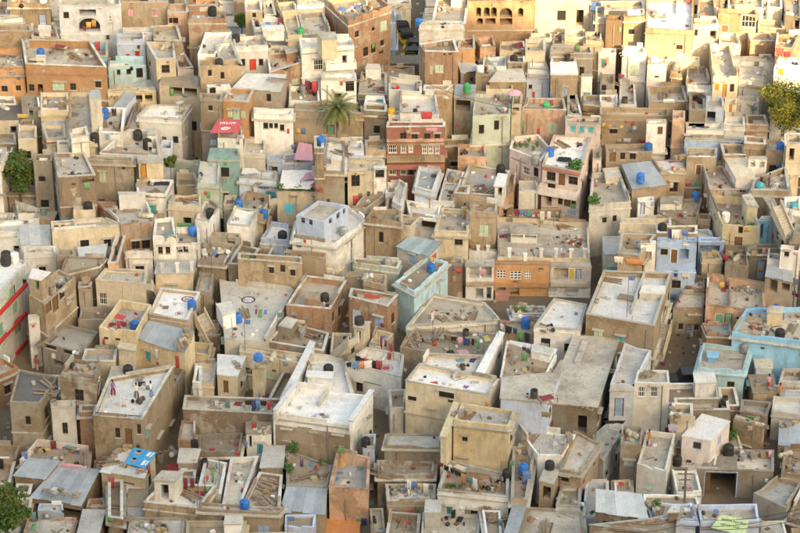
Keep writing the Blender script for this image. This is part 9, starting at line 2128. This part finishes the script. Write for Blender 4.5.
def T_band(hi, i, s0, s1, z0, z1, pr, mat, name):
    r, q = ROOTS[hi]; P = HOUSES[hi][2][0][0]; a, b = P[i], P[(i + 1) % len(P)]; L = math.hypot(b[0] - a[0], b[1] - a[1]); e = ((b[0] - a[0]) / L, (b[1] - a[1]) / L); n = (e[1], -e[0]); A = (a[0] - q[0], a[1] - q[1])
    def bx(m, u0, u1, d0, d1, w0, w1):
        k = len(m.v)
        for d in (d0, d1):
            for (u, w) in ((u0, w0), (u1, w0), (u1, w1), (u0, w1)): m.v.append((A[0] + e[0] * u + n[0] * d, A[1] + e[1] * u + n[1] * d, w))
        for t in ((0, 3, 2, 1), (4, 5, 6, 7), (0, 1, 5, 4), (1, 2, 6, 5), (2, 3, 7, 6), (3, 0, 4, 7)): m.f.append(tuple(k + c for c in t)); m.mi.append(0)
    m = MB()
    if name == 'balcony':
        bx(m, s0, s1, -.03, pr, z0, z0 + .12); o = m.build('balcony', mat, r); h = max(z1, z0 + .8); m = MB()
        bx(m, s0, s1, pr - .08, pr - .002, z0 + .12, h); bx(m, s0, s0 + .08, .003, pr - .082, z0 + .12, h); bx(m, s1 - .08, s1, .003, pr - .082, z0 + .12, h); m.build('balcony_wall', mat, o)
    elif mat in ('rail', 'railw'):
        for t in range(int((s1 - s0) / .16) + 1): bx(m, s0 + t * .16, s0 + t * .16 + .035, -.1, -.06, z0, z1)
        bx(m, s0, s1, -.11, -.05, z1, z1 + .05); m.build('railing', 'iron' if mat == 'rail' else 'white_paint', r)
    else: bx(m, s0, s1, -.03, pr, z0, z1); m.build(name, mat, r)
def T_tarp(c, P, z, h, k):
    x = sum(p[0] for p in P) / 4; y = sum(p[1] for p in P) / 4; r = empty('cloth_awning', (x, y, z - h)); tag(r, lab(c + ' cloth awning stretched over a roof', k), 'awning', 'cloth awnings over the roofs'); n = 9; v = []; f = []
    for s in (0, 1):
        for j in range(n + 1):
            for i in range(n + 1):
                u, w = i / n, j / n; px = (P[0][0] * (1 - u) + P[1][0] * u) * (1 - w) + (P[3][0] * (1 - u) + P[2][0] * u) * w; py = (P[0][1] * (1 - u) + P[1][1] * u) * (1 - w) + (P[3][1] * (1 - u) + P[2][1] * u) * w
                v.append((px - x, py - y, h + .05 - .35 * min(h + .2, 1) * 4 * u * (1 - u) * w * (1 - w) * 2 * (.5 + .5 * math.sin(u * 9 + w * 5)) - .02 * s + .04 * math.sin(i * 2.2 + j)))
    K = (n + 1) ** 2
    for j in range(n):
        for i in range(n): a = j * (n + 1) + i; f.append((a, a + 1, a + n + 2, a + n + 1)); f.append((K + a, K + a + n + 1, K + a + n + 2, K + a + 1))
    mesh('awning_cloth', v, f, 'cloth_' + c, r, smooth=True)
    if h > .3:
        for p in P: m = MB(); m.tube([(p[0] - x, p[1] - y, 0), (p[0] - x, p[1] - y, h + .1)], .03, 5); m.build('awning_post', 'old_wood', r)
def text_mesh(name, s, size, mat, parent, M, bold=.006):
    cu = bpy.data.curves.new(name, 'FONT'); cu.body = s; cu.size = size; cu.align_x = 'CENTER'; cu.align_y = 'CENTER'; cu.offset = bold; cu.resolution_u = 3
    t = bpy.data.objects.new(name, cu); COL.objects.link(t); dg = bpy.context.evaluated_depsgraph_get(); me = bpy.data.meshes.new_from_object(t.evaluated_get(dg)); bpy.data.objects.remove(t)
    me.materials.clear(); me.materials.append(MATS[mat]); me.transform(M); o = bpy.data.objects.new(name, me); link(o, parent); return o
def sheet(P, z, tilt):
    """frame on a sloping board: origin, x axis along P0->P1, y axis P0->P3, in 3D"""
    A = [Vector((p[0], p[1], z + (tilt if i in (2, 3) else 0))) for i, p in enumerate(P)]; c = sum(A, Vector()) / 4
    ex = ((A[1] + A[2]) / 2 - (A[0] + A[3]) / 2); ey = ((A[3] + A[2]) / 2 - (A[0] + A[1]) / 2); n = ex.cross(ey).normalized()
    if n.z < 0: n = -n
    return A, c, ex, ey, n
def board(name, P, z, tilt, mat, label):
    A, c, ex, ey, n = sheet(P, z, tilt); r = empty(name, c); tag(r, label, 'banner' if 'banner' in name else 'poster')
    B = [a - c for a in A]; v = [tuple(b) for b in B] + [tuple(b - n * .03) for b in B]
    o = mesh('board', v, [(0, 1, 2, 3), (7, 6, 5, 4)] + [(i, i + 4, (i + 1) % 4 + 4, (i + 1) % 4) for i in range(4)], mat, r); return r, ex, ey, n
def onboard(ex, ey, n, u, v, lift=.012):
    x = ex.normalized(); y = n.cross(x); o = ex * u + ey * v + n * lift; return Matrix(((x.x, y.x, n.x, o.x), (x.y, y.y, n.y, o.y), (x.z, y.z, n.z, o.z), (0, 0, 0, 1)))
def T_banner(P, z, k):
    r, ex, ey, n = board('sloping_banner', P, z, -.25, 'banner_red', k); w = ex.length    # P runs right to left: the sheet lies upside down
    text_mesh('lettering', 'airtel', w * .30, 'print_white', r, onboard(ex, ey, n, 0, -.22)); m = MB(); pts = []
    for i in range(15): t = -2.6 + 4.9 * i / 14; rr = .19 * w * (1 - .02 * i); pts.append((rr * math.cos(t), rr * .42 * math.sin(t), 0))
    m.tube(pts, .055 * w, 6, .02 * w)
    for i, q in enumerate(m.v): m.v[i] = tuple(onboard(ex, ey, n, 0, .2) @ Vector((q[0], q[1], q[2] * .05)))
    m.build('emblem', 'print_white', r)
    m = MB()
    for a in P: m.tube([(a[0] - r.location.x, a[1] - r.location.y, -1.2), (a[0] - r.location.x, a[1] - r.location.y, -.35)], .03, 5)
    m.build('support', 'old_wood', r)
def T_poster(P, z, k):
    r, ex, ey, n = board('roof_poster', P, z, .05, 'poster_blue', k); w, h = ex.length, ey.length
    for (u, v, c, s) in ((-.2, .24, 'face_tone', .15), (-.2, -.24, 'face_tone', .13), (-.2, .33, 'hair', .10), (-.2, -.13, 'hair', .09)):
        m = MB(); m.v = [tuple(onboard(ex, ey, n, u, v, .01 if c != 'hair' else .014) @ Vector((s * w * math.cos(t * .524), s * w * .8 * math.sin(t * .524), 0))) for t in range(12)]; m.f = [tuple(range(12))]; m.mi = [0]; m.build('portrait', c, r)
    for (u, v, ww, hh) in ((.26, .3, .12, .25), (.4, .3, .07, .3), (.26, -.22, .12, .3), (.4, -.2, .07, .3)):
        M = onboard(ex, ey, n, u, v, .01); m = MB(); m.quad(*[M @ Vector((a * ww * w / 2, b * hh * h / 2, 0)) for a, b in ((-1, -1), (1, -1), (1, 1), (-1, 1))]); m.build('printed_text_block', 'print_white', r)
def T_gbanner(P, z, k):
    r, ex, ey, n = board('lettered_banner', P, z, .5, 'banner_green', k); w = ex.length
    text_mesh('lettering', 'BODA NATRA', w * .12, 'print_faded', r, onboard(ex, ey, n, .02, .2)); text_mesh('lettering', 'NITTY  VOL', w * .12, 'print_faded', r, onboard(ex, ey, n, -.02, -.12))
def wheel(m, c, r, w, ax):
    c = Vector(c); a = Vector(ax).normalized(); m.tube([c - a * w / 2, c + a * w / 2], r, 14)
def prism_x(m, prof, x0, x1):
    k = len(m.v); n = len(prof)
    for x in (x0, x1): m.v += [(x, y, z) for y, z in prof]
    m.f += [tuple(range(k, k + n)), tuple(range(k + 2 * n - 1, k + n - 1, -1))] + [(k + i, k + n + i, k + n + (i + 1) % n, k + (i + 1) % n) for i in range(n)]; m.mi += [m.m] * (n + 2)
RK = []
def T_rick(x, y, z, rz, k):
    r = empty('auto_rickshaw', (x, y, z), rz); tag(r, lab('yellow and black rickshaw', k), 'rickshaw', 'rickshaws parked in the street')
    if RK:
        for o in RK: q = o.copy(); COL.objects.link(q); q.parent = r
        return
    m = MB(); prism_x(m, [(-1.25, .35), (.7, .3), (1.2, .45), (1.25, .8), (.85, 1.0), (.7, .55), (-.3, .5), (-.35, .95), (-1.25, .95)], -.62, .62); RK.append(m.build('body', 'rick_yellow', r))
    m = MB(); prism_x(m, [(-1.3, .96), (-.4, .96), (-.4, 1.55), (.75, 1.55), (.8, 1.62), (.5, 1.75), (-.9, 1.75), (-1.25, 1.6)], -.66, .66); RK.append(m.build('canopy', 'rick_black', r))
    m = MB(); m.quad((-.55, .86, 1.0), (.55, .86, 1.0), (.52, .78, 1.56), (-.52, .78, 1.56)); RK.append(m.build('windscreen', 'glass_dark', r))
    for sx in (-1, 1): m = MB(); m.tube([(sx * .58, .84, 1.0), (sx * .56, .78, 1.58)], .03, 5); RK.append(m.build('windscreen_post', 'rick_black', r))
    for c in ((-.5, -.85, .24), (.5, -.85, .24), (0, 1.0, .24)): m = MB(); wheel(m, c, .24, .12, (1, 0, 0)); RK.append(m.build('wheel', 'rubber', r))
    m = MB(); m.lathe([(.02, 0), (.1, .03), (.1, .1)], 10); RK.append(m.build('headlight', 'chrome', r, loc=(0, 1.26, .72)))
    m = MB(); m.box((0, -.7, .78), (1.1, .5, .16)); RK.append(m.build('seat', 'rick_black', r))
def T_jeep(x, y, z, rz, k):
    r = empty('parked_jeep', (x, y, z), rz); tag(r, k, 'jeep')
    m = MB(); prism_x(m, [(-1.8, .4), (1.85, .4), (1.9, .75), (1.8, 1.0), (.75, 1.08), (-1.8, 1.08)], -.8, .8); m.build('body', 'jeep_paint', r)
    m = MB(); prism_x(m, [(-1.75, 1.081), (.72, 1.081), (.35, 1.7), (-1.7, 1.72)], -.74, .74); m.build('cabin', 'jeep_paint', r)
    m = MB(); m.quad((-.66, .71, 1.14), (.66, .71, 1.14), (.62, .39, 1.64), (-.62, .39, 1.64)); m.build('windscreen', 'glass_dark', r)
    for s in (-1, 1):
        m = MB(); m.box((s * .745, -.15, 1.4), (.012, .8, .4)); m.box((s * .745, -1.15, 1.4), (.012, .9, .4)); m.build('side_window', 'glass_dark', r)
        m = MB(); m.lathe([(.02, 0), (.11, .02), (.11, .06)], 10); m.build('headlight', 'chrome', r, loc=(s * .55, 1.86, .78))
        for yy in (-1.2, 1.2): m = MB(); wheel(m, (s * .74, yy, .36), .36, .22, (1, 0, 0)); w_ = m.build('wheel', 'rubber', r); m = MB(); wheel(m, (s * .86, yy, .36), .18, .02, (1, 0, 0)); m.build('hub', 'chrome', w_)
    m = MB(); m.box((0, 1.93, .5), (1.5, .1, .16)); m.build('bumper', 'iron', r)
def T_tree(x, y, z, D, kind, hc, k):
    rnd = random.Random(int(x * 10)); r = empty('leafy_tree' if D > 2.5 else 'leafy_bush', (x, y, z)); tag(r, k, 'tree' if D > 2.5 else 'bush'); H = D * (.62 if kind != 'loose' else .85) + D * .25; m = MB(); cl = []
    hb = max(.3, hc - D * .34); m.tube([(0, 0, -.2), (.1, .05, hb * .6), (.15, 0, hb + .2 * D)], .035 * D, 8, .022 * D)
    nl = 11 if kind != 'bush' else 7
    for i in range(nl):
        a = i * 2.4 + rnd.uniform(-.3, .3); el = rnd.uniform(.1, 1.3); d = Vector((math.cos(a) * math.cos(el), math.sin(a) * math.cos(el), math.sin(el) * 1.0)); p0 = Vector((.1, 0, hb + D * rnd.uniform(-.02, .18))); L = D * .5 * rnd.uniform(.55, .9)
        p1 = p0 + d * L * .5 + Vector((0, 0, .06 * D)); p2 = p0 + d * L; m.tube([p0, p1, p2], .013 * D, 5, .004 * D); cl.append((p2, D * rnd.uniform(.13, .22)))
        for j in range(3): q = p0 + d * L * rnd.uniform(.5, 1) + Vector([rnd.uniform(-1, 1) for _ in range(3)]) * D * .16; m.tube([p1, q], .006 * D, 4, .003 * D); cl.append((q, D * rnd.uniform(.09, .17)))
    m.build('trunk', 'bark', r)
    mats = {'round': ['leaf_gold', 'leaf_olive'], 'loose': ['leaf_olive', 'leaf_green', 'leaf_green'], 'bush': ['leaf_green', 'leaf_olive']}[kind]; v = []; f = []; mi = []; per = int({'round': 190, 'loose': 120, 'bush': 70}[kind])
    for c, R_ in cl:
        c = c + Vector((0, 0, D * .06)); base = rnd.randrange(len(mats))
        for i in range(per):
            d = Vector((rnd.gauss(0, 1), rnd.gauss(0, 1), rnd.gauss(0, .8))); d = d.normalized() * R_ * rnd.random() ** .45; p = c + d; s = rnd.uniform(.09, .20) * (1 if D > 3 else .7)
            a = Vector((rnd.gauss(0, 1), rnd.gauss(0, 1), rnd.gauss(0, .7))).normalized(); b = a.orthogonal().normalized(); kk = len(v)
            v += [tuple(p + a * s), tuple(p + b * s * .55), tuple(p - a * s), tuple(p - b * s * .55)]; f.append((kk, kk + 1, kk + 2, kk + 3)); mi.append(base if rnd.random() < .75 else rnd.randrange(len(mats)))
    mesh('crown', v, f, mats, r, mi=mi)
def T_palm(x, y, z, H, k):
    rnd = random.Random(8); r = empty('date_palm', (x, y, z)); tag(r, k, 'palm tree'); m = MB(); pr = []
    for i in range(34): t = i / 33; pr.append((.27 - .07 * t + (.05 if i % 2 else 0), H * t - .3))
    m.lathe(pr, 10); m.build('trunk', 'palm_bark', r)
    for i in range(46):
        a = i * 2.399; el = 1.25 - 2.0 * (i / 45) + rnd.uniform(-.25, .25); L = rnd.uniform(1.9, 3.3); v = []; f = []; p = Vector((0, 0, H - .2)); e = el; N = 16; pts = []
        for j in range(N + 1): pts.append(p.copy()); p = p + Vector((math.cos(a) * math.cos(e), math.sin(a) * math.cos(e), math.sin(e))) * (L / N); e -= .085 + .03 * math.sin(i * 5.1)
        for j in range(1, N + 1):
            d = (pts[j] - pts[j - 1]).normalized(); s = d.cross(Vector((0, 0, 1))).normalized(); up = s.cross(d); ll = .6 * (1 - (j / N) ** 2 * .6) * min(1, j / 4 + .2)
            k0 = len(v); w = .02; v += [tuple(pts[j - 1] + s * w), tuple(pts[j - 1] - s * w), tuple(pts[j] - s * w), tuple(pts[j] + s * w)]; f.append((k0, k0 + 1, k0 + 2, k0 + 3))
            for sg in (-1, 1):
                for h in (0, .5):
                    o = pts[j - 1] + (pts[j] - pts[j - 1]) * h; t = o + (s * sg * .75 + d * .65 + up * .22) * ll; k0 = len(v); v += [tuple(o), tuple(o + d * .075), tuple(t)]; f.append((k0, k0 + 1, k0 + 2))
        mesh('frond', v, f, 'leaf_palm' if i < 40 else 'plank', r)
def T_plant(x, y, z, s, k, desc='green potted plant'):
    rnd = random.Random(int(x * 37 + y * 11)); r = empty('potted_plant', (x, y, z)); tag(r, lab(desc, k), 'plant', 'potted plants'); m = MB(); m.lathe([(.12 * s, 0), (.19 * s, .26 * s), (.21 * s, .3 * s)], 9); m.build('pot', 'clay', r); v = []; f = []
    for i in range(int(110 * max(.7, s))):
        d = Vector((rnd.gauss(0, 1), rnd.gauss(0, 1), rnd.gauss(0, 1))).normalized() * rnd.random() ** .5 * .45 * s; p = Vector((0, 0, .65 * s)) + d; a = Vector((rnd.gauss(0, 1), rnd.gauss(0, 1), rnd.gauss(0, 1))).normalized(); b = a.orthogonal().normalized(); q = .10 * max(.7, s); kk = len(v); v += [tuple(p + a * q), tuple(p + b * q * .5), tuple(p - a * q), tuple(p - b * q * .5)]; f.append((kk, kk + 1, kk + 2, kk + 3))
    mesh('foliage', v, f, 'leaf_pot', r)
def T_dish(x, y, z, k):
    r = empty('satellite_dish', (x, y, z), rng.uniform(2.4, 3.6)); tag(r, lab('white satellite dish', k), 'satellite dish', 'satellite dishes'); m = MB(); m.tube([(0, 0, 0), (0, 0, .7)], .025, 6); m.build('mast', 'iron', r)
    m = MB(); m.lathe([(.02, 0), (.2, .03), (.36, .10), (.42, .15), (.41, .16), (.2, .045), (.02, .015)], 16, cap=False); o = m.build('reflector', 'white_paint', r, loc=(0, 0, .75), smooth=True); o.rotation_euler = (R(50), 0, 0)
    m = MB(); m.tube([(0, .3, .02), (0, .05, .4)], .012, 4); q = m.build('feed_arm', 'iron', o)
def T_pole(x, y, z, h, c, k):
    r = empty('thin_pole', (x, y, z)); tag(r, lab('thin pole with flag' if c else 'thin bare pole', k), 'pole', 'thin poles on the roofs'); m = MB(); m.tube([(0, 0, 0), (.03, 0, h * .5), (0, .03, h)], .03, 5); m.build('shaft', 'old_wood', r)
    if c: v, f = fold_cloth(.6, .45, rng); mesh('flag', v, f, 'cloth_' + c, r, loc=(.32, 0, h - .02))
def T_umbrella(x, y, z, k):
    r = empty('parasol', (x, y, z)); tag(r, k, 'parasol'); m = MB(); m.tube([(0, 0, 0), (0, 0, 1.9)], .025, 6); m.build('shaft', 'iron', r); m = MB(); m.lathe([(.8, 1.6), (.55, 1.75), (.25, 1.86), (.02, 1.95)], 10); m.build('canopy', 'cloth_pink', r)
def T_utility_pole(x, y, z, h, k):
    r = empty('utility_pole', (x, y, z)); tag(r, k, 'utility pole'); m = MB(); m.tube([(0, 0, -.3), (.06, 0, h * .5), (0, 0, h)], .13, 8, .09); m.build('shaft', 'old_wood', r)
    for q in (.4, 1.0):
        m = MB(); m.box((0, 0, h - q), (1.5 - q * .4, .1, .1)); a = m.build('crossarm', 'old_wood', r)
        for sx in (-.6, -.3, .3, .6): m = MB(); m.lathe([(.04, 0), (.07, .05), (.05, .14)], 8, c=(sx * (1 - q * .25), 0, h - q + .05)); m.build('insulator', 'white_paint', a)
def T_cable(P, k):
    a, b = Vector(P[0]), Vector(P[1]); m = MB(); m.tube([tuple(a + (b - a) * t - a + Vector((0, 0, -.5 * 4 * t * (1 - t)))) for t in [i / 12 for i in range(13)]], .022, 4); o = m.build('overhead_cable', 'rubber', loc=tuple(a)); tag(o, lab('thin black overhead cable', k), 'cable', 'overhead cables')
def T_post(hi, x, y, z, h):
    r, q = ROOTS[hi]; m = MB(); m.box((x - q[0], y - q[1], z + h / 2), (.32, .32, h)); m.box((x - q[0], y - q[1], z + h + .04), (.42, .42, .08)); m.build('parapet_post', 'white', r)
def T_stairs(hi, x0, y0, z0, x1, y1, z1, w):
    r, q = ROOTS[hi]; d = Vector((x1 - x0, y1 - y0, 0)); L = max(1.8, min(d.length, 6)); d.normalize(); a = math.atan2(d.y, d.x); n = max(6, int((z1 - z0) / .2)); m = MB()
    for i in range(n): t = (i + .5) / n; h = (z1 - z0) * (i + 1) / n; m.box((x0 - q[0] + d.x * L * t, y0 - q[1] + d.y * L * t, z0 + h - .3), (L / n * .98, w, .6), a)
    m.build('staircase', 'concrete', r)
    for s in (-1, 1):
        m = MB(); o = Vector((-d.y, d.x, 0)) * s * (w / 2 + .08); b = Vector((x0 - q[0], y0 - q[1], z0)) + o; u = Vector((d.x, d.y, 0)) * L; t = o.normalized() * .07
        m.v = [tuple(p + g) for g in (-t, t) for p in (b + Vector((0, 0, -.3)), b + u + Vector((0, 0, z1 - z0 - .7)), b + u + Vector((0, 0, z1 - z0 + .6)), b + Vector((0, 0, .6)))]; m.f = [(0, 1, 2, 3), (7, 6, 5, 4), (0, 4, 5, 1), (1, 5, 6, 2), (2, 6, 7, 3), (3, 7, 4, 0)]; m.mi = [0] * 6; m.build('stair_wall', 'cream', r)
def T_steppedwall(x0, y0, x1, y1, zb, z0, z1, k):
    r = empty('stepped_wall', (x0, y0, zb)); tag(r, k, 'wall'); n = 6
    for i in range(n):
        m = MB(); w = (x1 - x0) / n; h = z0 + (z1 - z0) * i / (n - 1) - zb; m.box((w * (i + .5), (y1 - y0) * i / n, h / 2), (w * .995, 1.2, h)); m.build('wall_step', 'tan', r)
        m = MB(); m.box((w * (i + .5), (y1 - y0) * i / n, h + .05), (w * 1.02, 1.35, .1)); m.build('step_cap', 'coping', r)
JMESH = {}
JN = dict(bricks='heap of loose bricks', boxes='stack of old boxes', planks='pile of wooden planks', sacks='pile of full sacks', pots='cluster of clay pots', barrel='open metal barrel', mat='brown rolled out mat', bed='string cot bed', chair='plastic chair', plantpot='bushy potted plant')
JO = dict(bricks=('brick_heap', 'brick heap'), boxes=('box_stack', 'boxes'), planks=('plank_pile', 'planks'), sacks=('sack_pile', 'sacks'), pots=('pot_cluster', 'pots'), barrel=('metal_barrel', 'barrel'), mat=('floor_mat', 'mat'), bed=('string_cot', 'cot'), chair=('plastic_chair', 'chair'))
def T_junk(kd, x, y, z, s, k):
    if kd == 'plantpot': return T_plant(x, y, z, 1.0, k, JN[kd])
    v = s % 4; key = (kd, v); rnd = random.Random(v * 13 + len(kd))
    nm, cat = JO[kd]; r = empty(nm, (x, y, z), s * .37); tag(r, lab(JN[kd], k), cat, cat + ' on the rooftops'); q = .85 + (s % 7) * .06; r.scale = (q, q, q)
    if key in JMESH:
        for o in JMESH[key]: c = o.copy(); COL.objects.link(c); c.parent = r
        return
    out = []
    if kd == 'bricks':
        m = MB()
        for lay in range(3):
            for i in range(11 - 3 * lay): m.box((rnd.uniform(-.5, .5) * (1 - lay * .25), rnd.uniform(-.35, .35) * (1 - lay * .25), .045 + lay * .09), (.23, .11, .085), rnd.uniform(0, 3))
        out.append(m.build('loose_bricks', 'brick', r)); out[0]['kind'] = 'stuff'
    elif kd == 'boxes':
        for i in range(rnd.choice([3, 4, 5])): m = MB(); w, d, h = rnd.uniform(.3, .7), rnd.uniform(.3, .5), rnd.uniform(.25, .5); m.box((-.5 + i * .38, rnd.uniform(-.3, .3), h / 2), (w, d, h), rnd.uniform(-.4, .4)); out.append(m.build('box', rnd.choice(['carton', 'plank', 'tank_grey', 'carton', 'pipe', 'cloth_cream', 'old_wood', 'white_paint', 'pipe']), r))
    elif kd == 'planks':
        for i in range(6): m = MB(); m.box((rnd.uniform(-.15, .15), -.35 + i * .14, .04 + .05 * (i % 3)), (rnd.uniform(1.4, 2.2), .12, .04), rnd.uniform(-.16, .16)); out.append(m.build('plank', rnd.choice(['plank', 'old_wood', 'plank']), r))
    elif kd == 'sacks':
        for i in range(4):
            m = MB(); c = (-.45 + .3 * i, rnd.uniform(-.2, .2), 0); m.lathe([(.16, 0), (.25, .06), (.26, .2), (.18, .36), (.06, .42)], 8, c); out.append(m.build('sack', rnd.choice(['sack', 'sack', 'white_paint', 'cloth_grey']), r, smooth=True))
    elif kd == 'pots':
        for i in range(5): m = MB(); c = (rnd.uniform(-.5, .5), rnd.uniform(-.3, .3), 0); t = rnd.uniform(.6, 1.1); m.lathe([(.08 * t, 0), (.2 * t, .12 * t), (.2 * t, .24 * t), (.1 * t, .34 * t), (.13 * t, .39 * t)], 9, c); out.append(m.build('pot', rnd.choice(['clay', 'clay', 'iron', 'chrome', 'hair']), r, smooth=True))
    elif kd == 'barrel':
        m = MB(); m.lathe([(.28, 0), (.28, .28), (.30, .3), (.28, .32), (.28, .58), (.30, .6), (.28, .62), (.28, .88), (.25, .88), (.25, .6)], 14, cap=False); out.append(m.build('drum', rnd.choice(['iron', 'iron', 'pipe', 'tank_teal']), r))
        m = MB(); m.lathe([(.02, .68), (.25, .68)], 12, cap=False); out.append(m.build('water', 'glass_dark', r))
    elif kd == 'mat': m = MB(); m.box((0, 0, .012), (1.9, 1.0, .024)); out.append(m.build('mat', 'cloth_brown', r)); m = MB(); m.tube([(.95, -.5, .06), (.95, .5, .06)], .07, 8); out.append(m.build('rolled_end', 'cloth_brown', r))
    elif kd == 'bed':
        for a in (-.85, .85):
            for b in (-.42, .42): m = MB(); m.tube([(a, b, 0), (a, b, .5)], .04, 6); out.append(m.build('leg', 'old_wood', r))
        m = MB(); m.box((0, 0, .43), (1.66, .78, .03)); out.append(m.build('webbing', 'sack', r))
        m = MB(); m.tube([(-.85, -.42, .43), (.85, -.42, .43)], .035, 6); m.tube([(-.85, .42, .43), (.85, .42, .43)], .035, 6); out.append(m.build('side_rail', 'old_wood', r))
        m = MB(); m.box((-.1, 0, .49), (1.2, .7, .09), .05); out.append(m.build('quilt', rnd.choice(['cloth_maroon', 'cloth_teal', 'cloth_cream', 'cloth_blue']), r))
    elif kd == 'chair':
        for a in (-.2, .2):
            for b in (-.2, .2): m = MB(); m.tube([(a, b, 0), (a * .9, b * .9, .42)], .025, 5); out.append(m.build('leg', 'plastic', r))
        m = MB(); m.box((0, 0, .43), (.46, .46, .03)); out.append(m.build('seat', 'plastic', r)); m = MB(); m.box((0, .22, .68), (.44, .03, .45)); out.append(m.build('backrest', 'plastic', r))
    JMESH[key] = out
def person_mesh(rnd, skirt):
    me = bpy.data.meshes.new('person'); sw = rnd.uniform(.05, .14)
    V = [(0, 0, .92), (0, 0, 1.12), (0, 0, 1.36), (0, .0, 1.48), (0, -.01, 1.58), (0, -.015, 1.68),
         (.10, 0, .88), (.11, -sw, .48), (.11, -sw + .03, .06), (.11, -sw - .12, .03), (-.10, 0, .88), (-.11, sw * .8, .48), (-.11, sw + .02, .06), (-.11, sw - .12, .03),
         (.19, 0, 1.36), (.25, .02, 1.10), (.24, -.10, .88), (.24, -.13, .80), (-.19, 0, 1.36), (-.26, .0, 1.10), (-.22, -.16, .93), (-.20, -.20, .87)]
    E = [(0, 1), (1, 2), (2, 3), (3, 4), (4, 5), (0, 6), (6, 7), (7, 8), (8, 9), (0, 10), (10, 11), (11, 12), (12, 13), (2, 14), (14, 15), (15, 16), (16, 17), (2, 18), (18, 19), (19, 20), (20, 21)]
    RD = [.15, .13, .15, .055, .095, .085, .10, .075, .05, .04, .10, .075, .05, .04, .065, .05, .036, .035, .065, .05, .036, .035]
    if skirt: RD[7] = RD[11] = .14; RD[8] = RD[12] = .13
    me.from_pydata(V, E, []); o = bpy.data.objects.new('t', me); COL.objects.link(o); md = o.modifiers.new('s', 'SKIN'); sv = me.skin_vertices[0].data
    for i, q in enumerate(RD): sv[i].radius = (q, q * .8)
    sv[0].use_root = True; o.modifiers.new('u', 'SUBSURF').levels = 1; dg = bpy.context.evaluated_depsgraph_get(); n = bpy.data.meshes.new_from_object(o.evaluated_get(dg)); bpy.data.objects.remove(o); n.name = 'person'
    n.materials.clear()
    for t in ('skin', 'cloth_white', 'cloth_grey', 'rubber'): n.materials.append(MATS[t])
    for p in n.polygons:
        c = p.center; p.use_smooth = True
        p.material_index = 3 if c.z < .075 else (2 if c.z < .86 and abs(c.x) < .215 else 1 if (c.z < 1.44 and not (abs(c.x) > .2 and c.z < 1.0)) else 0)
    return n
PM = {}
def T_person(a, b, x, y, z, rz, k):
    sk = b in ('orange', 'pink', 'red', 'maroon', 'brown')
    if sk not in PM: PM[sk] = person_mesh(random.Random(4 + sk), sk)
    o = bpy.data.objects.new('person', PM[sk]); link(o); o.location = (x, y, z); o.rotation_euler = (0, 0, rz); o.scale = (.92, .92, .92); tag(o, lab('person in %s top and %s lower clothing' % (a, b), k), 'person', 'people on the roofs')
    for i, c in ((1, a), (2, b)): o.material_slots[i].link = 'OBJECT'; o.material_slots[i].material = MATS['cloth_' + c]
    m = MB(); m.lathe([(.088, 1.60), (.105, 1.66), (.10, 1.73), (.06, 1.79), (.01, 1.80)], 12, c=(0, .015, 0)); m.build('hair', 'hair', o, smooth=True)
    m = MB(); m.tube([(0, -.10, 1.655), (0, -.125, 1.63), (0, -.10, 1.62)], .014, 5); m.build('nose', 'skin', o)
    for s in (-1, 1): m = MB(); m.lathe([(.002, -.012), (.013, 0), (.002, .012)], 6, c=(s * .035, -.088, 1.665)); m.build('eye', 'hair', o)
for it in ITEMS: globals()['T_' + it[0]](*it[1:])
